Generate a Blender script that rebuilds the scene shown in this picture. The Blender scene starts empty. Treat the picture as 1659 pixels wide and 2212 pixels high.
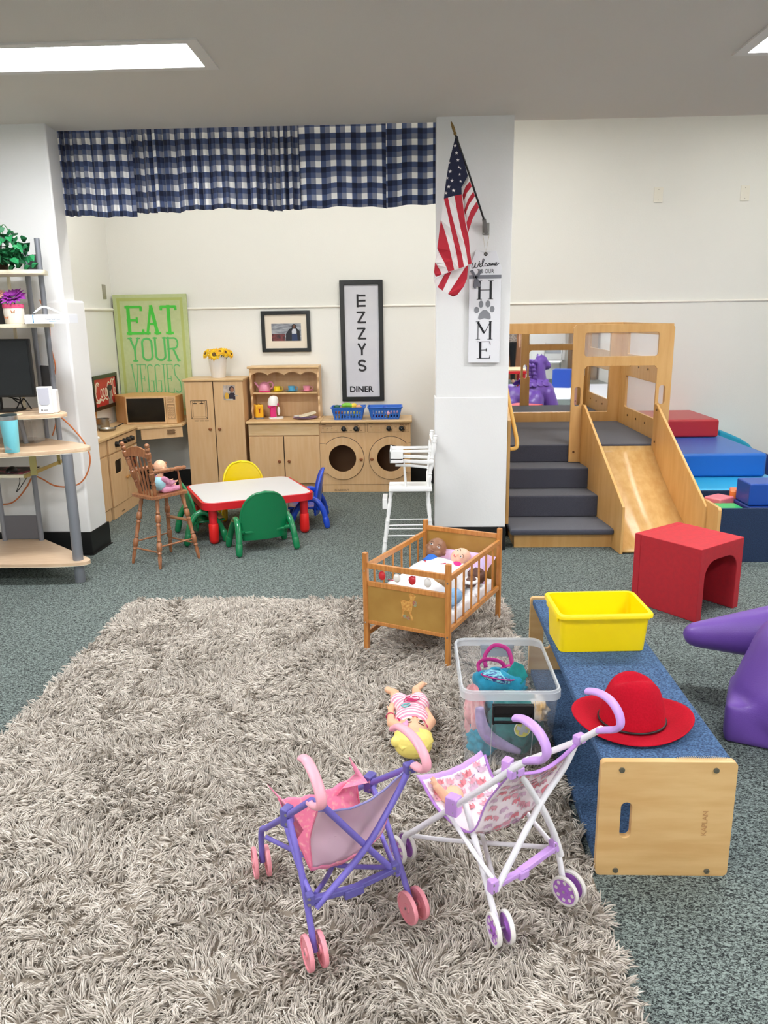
import bpy, bmesh, math, random
import numpy as np
from mathutils import Vector, Matrix, Euler, noise
from mathutils.geometry import tessellate_polygon
random.seed(7)
C = bpy.context.scene.collection
PI = math.pi
sc = bpy.context.scene
# ---------------- camera
cam = bpy.data.cameras.new('camera'); camo = bpy.data.objects.new('camera', cam); C.objects.link(camo)
sc.camera = camo
yw, pt, rl = math.radians(2.0), math.radians(14.02), math.radians(0.85)
fw = Vector((-math.sin(yw)*math.cos(pt), math.cos(yw)*math.cos(pt), -math.sin(pt)))
rt = Vector((math.cos(yw), math.sin(yw), 0)); up = rt.cross(fw)
rt2 = rt*math.cos(rl) - up*math.sin(rl); up2 = up*math.cos(rl) + rt*math.sin(rl)
M = Matrix((rt2, up2, -fw)).transposed().to_4x4(); M.translation = (0, 0, 1.5)
camo.matrix_world = M
cam.sensor_fit = 'VERTICAL'; cam.sensor_height = 36; cam.lens = 1690/2212*36
cam.clip_start = 0.05
# ---------------- light and exposure
sc.view_settings.view_transform = 'Standard'; sc.view_settings.look = 'None'
sc.view_settings.exposure = 2.0; sc.view_settings.gamma = 1
sc.view_settings.use_curve_mapping = False
w = bpy.data.worlds.new('room_air'); sc.world = w; w.use_nodes = True
w.node_tree.nodes['Background'].inputs[0].default_value = (1, 1, 1, 1)
w.node_tree.nodes['Background'].inputs[1].default_value = 0.25
LAMP = 13.3          # ceiling panel diffusers, main room
LAMP2 = 3.4         # unseen lamps added under the raised ceiling to brighten the back wall
CEIL = 2.62; CEIL2 = 3.2; YS = 5.1; YW = 7.1
# ---------------- materials
def lin(c):
    if isinstance(c, str): c = [int(c[i:i+2], 16) for i in (0, 2, 4)]
    return tuple(((x/255)/12.92 if x/255 <= .04045 else ((x/255+.055)/1.055)**2.4) for x in c)+(1,)
MATS = {}
def mat(name, col='808080', rough=.5, metal=0, col2=None, scale=60, stretch=None, bump=0, bscale=None, emit=None, alpha=None, trans=0, coat=0, spec=None, detail=3, ramp=(.35, .65), sheen=0):
    if name in MATS: return MATS[name]
    m = bpy.data.materials.new(name); m.use_nodes = True; nt = m.node_tree; b = nt.nodes['Principled BSDF']
    b.inputs['Base Color'].default_value = lin(col); b.inputs['Roughness'].default_value = rough; b.inputs['Metallic'].default_value = metal
    if spec is not None: b.inputs['Specular IOR Level'].default_value = spec
    if coat: b.inputs['Coat Weight'].default_value = coat; b.inputs['Coat Roughness'].default_value = .15
    if sheen: b.inputs['Sheen Weight'].default_value = sheen
    if trans: b.inputs['Transmission Weight'].default_value = trans
    if alpha is not None: b.inputs['Alpha'].default_value = alpha
    if emit: b.inputs['Emission Color'].default_value = lin(emit[0]); b.inputs['Emission Strength'].default_value = emit[1]
    if col2 or bump:
        tc = nt.nodes.new('ShaderNodeTexCoord'); mp = nt.nodes.new('ShaderNodeMapping')
        nt.links.new(tc.outputs['Object'], mp.inputs[0])
        if stretch: mp.inputs['Scale'].default_value = stretch
        n = nt.nodes.new('ShaderNodeTexNoise'); n.inputs['Scale'].default_value = scale; n.inputs['Detail'].default_value = detail
        nt.links.new(mp.outputs[0], n.inputs[0])
        if col2:
            r = nt.nodes.new('ShaderNodeValToRGB'); r.color_ramp.elements[0].position = ramp[0]; r.color_ramp.elements[1].position = ramp[1]
            r.color_ramp.elements[0].color = lin(col); r.color_ramp.elements[1].color = lin(col2)
            nt.links.new(n.outputs[0], r.inputs[0]); nt.links.new(r.outputs[0], b.inputs['Base Color'])
        if bump:
            n2 = n
            if bscale:
                n2 = nt.nodes.new('ShaderNodeTexNoise'); n2.inputs['Scale'].default_value = bscale; nt.links.new(tc.outputs['Object'], n2.inputs[0])
            bp = nt.nodes.new('ShaderNodeBump'); bp.inputs['Strength'].default_value = bump; bp.inputs['Distance'].default_value = .005
            nt.links.new(n2.outputs[0], bp.inputs['Height']); nt.links.new(bp.outputs[0], b.inputs['Normal'])
    MATS[name] = m
    return m
wallm = mat('cream_wall_paint', 'ebebe5', .6, bump=.12, bscale=90)
whitem = mat('white_pillar_paint', 'e9e9e7', .55, bump=.1, bscale=90)
ceilm = mat('ceiling_paint', 'd8d3cb', .8, bump=.1, bscale=200)
blackrub = mat('black_rubber_base', '0b0b0c', .45)
maple = mat('maple_laminate', 'd6ae7e', .42, col2='dcb88a', scale=7, stretch=(6, 6, .6), detail=6)
mapleedge = mat('maple_edge', 'dcbc8c', .4, col2='d0aa76', scale=9, stretch=(.8, 6, 6))
birch = mat('birch_plywood', 'd2a05c', .35, col2='dcae6c', scale=5, stretch=(5, 5, .6), detail=6, coat=.2)
birch2 = mat('varnished_beech', 'cf8d46', .35, col2='ba7634', scale=12, stretch=(8, 8, 1), detail=5, coat=.3)
walnut = mat('turned_brown_wood', 'a9714a', .4, col2='8a5433', scale=14, stretch=(8, 8, 1), detail=5, coat=.3)
white = mat('white_plastic', 'f2f2f0', .35)
whitepaint = mat('white_gloss_paint', 'f4f4f2', .3, coat=.3)
black = mat('black_plastic', '0d0d0e', .35)
blackfr = mat('black_frame', '101010', .3, coat=.3)
steel = mat('brushed_steel', 'b8b8b8', .3, metal=1)
greypost = mat('grey_metal_tube', '85888f', .4, metal=.3)
darkvoid = mat('dark_interior', '2a2018', .8)
ink = mat('black_ink', '15171c', .6)
# ---------------- geometry helpers
def rrect(x0, x1, y0, y1, r, n=5):
    P = []
    for cx, cy, a in ((x1-r, y0+r, -90), (x1-r, y1-r, 0), (x0+r, y1-r, 90), (x0+r, y0+r, 180)):
        for i in range(n+1):
            t = math.radians(a+90*i/n); P.append((cx+r*math.cos(t), cy+r*math.sin(t)))
    return P
def circ(cx, cy, r, n=32, ry=None):
    ry = ry or r
    return [(cx+r*math.cos(2*PI*i/n), cy+ry*math.sin(2*PI*i/n)) for i in range(n)]
def star(cx, cy, r, a=0):
    return [(cx+(r if i % 2 == 0 else r*.4)*math.sin(a+PI*i/5), cy+(r if i % 2 == 0 else r*.4)*math.cos(a+PI*i/5)) for i in range(10)]
class B:
    def __init__(s): s.v = []; s.f = []; s.m = []
    def add(s, v, f, mi=0):
        o = len(s.v); s.v += [tuple(p) for p in v]; s.f += [tuple(i+o for i in q) for q in f]; s.m += [mi]*len(f); return s
    def box(s, x0, x1, y0, y1, z0, z1, mi=0):
        v = [(x, y, z) for z in (z0, z1) for y in (y0, y1) for x in (x0, x1)]
        return s.add(v, [(0, 2, 3, 1), (4, 5, 7, 6), (0, 1, 5, 4), (2, 6, 7, 3), (0, 4, 6, 2), (1, 3, 7, 5)], mi)
    def obox(s, c, size, rot=(0, 0, 0), mi=0):
        R = Euler(rot).to_matrix(); c = Vector(c); hx, hy, hz = [q/2 for q in size]
        v = [c+R@Vector((x, y, z)) for z in (-hz, hz) for y in (-hy, hy) for x in (-hx, hx)]
        return s.add(v, [(0, 2, 3, 1), (4, 5, 7, 6), (0, 1, 5, 4), (2, 6, 7, 3), (0, 4, 6, 2), (1, 3, 7, 5)], mi)
    def bar(s, p, q, w, h, upv=(0, 0, 1), mi=0):      # rectangular bar from p to q
        p, q = Vector(p), Vector(q); d = (q-p).normalized(); a = d.cross(Vector(upv)).normalized(); b = a.cross(d)
        v = [e+a*sx*w/2+b*sy*h/2 for e in (p, q) for sx, sy in ((-1, -1), (1, -1), (1, 1), (-1, 1))]
        return s.add(v, [(0, 1, 2, 3), (7, 6, 5, 4), (0, 4, 5, 1), (1, 5, 6, 2), (2, 6, 7, 3), (3, 7, 4, 0)], mi)
    def tube(s, pts, r, n=10, closed=False, mi=0, flat=1.0, upv=None):
        pts = [Vector(p) for p in pts]; N = len(pts); rr = r if isinstance(r, (list, tuple)) else [r]*N
        rings = []; prev = None
        for i, p in enumerate(pts):
            if closed: t = pts[(i+1) % N]-pts[i-1]
            else: t = pts[min(i+1, N-1)]-pts[max(i-1, 0)]
            t = t.normalized() if t.length > 1e-9 else Vector((0, 0, 1))
            if prev is None:
                a = Vector(upv) if upv else (Vector((0, 0, 1)) if abs(t.z) < .9 else Vector((1, 0, 0)))
            else: a = prev
            a = (a-t*a.dot(t)); a = a.normalized() if a.length > 1e-6 else t.orthogonal().normalized()
            prev = a; b = t.cross(a)
            rings.append([p+(a*math.cos(2*PI*k/n)*flat+b*math.sin(2*PI*k/n))*rr[i] for k in range(n)])
        v = [q for R in rings for q in R]; f = []
        for i in range(N if closed else N-1):
            for k in range(n):
                a, b = i*n+k, i*n+(k+1) % n; c, d = ((i+1) % N)*n+(k+1) % n, ((i+1) % N)*n+k
                f.append((a, b, c, d))
        if not closed: f.append(tuple(range(n-1, -1, -1))); f.append(tuple((N-1)*n+k for k in range(n)))
        return s.add(v, f, mi)
    def lathe(s, prof, o=(0, 0, 0), ax=(0, 0, 1), n=24, mi=0, cap=True):
        o = Vector(o); Q = Vector((0, 0, 1)).rotation_difference(Vector(ax).normalized()).to_matrix()
        v = []; f = []; N = len(prof)
        for r, z in prof:
            for k in range(n): v.append(o+Q@Vector((r*math.cos(2*PI*k/n), r*math.sin(2*PI*k/n), z)))
        for i in range(N-1):
            for k in range(n): f.append((i*n+k, i*n+(k+1) % n, (i+1)*n+(k+1) % n, (i+1)*n+k))
        if cap: f.append(tuple(range(n-1, -1, -1))); f.append(tuple((N-1)*n+k for k in range(n)))
        return s.add(v, f, mi)
    def cyl(s, p, q, r, r2=None, n=16, mi=0):
        p, q = Vector(p), Vector(q); return s.lathe([(r, 0), (r2 if r2 is not None else r, (q-p).length)], p, q-p, n, mi)
    def ell(s, c, r, rot=(0, 0, 0), n=20, mi=0):
        c = Vector(c); R = Euler(rot).to_matrix(); v = []; f = []; m = n//2
        r = r if isinstance(r, (tuple, list)) else (r, r, r)
        for i in range(m+1):
            th = PI*i/m
            for k in range(n):
                ph = 2*PI*k/n; v.append(c+R@Vector((r[0]*math.sin(th)*math.cos(ph), r[1]*math.sin(th)*math.sin(ph), r[2]*math.cos(th))))
        for i in range(m):
            for k in range(n):
                a, b, cc, d = i*n+k, (i+1)*n+k, (i+1)*n+(k+1) % n, i*n+(k+1) % n
                f.append((a, b, cc, d))
        return s.add(v, f, mi)
    def prism(s, poly, h0, h1, plane='xz', holes=(), mi=0):   # 2D polygon extruded along the third axis
        def P(p, h): return {'xz': (p[0], h, p[1]), 'xy': (p[0], p[1], h), 'yz': (h, p[0], p[1])}[plane]
        loops = [list(poly)]+[list(h) for h in holes]; flat = [p for L in loops for p in L]; n = len(flat)
        tris = tessellate_polygon([[Vector((p[0], p[1], 0)) for p in L] for L in loops])
        v = [P(p, h0) for p in flat]+[P(p, h1) for p in flat]
        f = [tuple(t) for t in tris]+[tuple(reversed([i+n for i in t])) for t in tris]
        o = 0
        for L in loops:
            k = len(L)
            for i in range(k): f.append((o+i, o+(i+1) % k, o+(i+1) % k+n, o+i+n))
            o += k
        return s.add(v, f, mi)
    def grid(s, fn, nu, nv, mi=0, cu=False, cv=False):
        v = [fn(i/(nu-(0 if cu else 1)), j/(nv-(0 if cv else 1))) for i in range(nu) for j in range(nv)]; f = []
        for i in range(nu if cu else nu-1):
            for j in range(nv if cv else nv-1):
                f.append((i*nv+j, ((i+1) % nu)*nv+j, ((i+1) % nu)*nv+(j+1) % nv, i*nv+(j+1) % nv))
        return s.add(v, f, mi)
    def bone(s, p, q, r, r2=None, n=14, mi=0):           # capsule
        p, q = Vector(p), Vector(q); r2 = r if r2 is None else r2; L = (q-p).length; pr = []
        for i in range(5): t = PI/2*i/4; pr.append((max(r*math.sin(t), 1e-4), -r*math.cos(t)))
        for i in range(5): t = PI/2*i/4; pr.append((max(r2*math.cos(t), 1e-4), L+r2*math.sin(t)))
        return s.lathe(pr, p, q-p, n, mi, cap=False)
def obj(name, b, m, par=None, smooth=None, bev=0, label=None, mods=None, loc=None, rot=None, seg=2, scl=None):
    me = bpy.data.meshes.new(name)
    v = b.v
    me.from_pydata([tuple(p) for p in v], [], b.f)
    ms = m if isinstance(m, (list, tuple)) else [m]
    for x in ms: me.materials.append(x)
    if len(ms) > 1: me.polygons.foreach_set('material_index', b.m)
    bm = bmesh.new(); bm.from_mesh(me); bmesh.ops.recalc_face_normals(bm, faces=bm.faces); bm.to_mesh(me); bm.free()
    if smooth is None: smooth = 40
    if smooth:
        me.polygons.foreach_set('use_smooth', [True]*len(me.polygons))
        if smooth < 180: me.set_sharp_from_angle(angle=math.radians(smooth))
    me.update()
    o = bpy.data.objects.new(name, me); C.objects.link(o)
    if par is not None: o.parent = par
    if loc is not None: o.location = loc
    if rot is not None: o.rotation_euler = rot
    if scl: o.scale = (scl, 1, scl)
    if bev:
        md = o.modifiers.new('bevel', 'BEVEL'); md.width = bev; md.segments = seg; md.limit_method = 'ANGLE'; md.angle_limit = math.radians(40); md.harden_normals = False
    if bev and not smooth == 0 and not mods:
        md = o.modifiers.new('weighted', 'WEIGHTED_NORMAL'); md.keep_sharp = False; md.weight = 80
    for t, kw in (mods or []):
        md = o.modifiers.new(t.lower(), t)
        for k, x in kw.items(): setattr(md, k, x)
    if label: o['label'] = label
    return o
def blob(name, b, m, par=None, vox=.004, it=4, label=None, loc=None, rot=None, lam=.5):   # merge overlapping solids into one skin
    return obj(name, b, m, par, smooth=180, label=label, loc=loc, rot=rot, mods=[('REMESH', dict(mode='VOXEL', voxel_size=vox, use_smooth_shade=True)), ('SMOOTH', dict(factor=lam, iterations=it))])
def thing(name, label, cat, loc=(0, 0, 0), rotz=0, group=None, rot=None):
    o = bpy.data.objects.new(name, None); C.objects.link(o); o.location = loc; o.rotation_euler = rot or (0, 0, rotz); o.empty_display_size = .05
    o['label'] = label; o['category'] = cat
    if group: o['group'] = group
    return o
def tag(o, label, cat, group=None, kind=None):
    o['label'] = label; o['category'] = cat
    if group: o['group'] = group
    if kind: o['kind'] = kind
    return o
def struct(name, b, m, **k):
    o = obj(name, b, m, **k); o['kind'] = 'structure'; return o
def dup(root, loc, rotz=None, label=None, group=None):
    r = root.copy(); C.objects.link(r); r.location = loc
    if rotz is not None: r.rotation_euler = (0, 0, rotz)
    if label: r['label'] = label
    if group: r['group'] = group
    for ch in list(root.children):
        c = ch.copy(); C.objects.link(c); c.parent = r
        for g in list(ch.children):
            d = g.copy(); C.objects.link(d); d.parent = c
    return r
def text(name, s, m, par, w=None, h=None, loc=(0, 0, 0), rot=(PI/2, 0, 0), ext=.0006, shear=0, off=0, sp=1.0):
    cu = bpy.data.curves.new(name, 'FONT'); cu.body = s; cu.size = 1; cu.align_x = 'CENTER'; cu.align_y = 'CENTER'; cu.shear = shear; cu.offset = off; cu.space_character = sp; cu.resolution_u = 3
    t = bpy.data.objects.new(name, cu); C.objects.link(t); bpy.context.view_layer.update()
    me = bpy.data.meshes.new_from_object(t); bpy.data.objects.remove(t)
    co = np.array([v.co[:] for v in me.vertices]); mn, mx = co.min(0), co.max(0); c = (mn+mx)/2; d = mx-mn
    sx = w/d[0] if w else None; sy = h/d[1] if h else None
    sx = sx or sy; sy = sy or sx
    for v in me.vertices: v.co = ((v.co.x-c[0])*sx, (v.co.y-c[1])*sy, 0)
    me.materials.clear(); me.materials.append(m)
    o = bpy.data.objects.new(name, me); C.objects.link(o); o.parent = par; o.location = loc; o.rotation_euler = rot
    md = o.modifiers.new('solid', 'SOLIDIFY'); md.thickness = ext; md.offset = 0
    return o
def sub(b, off):
    b.v = [(p[0]-off[0], p[1]-off[1], p[2]-off[2]) for p in b.v]; return b
def bez(p0, p1, p2, p3, n=12):
    P = [Vector(p) for p in (p0, p1, p2, p3)]; R = []
    for i in range(n+1):
        t = i/n; R.append(P[0]*(1-t)**3+P[1]*3*t*(1-t)**2+P[2]*3*t*t*(1-t)+P[3]*t**3)
    return R
def cr(pts, n=6, closed=False):                 # Catmull-Rom through points
    P = [Vector(p) for p in pts]; R = []; N = len(P)
    for i in range(N if closed else N-1):
        a = P[(i-1) % N] if closed or i > 0 else P[0]; b = P[i]; c = P[(i+1) % N]; d = P[(i+2) % N] if closed or i+2 < N else P[-1]
        for k in range(n):
            t = k/n; R.append(.5*((2*b)+(c-a)*t+(2*a-5*b+4*c-d)*t*t+(3*b-a-3*c+d)*t**3))
    if not closed: R.append(P[-1])
    return R
# ================= the room =================
XL, XR, YB = -4.4, 4.4, -5.0
fm = mat('green_grey_loop_carpet', '141a1b', .95, col2='8f9c96', scale=105, detail=3, ramp=(.42, .60), bump=.8, stretch=(1, 1.5, 1))
nt = fm.node_tree
for n in nt.nodes:
    if n.type == 'TEX_NOISE': n.inputs['Distortion'].default_value = 1.2; n.inputs['Roughness'].default_value = .7
struct('floor', B().box(XL, XR, YB, YW+.1, -.1, 0), fm)
# low ceiling with openings for the recessed lights
LX = [(-2.11, -.89), (1.48, 2.70)]; LY = [(3.58, 3.93), (.9, 1.25), (-1.8, -1.45), (-4.2, -3.85)]
holes = [[(x0, y0), (x1, y0), (x1, y1), (x0, y1)] for x0, x1 in LX for y0, y1 in LY]
struct('ceiling', B().prism([(XL, YB), (XR, YB), (XR, YS), (XL, YS)], CEIL, CEIL+.12, 'xy', holes).box(XL, XR, YS-.06, YS, CEIL+.12, CEIL2).box(XL, XR, YS, YW+.1, CEIL2, CEIL2+.1), ceilm)
tr = .012
def wallbox(b, *a): return b.box(*a)
struct('wall_back', B().box(-2.75, XR, YW, YW+.1, 0, CEIL2).box(-2.63, XR, YW-tr, YW, 0, 1.59), wallm, bev=.006)
struct('trim_1', B().tube([(-2.63, YW-tr, 1.592), (XR, YW-tr, 1.592)], .010, 10), mat('trim_white', 'f4f1e8', .5))
struct('wall_alcove', B().box(-2.75, -2.63, 5.15, YW, 0, CEIL2).box(-2.63, -2.63+tr, 5.2, YW, 0, 1.59), wallm)
struct('trim_2', B().tube([(-2.63+tr, 5.2, 1.592), (-2.63+tr, YW, 1.592)], .014, 10), MATS['trim_white'])
struct('wall_left', B().prism([(XL, 4.905), (-2.114, 4.905), (-2.140, 5.13), (XL, 5.13)], 0, CEIL2, 'xy'), whitem, bev=.012, seg=3)
struct('wall_pilaster', B().prism([(-2.235, 4.89), (-2.10, 4.89), (-2.092, 5.16), (-2.235, 5.16)], .0, 1.625, 'xy'), whitem, bev=.016, seg=4)
struct('wall_side_left', B().box(XL-.1, XL, YB, 5.1, 0, CEIL), wallm)
struct('wall_side_right', B().box(XR, XR+.1, YB, YW+.1, 0, CEIL2), wallm)
struct('wall_front', B().box(XL, XR, YB-.1, YB, 0, CEIL), wallm)
struct('wall_pillar', B().box(.165, .617, 4.965, 5.13, 0, CEIL2).box(.157, .617, 4.958, 5.13, .156, 1.0), whitem, bev=.004)
struct('baseboard_pillar', B().box(.150, .620, 4.952, 5.135, 0, .154), blackrub)
struct('baseboard_left', B().prism([(XL, 4.885), (-2.098, 4.885), (-2.082, 5.165), (XL, 5.165)], 0, .156, 'xy').prism([(XL, 4.87), (-2.088, 4.87), (-2.07, 5.165), (XL, 5.165)], 0, .008, 'xy'), blackrub)
struct('baseboard_back', B().box(-2.62, XR, YW-tr-.012, YW, 0, .154).box(-2.63, -2.606, 5.2, YW, 0, .154), blackrub)
# ---- ceiling lights
glow = mat('lamp_diffuser', 'ffffff', .5, emit=('f9fbff', LAMP)); glow2 = mat('added_lamp_high', 'ffffff', .5, emit=('fffdf8', LAMP2))
frame = mat('light_frame_white', 'dedbd6', .5)
def light(x0, x1, y0, y1, z, g, label, group=None):
    t = thing('ceiling_light', label, 'ceiling light', ((x0+x1)/2, (y0+y1)/2, z), 0, group)
    hx, hy = (x1-x0)/2, (y1-y0)/2
    obj('frame', B().prism([(-hx-.025, -hy-.025), (hx+.025, -hy-.025), (hx+.025, hy+.025), (-hx-.025, hy+.025)], -.008, .002, 'xy', [[(-hx+.03, -hy+.02), (hx-.03, -hy+.02), (hx-.03, hy-.02), (-hx+.03, hy-.02)]])
        .box(-hx, -hx+.01, -hy, hy, 0, .08).box(hx-.01, hx, -hy, hy, 0, .08).box(-hx, hx, -hy, -hy+.01, 0, .08).box(-hx, hx, hy-.01, hy, 0, .08), frame, t)
    obj('diffuser', B().box(-hx+.01, hx-.01, -hy+.01, hy-.01, .012, .02), g, t)
    return t
k = 0
for x0, x1 in LX:
    for y0, y1 in LY:
        side = 'left' if x0 < 0 else 'right'
        lab = ('long recessed fluorescent ceiling light at upper %s of the room' % side) if y0 > 3 else 'recessed fluorescent ceiling light in the room behind the camera'
        light(x0, x1, y0, y1, CEIL, glow, lab, None if y0 > 3 else 'ceiling lights behind the camera')
for x0 in (-2.4, -1.05, .3, 2.5): light(x0, x0+1.25, 5.75, 6.1, CEIL2-.1, glow2, 'unseen light hung under the raised ceiling, added to brighten the back wall', 'added lights under the raised ceiling')  # added out of sight, more on the left to brighten the alcove
# ---- wall plates
pw = mat('plate_cream', 'ece9dc', .45)
def plate(label, loc, rotz, m, screws=2):
    t = thing('wall_plate', label, 'wall plate', loc, rotz)
    obj('cover', B().prism(rrect(-.037, .037, -.06, .06, .004), -.006, 0), m, t, bev=.0015)
    for s in (-1, 1): obj('screw', B().cyl((0, -.0075, s*.042), (0, -.005, s*.042), .003, n=10), mat('screw_grey', '8a8578', .5), t)
plate('blank cream wall plate high on the right wall, left one of two', (2.10, YW-.0, 2.46), 0, pw)
plate('blank cream wall plate high on the right wall, nearest the right frame edge', (2.818, YW-.0, 2.46), 0, pw)
plate('steel wall plate on the left alcove wall near the corner', (-2.63, 6.925, 1.743), PI/2, mat('satin_steel_plate', 'a9a594', .4, metal=.6))
plate('small cream wall plate peeking out below the gingham curtain', (-.22, YW, 2.53), 0, pw)
# ---- gingham valance curtains
def gingham():
    m = bpy.data.materials.new('blue_gingham'); m.use_nodes = True; nt = m.node_tree; b = nt.nodes['Principled BSDF']; b.inputs['Roughness'].default_value = .9; b.inputs['Sheen Weight'].default_value = .2
    uv = nt.nodes.new('ShaderNodeUVMap'); sp = nt.nodes.new('ShaderNodeSeparateXYZ'); nt.links.new(uv.outputs[0], sp.inputs[0]); outs = []
    for ax in (0, 1):
        d = nt.nodes.new('ShaderNodeMath'); d.operation = 'FRACT'; nt.links.new(sp.outputs[ax], d.inputs[0])
        r = nt.nodes.new('ShaderNodeValToRGB'); r.color_ramp.interpolation = 'CONSTANT'; e = r.color_ramp.elements
        e[0].position = 0; e[0].color = (0, 0, 0, 1); e[1].position = .36; e[1].color = (1, 1, 1, 1); x = e.new(.68); x.color = (.55, .55, .55, 1)
        nt.links.new(d.outputs[0], r.inputs[0]); outs.append(r)
    a = nt.nodes.new('ShaderNodeMath'); a.operation = 'ADD'; nt.links.new(outs[0].outputs[0], a.inputs[0]); nt.links.new(outs[1].outputs[0], a.inputs[1])
    h = nt.nodes.new('ShaderNodeMath'); h.operation = 'MULTIPLY'; h.inputs[1].default_value = .5; nt.links.new(a.outputs[0], h.inputs[0])
    r = nt.nodes.new('ShaderNodeValToRGB'); e = r.color_ramp.elements; e[0].color = lin('f0eeea'); e[1].color = lin('121a34')
    for p, c in ((.27, '868a99'), (.5, '4a587c'), (.77, '273354')): x = e.new(p); x.color = lin(c)
    nt.links.new(h.outputs[0], r.inputs[0]); nt.links.new(r.outputs[0], b.inputs['Base Color'])
    return m
gm = gingham()
def curtain(x0, x1, zb, label, seed, fold=.022, freq=95, y=5.165):
    rnd = random.Random(seed); nu, nv = int((x1-x0)*420), 14; L = x1-x0; zt = CEIL+.05
    ph = [rnd.uniform(0, 6.28) for _ in range(6)]
    def P(u, v):
        x = u*L; g = .55+.45*v
        f = freq*x+1.6*math.sin(x*6.3+ph[0])+1.5*math.sin(x*14+ph[1])+.55*v*math.sin(x*8+ph[2])
        am = fold*(.8+.3*math.sin(x*8.1+ph[3]))*g
        return (x0+x+am*.26*math.sin(2*f+ph[4]), y+am*math.sin(f)+.3*am*math.sin(2.3*f+ph[5])+.006*math.sin(x*9+ph[3])*v, zt+(zb-zt)*v-(.004*math.sin(x*31+ph[1])+.008*math.sin(x*8+ph[2]))*v)
    b = B(); b.grid(P, nu, nv)
    o = obj('valance_curtain', b, gm, smooth=180, mods=[('SOLIDIFY', dict(thickness=.0012))])
    uvl = o.data.uv_layers.new(name='UVMap'); s = [0]
    for i in range(1, nu):
        a, c = P((i-1)/(nu-1), .6), P(i/(nu-1), .6); s.append(s[-1]+math.hypot(a[0]-c[0], a[1]-c[1]))
    for lp in o.data.loops:
        i, j = divmod(lp.vertex_index, nv); uvl.data[lp.index].uv = (s[i]/.096+seed*.3, (zt-zb)*j/(nv-1)/.096+seed*.17)
    tag(o, label, 'curtain', 'blue gingham valance panels')
curtain(-2.19, -1.70, 2.138, 'leftmost blue gingham valance curtain, hanging slightly lower than its neighbour', 1, .024, 105)
curtain(-1.71, -.665, 2.160, 'wide blue gingham valance curtain in the middle of the opening, closely gathered', 2, .025, 92)
curtain(-.675, -.13, 2.158, 'nearly flat blue gingham valance curtain right of the gathered ones', 3, .009, 52)
curtain(-.14, .20, 2.163, 'narrow blue gingham valance curtain next to the white pillar', 4, .009, 60)
# ================= climber with steps and slide =================
slate = mat('slate_step_carpet', '30323f', .95, col2='4c4e5c', scale=420, bump=.9, ramp=(.3, .7), sheen=.3)
O = (1.25, 5.9, 0)
t = thing('climber', 'wooden toddler climber with slate carpeted steps, mirror panel and slide', 'climber', O)
def co(name, b, m, bev=.003, par=t, **k): return obj(name, sub(b, O), m, par, bev=bev, **k)
co('step_base', B().box(.683, 1.328, 5.005, 5.72, 0, .095), birch)
def stepb(x1, y0, y1, z0, z1): return B().box(.652, x1, y0, y1, z0, z1)
co('step', stepb(1.327, 4.955, 5.60, .096, .135), slate, .014)
co('step', stepb(1.293, 5.285, 5.9, .135, .288), slate, .014)
co('step', stepb(1.268, 5.50, 6.0, .288, .44), slate, .014)
co('deck', B().box(.652, 1.843, 5.722, 6.998, .44, .572), slate, .012)
co('deck_base', B().box(.66, 1.843, 5.74, 6.99, 0, .43), birch)
front = [(1.16, .445), (1.245, .445), (1.245, 1.115), (1.265, 1.137), (1.74, 1.137), (1.76, 1.115), (1.76, .445), (1.865, .445), (1.865, 1.40), (1.845, 1.425), (1.18, 1.425), (1.16, 1.405)]
co('front_panel', B().prism(front, 5.70, 5.72, 'xz', [rrect(1.242, 1.76, 1.203, 1.37, .02), rrect(1.183, 1.226, .852, .992, .021), rrect(1.782, 1.826, .862, .997, .021)]), birch)
acr = mat('clear_acrylic', 'f6f2f2', .05, alpha=.16, spec=.5)
co('window_pane', B().box(1.235, 1.767, 5.722, 5.726, 1.195, 1.378), acr, 0)
ys = (5.80, 6.82)
side = [(5.722, 0), (7.0, 0), (7.0, 1.425), (5.722, 1.425)]
co('side_panel', B().prism(side, 1.845, 1.865, 'yz', [rrect(ys[0], ys[1], 1.165, 1.34, .015), rrect(ys[0], ys[1], .72, .985, .015)]), birch)
co('window_pane', B().box(1.866, 1.870, ys[0]-.02, ys[1]+.02, 1.15, 1.355), acr, 0)
co('window_pane', B().box(1.866, 1.870, ys[0]-.02, ys[1]+.02, .70, 1.0), acr, 0)
co('back_panel', B().prism([(.63, 0), (1.865, 0), (1.865, 1.425), (.63, 1.425)], 7.0, 7.02, 'xz', [rrect(.70, 1.75, .655, 1.335, .01)]), birch)
mir = mat('mirror_silver', 'f4f6f6', .015, metal=1)
co('mirror', B().box(.69, 1.76, 7.022, 7.026, .645, 1.345), mir, 0, label='mirror set in the back panel')
co('side_panel', B().prism([(5.05, .15), (5.05, .84), (5.10, .87), (5.5, 1.05), (5.72, 1.425), (7.0, 1.425), (7.0, 0), (5.3, 0), (5.3, .15)], .628, .65, 'yz'), birch)
hr = mat('yellow_birch_rail', 'e2b45e', .35, coat=.2)
co('handrail', B().tube(cr([(.664, 5.62, 1.10), (.668, 5.45, .99), (.684, 5.32, .86), (.707, 5.22, .72), (.711, 5.18, .665), (.70, 5.17, .64), (.664, 5.17, .632)], 5), .014, 10), hr, 0, smooth=180)
for x, z in ((1.193, .52), (1.79, .52)): co('bolt', B().cyl((x, 5.693, z), (x, 5.70, z), .008), mat('bronze_bolt', '6a4a2c', .4, metal=.7), 0)
for y in (5.95, 6.2, 6.45, 6.7):
    for z in (.66, 1.075): co('bolt', B().cyl((1.84, y, z), (1.845, y, z), .008), MATS['bronze_bolt'], 0)
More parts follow.
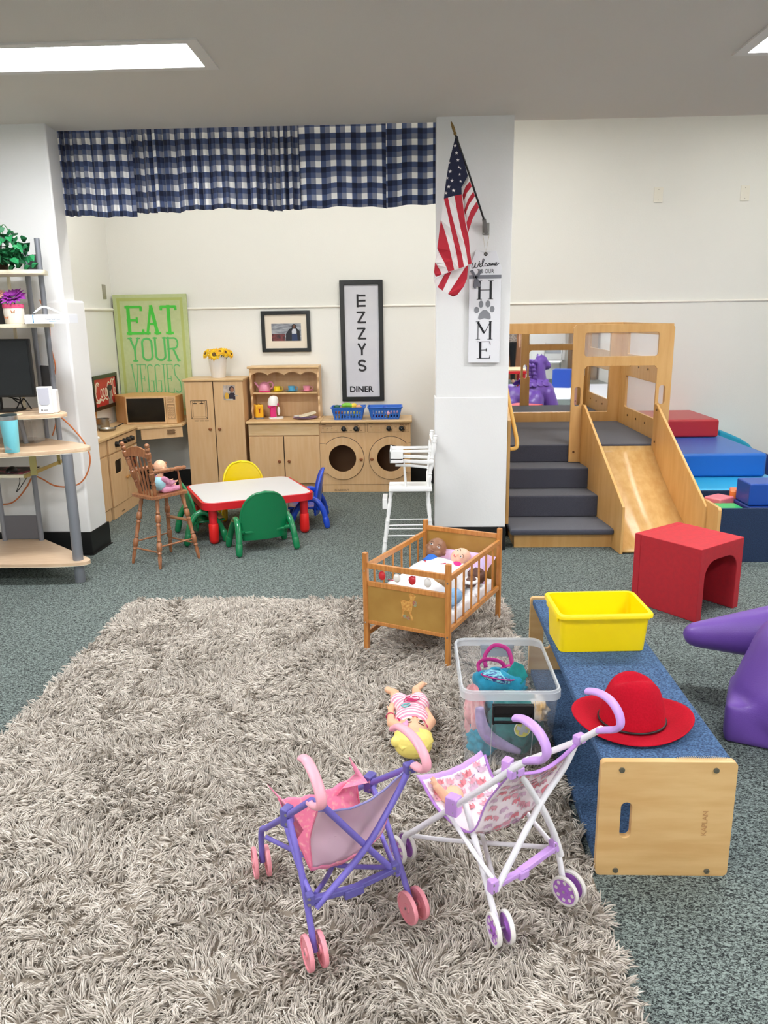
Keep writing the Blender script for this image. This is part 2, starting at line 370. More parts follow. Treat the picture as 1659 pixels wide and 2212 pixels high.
# slide
def sx(y, x): return x-(y-4.845)*.116
prof = [(4.845, 0), (4.845, .305), (4.855, .318), (5.66, .865), (5.699, .865), (5.699, .45), (5.56, .30), (5.1, 0)]
for x0, x1 in ((1.339, 1.357), (1.855, 1.873)):
    b = B().prism(prof, x0, x1, 'yz'); b.v = [(sx(p[1], p[0]), p[1], p[2]) for p in b.v]; co('slide_rail', b, birch, .004)
def sz(y): q = (y-4.85)/.86; return .02+.55*(.55*q+.45*q*q)
b = B().grid(lambda u, v: (sx(4.85+.85*u, 1.357+.498*v), 4.85+.85*u, sz(4.85+.85*u)), 20, 3)
co('slide_bed', b, mat('slide_birch', 'e0b878', .25, col2='d4a866', scale=5, stretch=(5, 1, 5), detail=5, coat=.35), 0, smooth=180, mods=[('SOLIDIFY', dict(thickness=.015))])
for y, z in ((5.64, .83), (5.64, .60)): co('bolt', B().cyl((1.752, y, z), (1.757, y, z), .008), MATS['bronze_bolt'], 0)
# ================= soft foam climbing pieces =================
vin = lambda n, c: mat('vinyl_'+n, c, .38, bump=.05, bscale=30, coat=.15)
def foam(name, label, box, m, bev=.018, group=None):
    x0, x1, y0, y1, z0, z1 = box; cx, cy = (x0+x1)/2, (y0+y1)/2
    o = obj(name, B().box(x0-cx, x1-cx, y0-cy, y1-cy, 0, z1-z0), m, bev=bev, seg=4, loc=(cx, cy, z0)); tag(o, label, 'foam block', group); return o
nav = vin('navy', '123072')
foam('foam_mat', 'navy vinyl foam base under the turquoise foam step', (1.90, 2.66, 5.24, 7.07, 0, .30), nav)
foam('foam_step', 'turquoise vinyl foam step lying on the navy foam base', (1.90, 2.62, 5.236, 7.07, .301, .336), vin('turquoise', '33aede'), .015)
foam('foam_step', 'wide royal blue vinyl foam step between the turquoise and red ones', (1.90, 2.565, 5.63, 7.07, .337, .509), vin('royal', '1566c0'), .022)
foam('foam_step', 'red vinyl foam block on top of the stacked foam steps behind the slide', (1.885, 2.505, 6.40, 7.07, .510, .655), vin('red', 'b8202c'), .02)
b = B().prism([(2.66, 0), (2.66, .515), (2.76, .475), (2.85, .435), (2.93, .385), (2.975, .33), (2.99, .26), (2.99, 0)], 6.78, 7.06, 'xz')
o = obj('foam_arch', sub(b, (2.8, 6.7, 0)), vin('teal', '1fa3c6'), bev=.02, seg=3, loc=(2.8, 6.7, 0)); tag(o, 'teal foam wedge with a rounded end behind the stacked foam steps', 'foam block')
b = B().prism([(3.0, 0), (3.0, .335), (3.5, .14), (3.5, 0)], 6.78, 7.06, 'xz')
o = obj('foam_wedge', sub(b, (3.2, 6.6, 0)), nav, bev=.02, seg=3, loc=(3.2, 6.6, 0)); tag(o, 'navy foam wedge against the back wall at the right frame edge', 'foam block')
# navy carpeted box holding foam blocks
navcar = mat('navy_box_carpet', '14233c', .95, col2='2c4468', scale=300, bump=.8, ramp=(.35, .7))
O = (2.5, 4.93, 0)
t = thing('block_bin', 'navy carpeted box bin with a wooden end, filled with foam blocks', 'bin', O)
obj('carpet_wall', sub(B().box(1.886, 3.2, 4.67, 4.69, 0, .34), O), navcar, t, bev=.004)
obj('carpet_wall', sub(B().box(1.886, 3.2, 5.17, 5.19, 0, .34), O), navcar, t, bev=.004)
obj('bin_floor', sub(B().box(1.886, 3.2, 4.69, 5.17, .0, .02), O), navcar, t)
obj('end_panel', sub(B().prism(rrect(4.665, 5.195, 0, .345, .02), 1.866, 1.886, 'yz', [rrect(4.9, 4.96, .18, .26, .02)]), O), birch, t, bev=.003, label='plywood end panel')
obj('end_panel', sub(B().prism(rrect(4.665, 5.195, 0, .345, .02), 3.2, 3.22, 'yz'), O), birch, t, bev=.003)
def fb(label, c, size, rz, m): o = obj('foam_block', B().box(-size[0]/2, size[0]/2, -size[1]/2, size[1]/2, -size[2]/2, size[2]/2), m, bev=.01, seg=3, loc=c, rot=(0, 0, rz)); tag(o, label, 'foam block', 'foam blocks in the carpeted box bin'); return o
fb('green foam block lying flat just inside the front of the navy box bin', (1.965, 4.772, .305), (.14, .15, .06), .0, vin('green', '2ab463'))
fb('salmon red foam block tilted behind the green block in the navy box bin', (1.965, 4.92, .325), (.15, .12, .07), .62, vin('salmon', 'd9727a'))
fb('orange foam block half hidden behind the tall royal blue block', (2.115, 4.99, .34), (.11, .12, .1), -.35, vin('orange', 'ee7a34'))
fb('royal blue foam cube standing highest in the navy box bin', (2.20, 4.83, .41), (.26, .2, .138), .0, vin('cobalt', '0d469e'))
fb('navy foam block under the royal blue cube in the navy box bin', (2.20, 4.83, .325), (.28, .24, .03), .05, vin('darkblue', '14357e'))
for i in range(3): fb('foam block buried at the bottom of the navy box bin', (2.09+.35*i, 4.93, .13), (.3, .3, .22), .1*i, vin('fill%d' % i, ('b8202c', '1566c0', '2ab463')[i]))
# ================= red cube chair =================
redp = mat('red_rotomould', 'c02430', .6, col2='b62430', scale=40, bump=.15, bscale=300)
def cube_chair(label, loc, rz, m, a=.37, d=.39, h=.38):
    hole = rrect(.045, a-.045, -.2, h-.07, .09, 8); hole = [(x, max(z, 0.0)) for x, z in hole if z >= -.001]
    arch = [(a-.045, 0), (a-.045, h-.16)]+[(a-.045-.09+.09*math.cos(q), h-.16+.085*math.sin(q)) for q in [PI/2*i/8 for i in range(1, 9)]]+[(.045+.09-.09*math.sin(q), h-.16+.085*math.cos(q)) for q in [PI/2*i/8 for i in range(0, 9)]]+[(.045, 0)]
    outer = [(0, 0), (0, h), (a, h), (a, 0)]
    poly = outer+arch
    b = B().prism(poly, 0, d*.9, 'xz').box(0, a, d*.9, d, 0, h)
    o = obj('cube_chair', b, m, bev=.012, seg=4, loc=loc, rot=(0, 0, rz)); return o
tag(cube_chair('', (1.412, 3.685, 0), math.radians(37), redp), 'red moulded plastic cube chair in front of the slide', 'cube chair')
# ================= carpeted bench =================
blucar = mat('blue_bench_carpet', '1a3052', .95, col2='587ca6', scale=170, bump=.9, ramp=(.32, .68), stretch=(1, 1.6, 1))
O = (.68, 2.49, 0); bx0, bx1, by0, by1 = .507, .855, 1.865, 3.13
t = thing('carpeted_bench', 'low bench of denim blue carpet between plywood end panels', 'bench', O)
obj('seat_board', sub(B().box(bx0+.002, bx1-.002, by0+.02, by1-.02, .315, .343), O), blucar, t, bev=.006)
obj('side_board', sub(B().box(bx1-.022, bx1-.004, by0+.02, by1-.02, .0, .315), O), blucar, t)
obj('bottom_board', sub(B().box(bx0+.004, bx1-.022, by0+.02, by1-.02, .0, .022), O), blucar, t)
maplep = mat('bench_plywood', 'dcb67c', .4, col2='cfa468', scale=6, stretch=(.8, 6, 5), detail=6, coat=.15)
for y0, nm in ((by0, 'near'), (by1-.02, 'far')):
    e = obj('end_panel', sub(B().prism(rrect(bx0-.006, bx1+.004, 0, .349, .014), y0, y0+.02, 'xz', [rrect(.560, .590, .118, .227, .0149, 6)]), O), maplep, t, bev=.003)
    if nm == 'near':
        for x, z in ((.556, .325), (.803, .325), (.556, .016), (.803, .016)):
            obj('bolt', sub(B().lathe([(.008, 0), (.0075, .003), (.003, .0035), (.0028, .001)], (x, y0, z), (0, -1, 0), 16), O), mat('bolt_nickel', '8d8878', .35, metal=.8), e)
        text('lettering', 'KAPLAN', mat('burnt_lettering', 'b98a58', .6), e, w=.075, h=.014, loc=(.785-O[0], y0-.0006-O[1], .165), rot=(PI/2, -PI/2, 0))
b = B()
for i in range(26): x = .70+i*.0052; b.cyl((x, by0+.021, .342), (x+.003, by0+.012, .356+.003*math.sin(i*PI/25)), .0008, n=5)
obj('stitching', sub(b, O), mat('cream_thread', 'cfc2a0', .8), t)
# yellow bin
yel = mat('yellow_tray_plastic', 'ffe000', .35)
def lerp(a, b, t): return a+(b-a)*t
def tray(b, w0, d0, w1, d1, h, th, r=.02, rim=.012, base=True):
    def ring(w, d, z, rr): return [(x, y, z) for x, y in rrect(-w/2, w/2, -d/2, d/2, rr, 5)]
    R = [ring(w0, d0, 0, r), ring(w1, d1, h-.012, r), ring(w1+rim*2, d1+rim*2, h-.014, r+rim*.6), ring(w1+rim*2, d1+rim*2, h-.004, r+rim*.6), ring(w1+rim*1.6, d1+rim*1.6, h, r+rim*.6), ring(w1-th*2, d1-th*2, h, r), ring(w1-th*2, d1-th*2, h-.012, r), ring(w0-th*2, d0-th*2, th, r)]
    n = len(R[0]); v = [p for q in R for p in q]; f = []
    for i in range(len(R)-1):
        for k in range(n): f.append((i*n+k, i*n+(k+1) % n, (i+1)*n+(k+1) % n, (i+1)*n+k))
    f.append(tuple(range(n-1, -1, -1))); f.append(tuple((len(R)-1)*n+k for k in range(n)))
    return b.add(v, f)
t = thing('storage_tray', 'bright yellow plastic tray standing on the blue bench', 'storage bin', (.668, 2.67, .3445), .045)
obj('tray_body', tray(B(), .300, .185, .312, .225, .147, .003), yel, t)
for s in (-1, 1): obj('rim_tab', B().box(s*.160-.004, s*.160+.004, -.085, .085, .112, .135), yel, t, bev=.003)
# red hat
felt = mat('red_felt', 'b80a24', .9, col2='ac0820', scale=200, bump=.15, spec=.2)
t = thing('felt_hat', 'red felt fedora with a thin black band on the blue bench', 'hat', (.640, 2.085, .3445), .12)
def brim(u, v):
    a = 2*PI*u; r = lerp(.088, 1, v); ax, ay = (.092, .088)
    x = math.cos(a)*lerp(ax, .174, v); y = math.sin(a)*lerp(ay, .152, v)
    z = .006+.016*v*v*math.cos(a)**2+.010*v*v*math.sin(a*1+2.2)**2-.003*(1-v)
    return (x, y, z)
obj('brim', B().grid(brim, 64, 10, cu=True), felt, t, smooth=180, mods=[('SOLIDIFY', dict(thickness=.003))])
def crown(u, v):
    a = 2*PI*u; q = v*PI/2; ce, se = math.cos(q)**.62, math.sin(q)
    pinch = math.exp(-((a-(PI/2-.85))/.4)**2)+math.exp(-((a-(2*PI-PI/2+.85))/.4)**2)
    k = ce*(1-.07*math.sin(min(q*2, PI)))
    x, y = .0945*k*math.cos(a), .090*k*math.sin(a)*(1-.17*pinch*se)
    z = .003+.145*se**.9-.024*math.exp(-(y/.022)**2)*max(0, (v-.45)/.55)**.8*(1 if x > -.05 else max(0, 1+(x+.05)/.04))
    return (x, y, z)
obj('crown', B().grid(crown, 64, 40, cu=True), felt, t, smooth=180)
obj('hat_band', B().tube([(.0945*math.cos(2*PI*i/48), .0905*math.sin(2*PI*i/48), .012) for i in range(48)], .0035, 8, closed=True), mat('black_leather', '15100f', .5), t, smooth=180)
# ================= purple rocking animal =================
pur = mat('purple_rotomould', '6e4aa2', .4, bump=.12, bscale=220, coat=.1)
t = thing('riding_dragon', 'big purple plastic ride-on dragon with its tail towards the room', 'ride-on toy', (1.50, 2.88, 0), math.radians(-25))
b = B()
b.ell((.32, 0, .43), (.30, .20, .19)).ell((.13, 0, .36), (.22, .23, .17))
b.bone((-.365, .0, .215), (-.02, 0, .285), .054, .125)                         # tail
for s in (-1, 1):                                                             # haunches and front legs
    dx, yy, k = (0, -.30, 1) if s < 0 else (.13, .25, .85)
    b.bone((-.03+dx, yy, .13*k), (.06+dx, yy*.83, .39*k), .175*k, .145*k).bone((-.105+dx, yy*1.03, .14), (-.02+dx, yy*.9, .32*k), .115*k, .135*k); b.obox((-.03+dx, yy*1.02, .075), (.38*k, .29*k, .15), (0, 0, 0))
    b.bone((.50, s*.20, .10), (.44, s*.14, .40), .12, .10); b.obox((.52, s*.20, .07), (.24, .19, .14))
b.bone((.38, 0, .50), (.36, 0, .80), .12, .085).ell((.40, 0, .86), (.10, .08, .085)).ell((.48, 0, .80), (.085, .072, .065), (0, .5, 0))
b.ell((.37, -.05, .94), (.02, .015, .035)).ell((.37, .05, .94), (.02, .015, .035))
blob('body', b, pur, t, vox=.013, it=10, lam=.6)
b = B()
for i in range(7):
    for s in (-1, 0, 1): b.ell((.275-.012*i+.01*abs(s)+(.05 if i > 5 else 0), s*.07, .52+.055*i), (.03, .036, .042), (0, -.5, 0))
obj('mane', b, pur, t, smooth=180)
b = B()
for i in range(4):
    for j in range(-2, 3):
        a = j*.42; x = .10+i*.095+(.04 if j % 2 else 0); b.ell((x, .20*math.sin(a), .43+.186*math.cos(a)), (.056, .05, .010), (-a, 0, 0))
obj('scales', b, pur, t, smooth=180)
# ================= clear storage bin and contents =================
clear = mat('clear_polypropylene', 'e6eaee', .18, alpha=.15, spec=.7); clearrim = mat('frosted_rim', 'e2e6ea', .3, alpha=.42, spec=.6)
O = (.322, 2.525, .024)
t = thing('storage_bin', 'large clear plastic storage bin full of dress-up clothes', 'storage bin', O)
def shell(name, m, w0, d0, w1, d1, z0, z1, th, r, par):
    def ring(w, d, z, rr): return [(x, y, z) for x, y in rrect(-w/2, w/2, -d/2, d/2, rr, 6)]
    R = [ring(w0, d0, z0, r), ring(w1, d1, z1, r)]; n = len(R[0]); v = R[0]+R[1]; f = [(k, (k+1) % n, n+(k+1) % n, n+k) for k in range(n)]
    return v, f, n
v, f, n = shell('', None, .285, .31, .312, .425, 0, .295, .003, .03, t)
f.append(tuple(range(n-1, -1, -1)))
obj('bin_body', B().add(v, f), clear, t)
R = [(x, y) for x, y in rrect(-.160, .160, -.2165, .2165, .04, 6)]; Ri = [(x, y) for x, y in rrect(-.154, .154, -.2105, .2105, .036, 6)]
obj('rim', B().prism(R, .295, .303, 'xy', [Ri]).prism([(x*1.02, y*1.015) for x, y in R], .27, .2955, 'xy', [R]), clearrim, t, bev=.002)
obj('rib', B().tube([(-.06, -.1600, .01), (-.058, -.2145, .27)], .0015, 6), clearrim, t); obj('rib', B().tube([(.075, -.1600, .01), (.077, -.2145, .27)], .0015, 6), clearrim, t)
h = obj('handle', B().box(-.063, .07, -.226, -.219, .215, .262).box(-.063, .07, -.236, -.226, .232, .262).box(-.063, -.057, -.238, -.222, .195, .262).box(.064, .07, -.238, -.222, .195, .262).box(-.057, .064, -.236, -.228, .197, .206), mat('black_handle_plastic', '101012', .35), t, bev=.002, label='black snap handle on the near end')
obj('handle', B().box(-.06, .06, .216, .226, .225, .262).box(-.063, .063, .212, .228, .258, .275), mat('grey_translucent_latch', '8f99a6', .35, alpha=.8), t, bev=.003, label='grey translucent latch on the far end')
lb = B().box(-.04, .03, .195, .199, .13, .20); obj('paper_label', lb, mat('paper_white', 'e8e6e0', .7), t)
def cloth(name, label, m, fn, cat='clothes', nu=40, nv=26, th=.003, cu=False, group='dress-up clothes in the clear bin'):
    o = obj(name, B().grid(fn, nu, nv, cu=cu), m, smooth=180, mods=[('SOLIDIFY', dict(thickness=th))]); tag(o, label, cat, group); return o
def cm(n, c, c2=None, s=60): return mat('cloth_'+n, c, .9, col2=c2, scale=s, bump=.2, bscale=60, sheen=.2)
def lump(name, label, m, c, r, amp=.012, f=16, seed=0, cat='clothes', rot=0, group='dress-up clothes in the clear bin'):
    def fn(u, v):
        th, ph = PI*v, 2*PI*u; d = Vector((math.sin(th)*math.cos(ph), math.sin(th)*math.sin(ph), math.cos(th)))
        k = noise.noise(d*2.2+Vector((seed*7.1, 0, 0)))*amp*2.2+amp*.7*math.sin(f*ph*.5+5*noise.noise(d*3+Vector((seed, 2, 1))))*math.sin(th)
        ca, sa = math.cos(rot), math.sin(rot); x, y = d.x*(r[0]+k), d.y*(r[1]+k)
        return (c[0]+x*ca-y*sa, c[1]+x*sa+y*ca, c[2]+d.z*(r[2]+k*.7))
    o = obj(name, B().grid(fn, 56, 30, cu=True), m, smooth=180); tag(o, label, cat, group); return o
tealc = cm('dark_teal', '0f7f7c', '0b6f70'); lightb = cm('light_teal', '3aa6c0', '2f97b4'); lil = cm('lilac', 'b6a2cf', 'a794c4')
lump('scrubs_top', 'dark teal fabric top pressed against the near side of the clear storage bin', tealc, (.355, 2.435, .15), (.09, .055, .115), .008, seed=1)
lump('fabric', 'light teal crumpled cloth at the bottom left of the clear bin', lightb, (.25, 2.44, .085), (.055, .045, .055), .010, seed=2)
lump('fabric', 'light teal cloth bunched behind the dark teal top in the clear bin', lightb, (.30, 2.53, .20), (.10, .06, .06), .012, seed=3)
lump('soft_toy', 'white plush with orange patches at the upper right of the clear bin', cm('white_patched', 'eceae6', 'ecc07a', 25), (.425, 2.425, .205), (.032, .05, .045), .008, seed=4, cat='soft toy')
lump('fabric', 'pink and red cloth bits at the left wall of the clear bin', cm('pinkred', 'd8737c', 'f0c8c8', 20), (.225, 2.50, .15), (.035, .08, .11), .008, seed=5)
lump('fabric', 'dark mixed cloth filling the back half of the clear bin', cm('mixed', '8c8f98', 'c8c2c8', 14), (.32, 2.60, .11), (.115, .085, .075), .010, seed=6)
o = obj('sleeve', B().tube(cr([(.225, 2.372, .235), (.235, 2.366, .17), (.262, 2.370, .125), (.31, 2.382, .09), (.365, 2.390, .062)], 8), [.010+.012*math.sin(PI*min(1, (i+3)/34)) for i in range(33)], 14, flat=1.0), lil, smooth=180); tag(o, 'long lilac sleeve hanging down inside the near side of the clear bin', 'clothes', 'dress-up clothes in the clear bin')
bd = B().lathe([(.0, .0), (.024, .0), (.0245, .0015), (.0, .0025)], (.364, 2.368, .165), (0, -1, .12), 40)
o = thing('round_badge', 'yellow round badge with a grey cross on the dark teal top', 'badge', (.368, 2.371, .158))
obj('badge_disc', B().lathe([(.026, .0), (.027, .002), (.001, .0025)], (0, 0, 0), (0, -1, .15), 40), mat('badge_yellow', 'd8d25a', .7), o)
obj('badge_ring', B().tube([(.026*math.cos(q*PI/20), -.003-.004*math.sin(q*PI/20)*.0, .026*math.sin(q*PI/20)) for q in range(40)], .0018, 6, closed=True), mat('badge_white', 'e4e4da', .7), o)
obj('badge_cross', B().obox((0, -.0042, 0), (.013, .0015, .04), (0, .35, 0)).obox((0, -.0043, 0), (.04, .0015, .013), (0, .35, 0)), mat('badge_grey', 'b6b9bd', .7), o)
# teal bag with magenta handles
O = (.31, 2.50, .26)
t = thing('toy_bag', 'teal and plaid toy bag with magenta handles on top of the clear bin', 'bag', O)
lumpb = B()
def bagf(u, v):
    th, ph = PI*v, 2*PI*u; d = Vector((math.sin(th)*math.cos(ph), math.sin(th)*math.sin(ph), math.cos(th)))
    k = .006*math.sin(4*ph+2*th); sg = lambda q: abs(q)**.8*(1 if q > 0 else -1)
    return (-.008+sg(d.x)*(.088+k), .0+sg(d.y)*(.042+k), .008+sg(d.z)*(.042+k))
obj('bag_body', B().grid(bagf, 48, 24, cu=True), cm('bag_teal', '1b8fb0', '17809e'), t, smooth=180)
pl = mat('bag_plaid', '3a3f86', .8, col2='7fc9d0', scale=70, stretch=(1, 4, 1), ramp=(.42, .55))
obj('front_pocket', B().ell((-.015, -.022, .034), (.055, .026, .020), (.3, .25, 0)), pl, t, smooth=180)
obj('pocket_trim', B().tube([(-.015+.056*math.cos(a), -.024+.025*math.sin(a), .036-.010*math.cos(a)-.004*math.sin(a)) for a in [2*PI*i/40 for i in range(40)]], .0022, 8, closed=True), mat('magenta_strap', 'b02478', .55), t, smooth=180)
for pts in ([(-.05, .03, .045), (-.052, .045, .085), (-.02, .06, .115), (.025, .055, .105), (.04, .04, .065), (.045, .03, .03)], [(-.075, .0, .045), (-.078, .01, .07), (-.05, .012, .085), (-.005, .01, .078), (.012, .01, .055), (.0, .01, .04)], [(.0, .01, .05), (.03, .012, .062), (.06, .0, .045), (.075, -.01, .03)]):
    obj('strap', B().tube(cr(pts, 6), .0075, 8, flat=.25, upv=(0, 0, 1)), MATS['magenta_strap'], t, smooth=180)
obj('flap', B().prism([(.02, .0), (.055, .05), (.085, .038), (.10, .0), (.075, -.03)], -.004, .004, 'xz'), tealc, t, bev=.003, rot=(-.5, 0, 0), loc=(-.01, -.015, .035))
# ================= play kitchen in the alcove =================
def knob(par, p, ax, m, r=.014, L=.022): return obj('knob', B().lathe([(r*.45, 0), (r*.45, L*.4), (r*.95, L*.6), (r, L*.8), (r*.7, L), (.0005, L)], p, ax, 16), m, par, smooth=50)
kn = mat('brown_wood_knob', '8a4f24', .35, coat=.3)
gap = mat('dark_gap', '1c1510', .8)
# --- stove unit on the left wall (front faces +x)
O = (-2.455, 6.115, 0); y0, y1, xf = 5.80, 6.43, -2.285
t = thing('toy_stove', 'maple toy stove unit with five black knobs along the left alcove wall', 'toy stove', O)
def ko(name, b, m, bev=.002, par=None, **k): return obj(name, sub(b, O), m, par or t, bev=bev, **k)
ko('cabinet', B().box(-2.61, xf-.016, y0, y1, .095, .625).box(-2.61, xf-.006, y0+.01, y1, 0, .095), maple)
ko('worktop', B().box(-2.615, xf+.012, y0-.003, y1+.005, .625, .65), mapleedge, .006)
ko('splashboard', B().box(-2.613, -2.60, y0, y1, .65, .775), mat('orange_maple', 'd89a54', .4, col2='cc8c48', scale=8, stretch=(1, 5, 5)), .002)
ko('control_panel', B().box(xf-.015, xf, y0+.008, y1-.008, .512, .618), maple)
for i in range(5): ko('control_knob', B().lathe([(.022, 0), (.022, .012), (.018, .03), (.001, .032)], (xf, 5.955+i*.082, .568), (1, 0, 0), 16), black, 0)
d = ko('door', B().prism([(y0+.008, .10), (6.13, .10), (6.13, .500), (y0+.008, .500)], xf-.014, xf, 'yz', [rrect(5.905, 6.045, .34, .445, .02)]), maple)
ko('oven_window', B().box(xf-.013, xf-.009, 5.89, 6.06, .325, .46), mat('black_window', '050505', .2), 0)
d2 = ko('door', B().box(xf-.014, xf, 6.14, y1-.008, .10, .500), maple)
s = ko('picture_sticker', B().box(xf, xf+.001, 6.19, 6.41, .30, .49), mat('sticker_white', 'e6e2d8', .5), 0)
ko('sticker_print', B().box(xf+.001, xf+.0018, 6.21, 6.39, .315, .44, 0).box(xf+.001, xf+.0018, 6.21, 6.39, .452, .478, 0), mat('sticker_dark', '2a1a14', .5, col2='b4431e', scale=22, ramp=(.5, .68)), 0)
for y in (6.105, 6.165): knob(d, (xf-O[0], y-O[1], .28), (1, 0, 0), mat('pale_knob', 'c08a4c', .4), .013)
e = ko('lettering', B(), ink) if False else text('lettering', 'CHILDCRAFT', mat('burnt_dark', '3a2416', .6), t, w=.075, h=.011, loc=(xf-.0055-O[0], 6.0-O[1], .03), rot=(PI/2, 0, PI/2))
# --- sink unit
O = (-2.455, 5.50, 0)
t = thing('toy_sink', 'maple toy sink unit between the white pilaster and the stove', 'toy sink', O)
ko('cabinet', B().box(-2.61, -2.312, 5.22, 5.79, .095, .625).box(-2.61, -2.305, 5.22, 5.785, 0, .092), maple)
ko('worktop', B().box(-2.615, -2.275, 5.22, 5.795, .625, .65), mapleedge, .006)
ko('drawer', B().box(-2.312, -2.297, 5.23, 5.785, .512, .618), maple)
d = ko('door', B().box(-2.312, -2.297, 5.50, 5.785, .10, .500), maple); ko('door', B().box(-2.312, -2.297, 5.23, 5.49, .10, .500), maple)
knob(d, (-2.297-O[0], 5.52-O[1], .29), (1, 0, 0), kn)
o = obj('soap', B().ell((0, 0, 0), (.02, .015, .012)), white, smooth=180, loc=(-2.305, 5.66, .663)); tag(o, 'small white rounded lid on the sink worktop beside the pilaster', 'lid')
# --- pots and pan
al = mat('aluminium', 'a8a49c', .35, metal=1)
def pot(label, loc, r, h, handle=None, lid=False):
    t = thing('toy_pot', label, 'toy pot', loc)
    obj('pot_body', B().lathe([(.001, 0), (r*.96, 0), (r, .004), (r, h), (r+.003, h), (r-.003, h-.001), (r-.003, .004), (.001, .004)], n=28), al, t, smooth=40)
    for s in (-1, 1): obj('handle', B().tube([(s*r, -.012, h*.8), (s*(r+.014), -.012, h*.8), (s*(r+.014), .012, h*.8), (s*r, .012, h*.8)], .0025, 6), al, t)
pot('aluminium toy saucepan with tall sides, tallest pot on the toy stove', (-2.515, 6.32, .65), .052, .075)
pot('low aluminium toy pot beside the tall saucepan', (-2.50, 6.15, .65), .036, .045)
t = thing('toy_frying_pan', 'aluminium toy frying pan with black handle on the toy stove', 'toy pan', (-2.40, 6.13, .65))
obj('pan_body', B().lathe([(.001, 0), (.045, 0), (.063, .02), (.066, .02), (.048, .003), (.001, .003)], n=32), al, t)
obj('handle', B().bar((.03, .055, .02), (.075, .135, .04), .012, .006), black, t, bev=.002)
# --- corner counter
O = (-2.27, 6.72, 0)
t = thing('corner_counter', 'open maple corner counter under the toy microwave', 'counter', O)
poly = [(-2.61, 6.44), (-2.27, 6.44), (-2.262, 6.455), (-1.955, 6.63), (-1.952, 7.07), (-2.61, 7.07)]
ko('counter_top', B().prism(poly, .61, .632, 'xy'), mapleedge, .005)
ko('apron', B().bar((-2.262, 6.475, .565), (-1.958, 6.648, .565), .012, .09), maple)
ko('splashboard', B().box(-2.60, -1.955, 7.058, 7.07, .632, .775), maple)
b = B()
for i in range(5): q = .28+.0; b.bar((-2.07+.0, 6.576, .59-.009*i), (-2.015+.008*(i % 2), 6.607, .59-.009*i), .014, .0025)
ko('stamped_label', b, mat('burnt_print', '7a5a38', .7), 0)
for x, y in ((-2.60, 7.05), (-1.966, 7.05)): ko('leg', B().box(x, x+.015, y-.02, y, 0, .61), maple)
# --- microwave
O = (-2.25, 6.80, .632)
t = thing('toy_microwave', 'maple toy microwave with black window on the corner counter', 'toy microwave', (O[0], O[1], O[2]))
pl_ = [(-2.432, 6.64), (-2.0, 6.665), (-1.995, 6.86), (-2.2, 7.03), (-2.5, 7.03), (-2.588, 6.82)]
ko('cabinet', B().prism(pl_, .6325, .868, 'xy'), mat('orange_maple2', 'd6a468', .4, col2='cc9654', scale=8, stretch=(5, 5, 1)), .003)
a = math.atan2(.025, .432)
def fp(x, z, d=0): return (-2.432+x*math.cos(a)+d*math.sin(a), 6.64+x*math.sin(a)-d*math.cos(a), z)
def fbx(x0, x1, z0, z1, d0, d1):
    v = [fp(x, z, d) for z in (z0, z1) for d in (d1, d0) for x in (x0, x1)]; return B().add(v, [(0, 2, 3, 1), (4, 5, 7, 6), (0, 1, 5, 4), (2, 6, 7, 3), (0, 4, 6, 2), (1, 3, 7, 5)])
ko('door', fbx(.003, .343, .6345, .866, 0, .010), maple)
ko('window', fbx(.015, .332, .652, .852, .010, .0125), mat('black_window', '050505', .2), .001)
ko('keypad_panel', fbx(.347, .428, .6345, .866, 0, .010), maple)
kb = B()
def ks(x0, x1, z0, z1, wd=.0018):
    for q in (fbx(x0, x1, z0, z0+wd, .010, .0108), fbx(x0, x1, z1-wd, z1, .010, .0108), fbx(x0, x0+wd, z0, z1, .010, .0108), fbx(x1-wd, x1, z0, z1, .010, .0108)): kb.add(q.v, q.f)
ks(.358, .418, .815, .845); ks(.366, .410, .823, .838); ks(.358, .420, .672, .800)
for i in range(3):
    for j in range(5): ks(.363+i*.018, .377+i*.018, .700+j*.016, .712+j*.016, .0013)
ks(.363, .415, .787, .796, .0015); ks(.363, .388, .678, .693, .0015); ks(.391, .415, .678, .693, .0015)
ko('keypad_print', kb, mat('burnt_line', '6a4524', .7), 0)
# --- refrigerator cabinet
O = (-1.69, 6.90, 0)
t = thing('toy_refrigerator', 'tall maple two door toy refrigerator with sunflowers on top', 'toy refrigerator', O)
ko('cabinet', B().box(-1.940, -1.434, 6.755, 7.07, 0, .982), maple)
ko('top_board', B().box(-1.955, -1.424, 6.73, 7.075, .982, 1.003), mapleedge, .006)
dl = ko('door', B().box(-1.940, -1.697, 6.738, 6.753, .03, .978), maple); dr = ko('door', B().box(-1.689, -1.434, 6.738, 6.753, .03, .978), maple)
ko('door_gap', B().box(-1.697, -1.689, 6.7545, 6.7548, .03, .978), gap, 0)
knob(dl, (-1.737-O[0], 6.738-O[1], .572), (0, -1, 0), kn); knob(dr, (-1.653-O[0], 6.738-O[1], .572), (0, -1, 0), kn)
b = B(); yy = 6.7378
def rl(b, x0, x1, z0, z1, wd, y=yy, th=.0006):
    b.box(x0, x1, y-th, y, z0, z0+wd).box(x0, x1, y-th, y, z1-wd, z1).box(x0, x0+wd, y-th, y, z0, z1).box(x1-wd, x1, y-th, y, z0, z1)
rl(b, -1.896, -1.752, .66, .820, .004); rl(b, -1.880, -1.768, .678, .812, .0022)
for x in (-1.858, -1.80): b.box(x-.002, x+.002, yy-.0006, yy, .795, .815).box(x-.017, x+.017, yy-.0006, yy, .789, .798)
b.bar((-1.894, yy, .664), (-1.879, yy, .680), .003, .003).bar((-1.754, yy, .664), (-1.769, yy, .680), .003, .003)
for i in range(3): rl(b, -1.870+i*.045, -1.838+i*.045, .640, .648, .0018)
ko('printed_ice_dispenser', b, mat('burnt_black', '241a14', .7), 0)
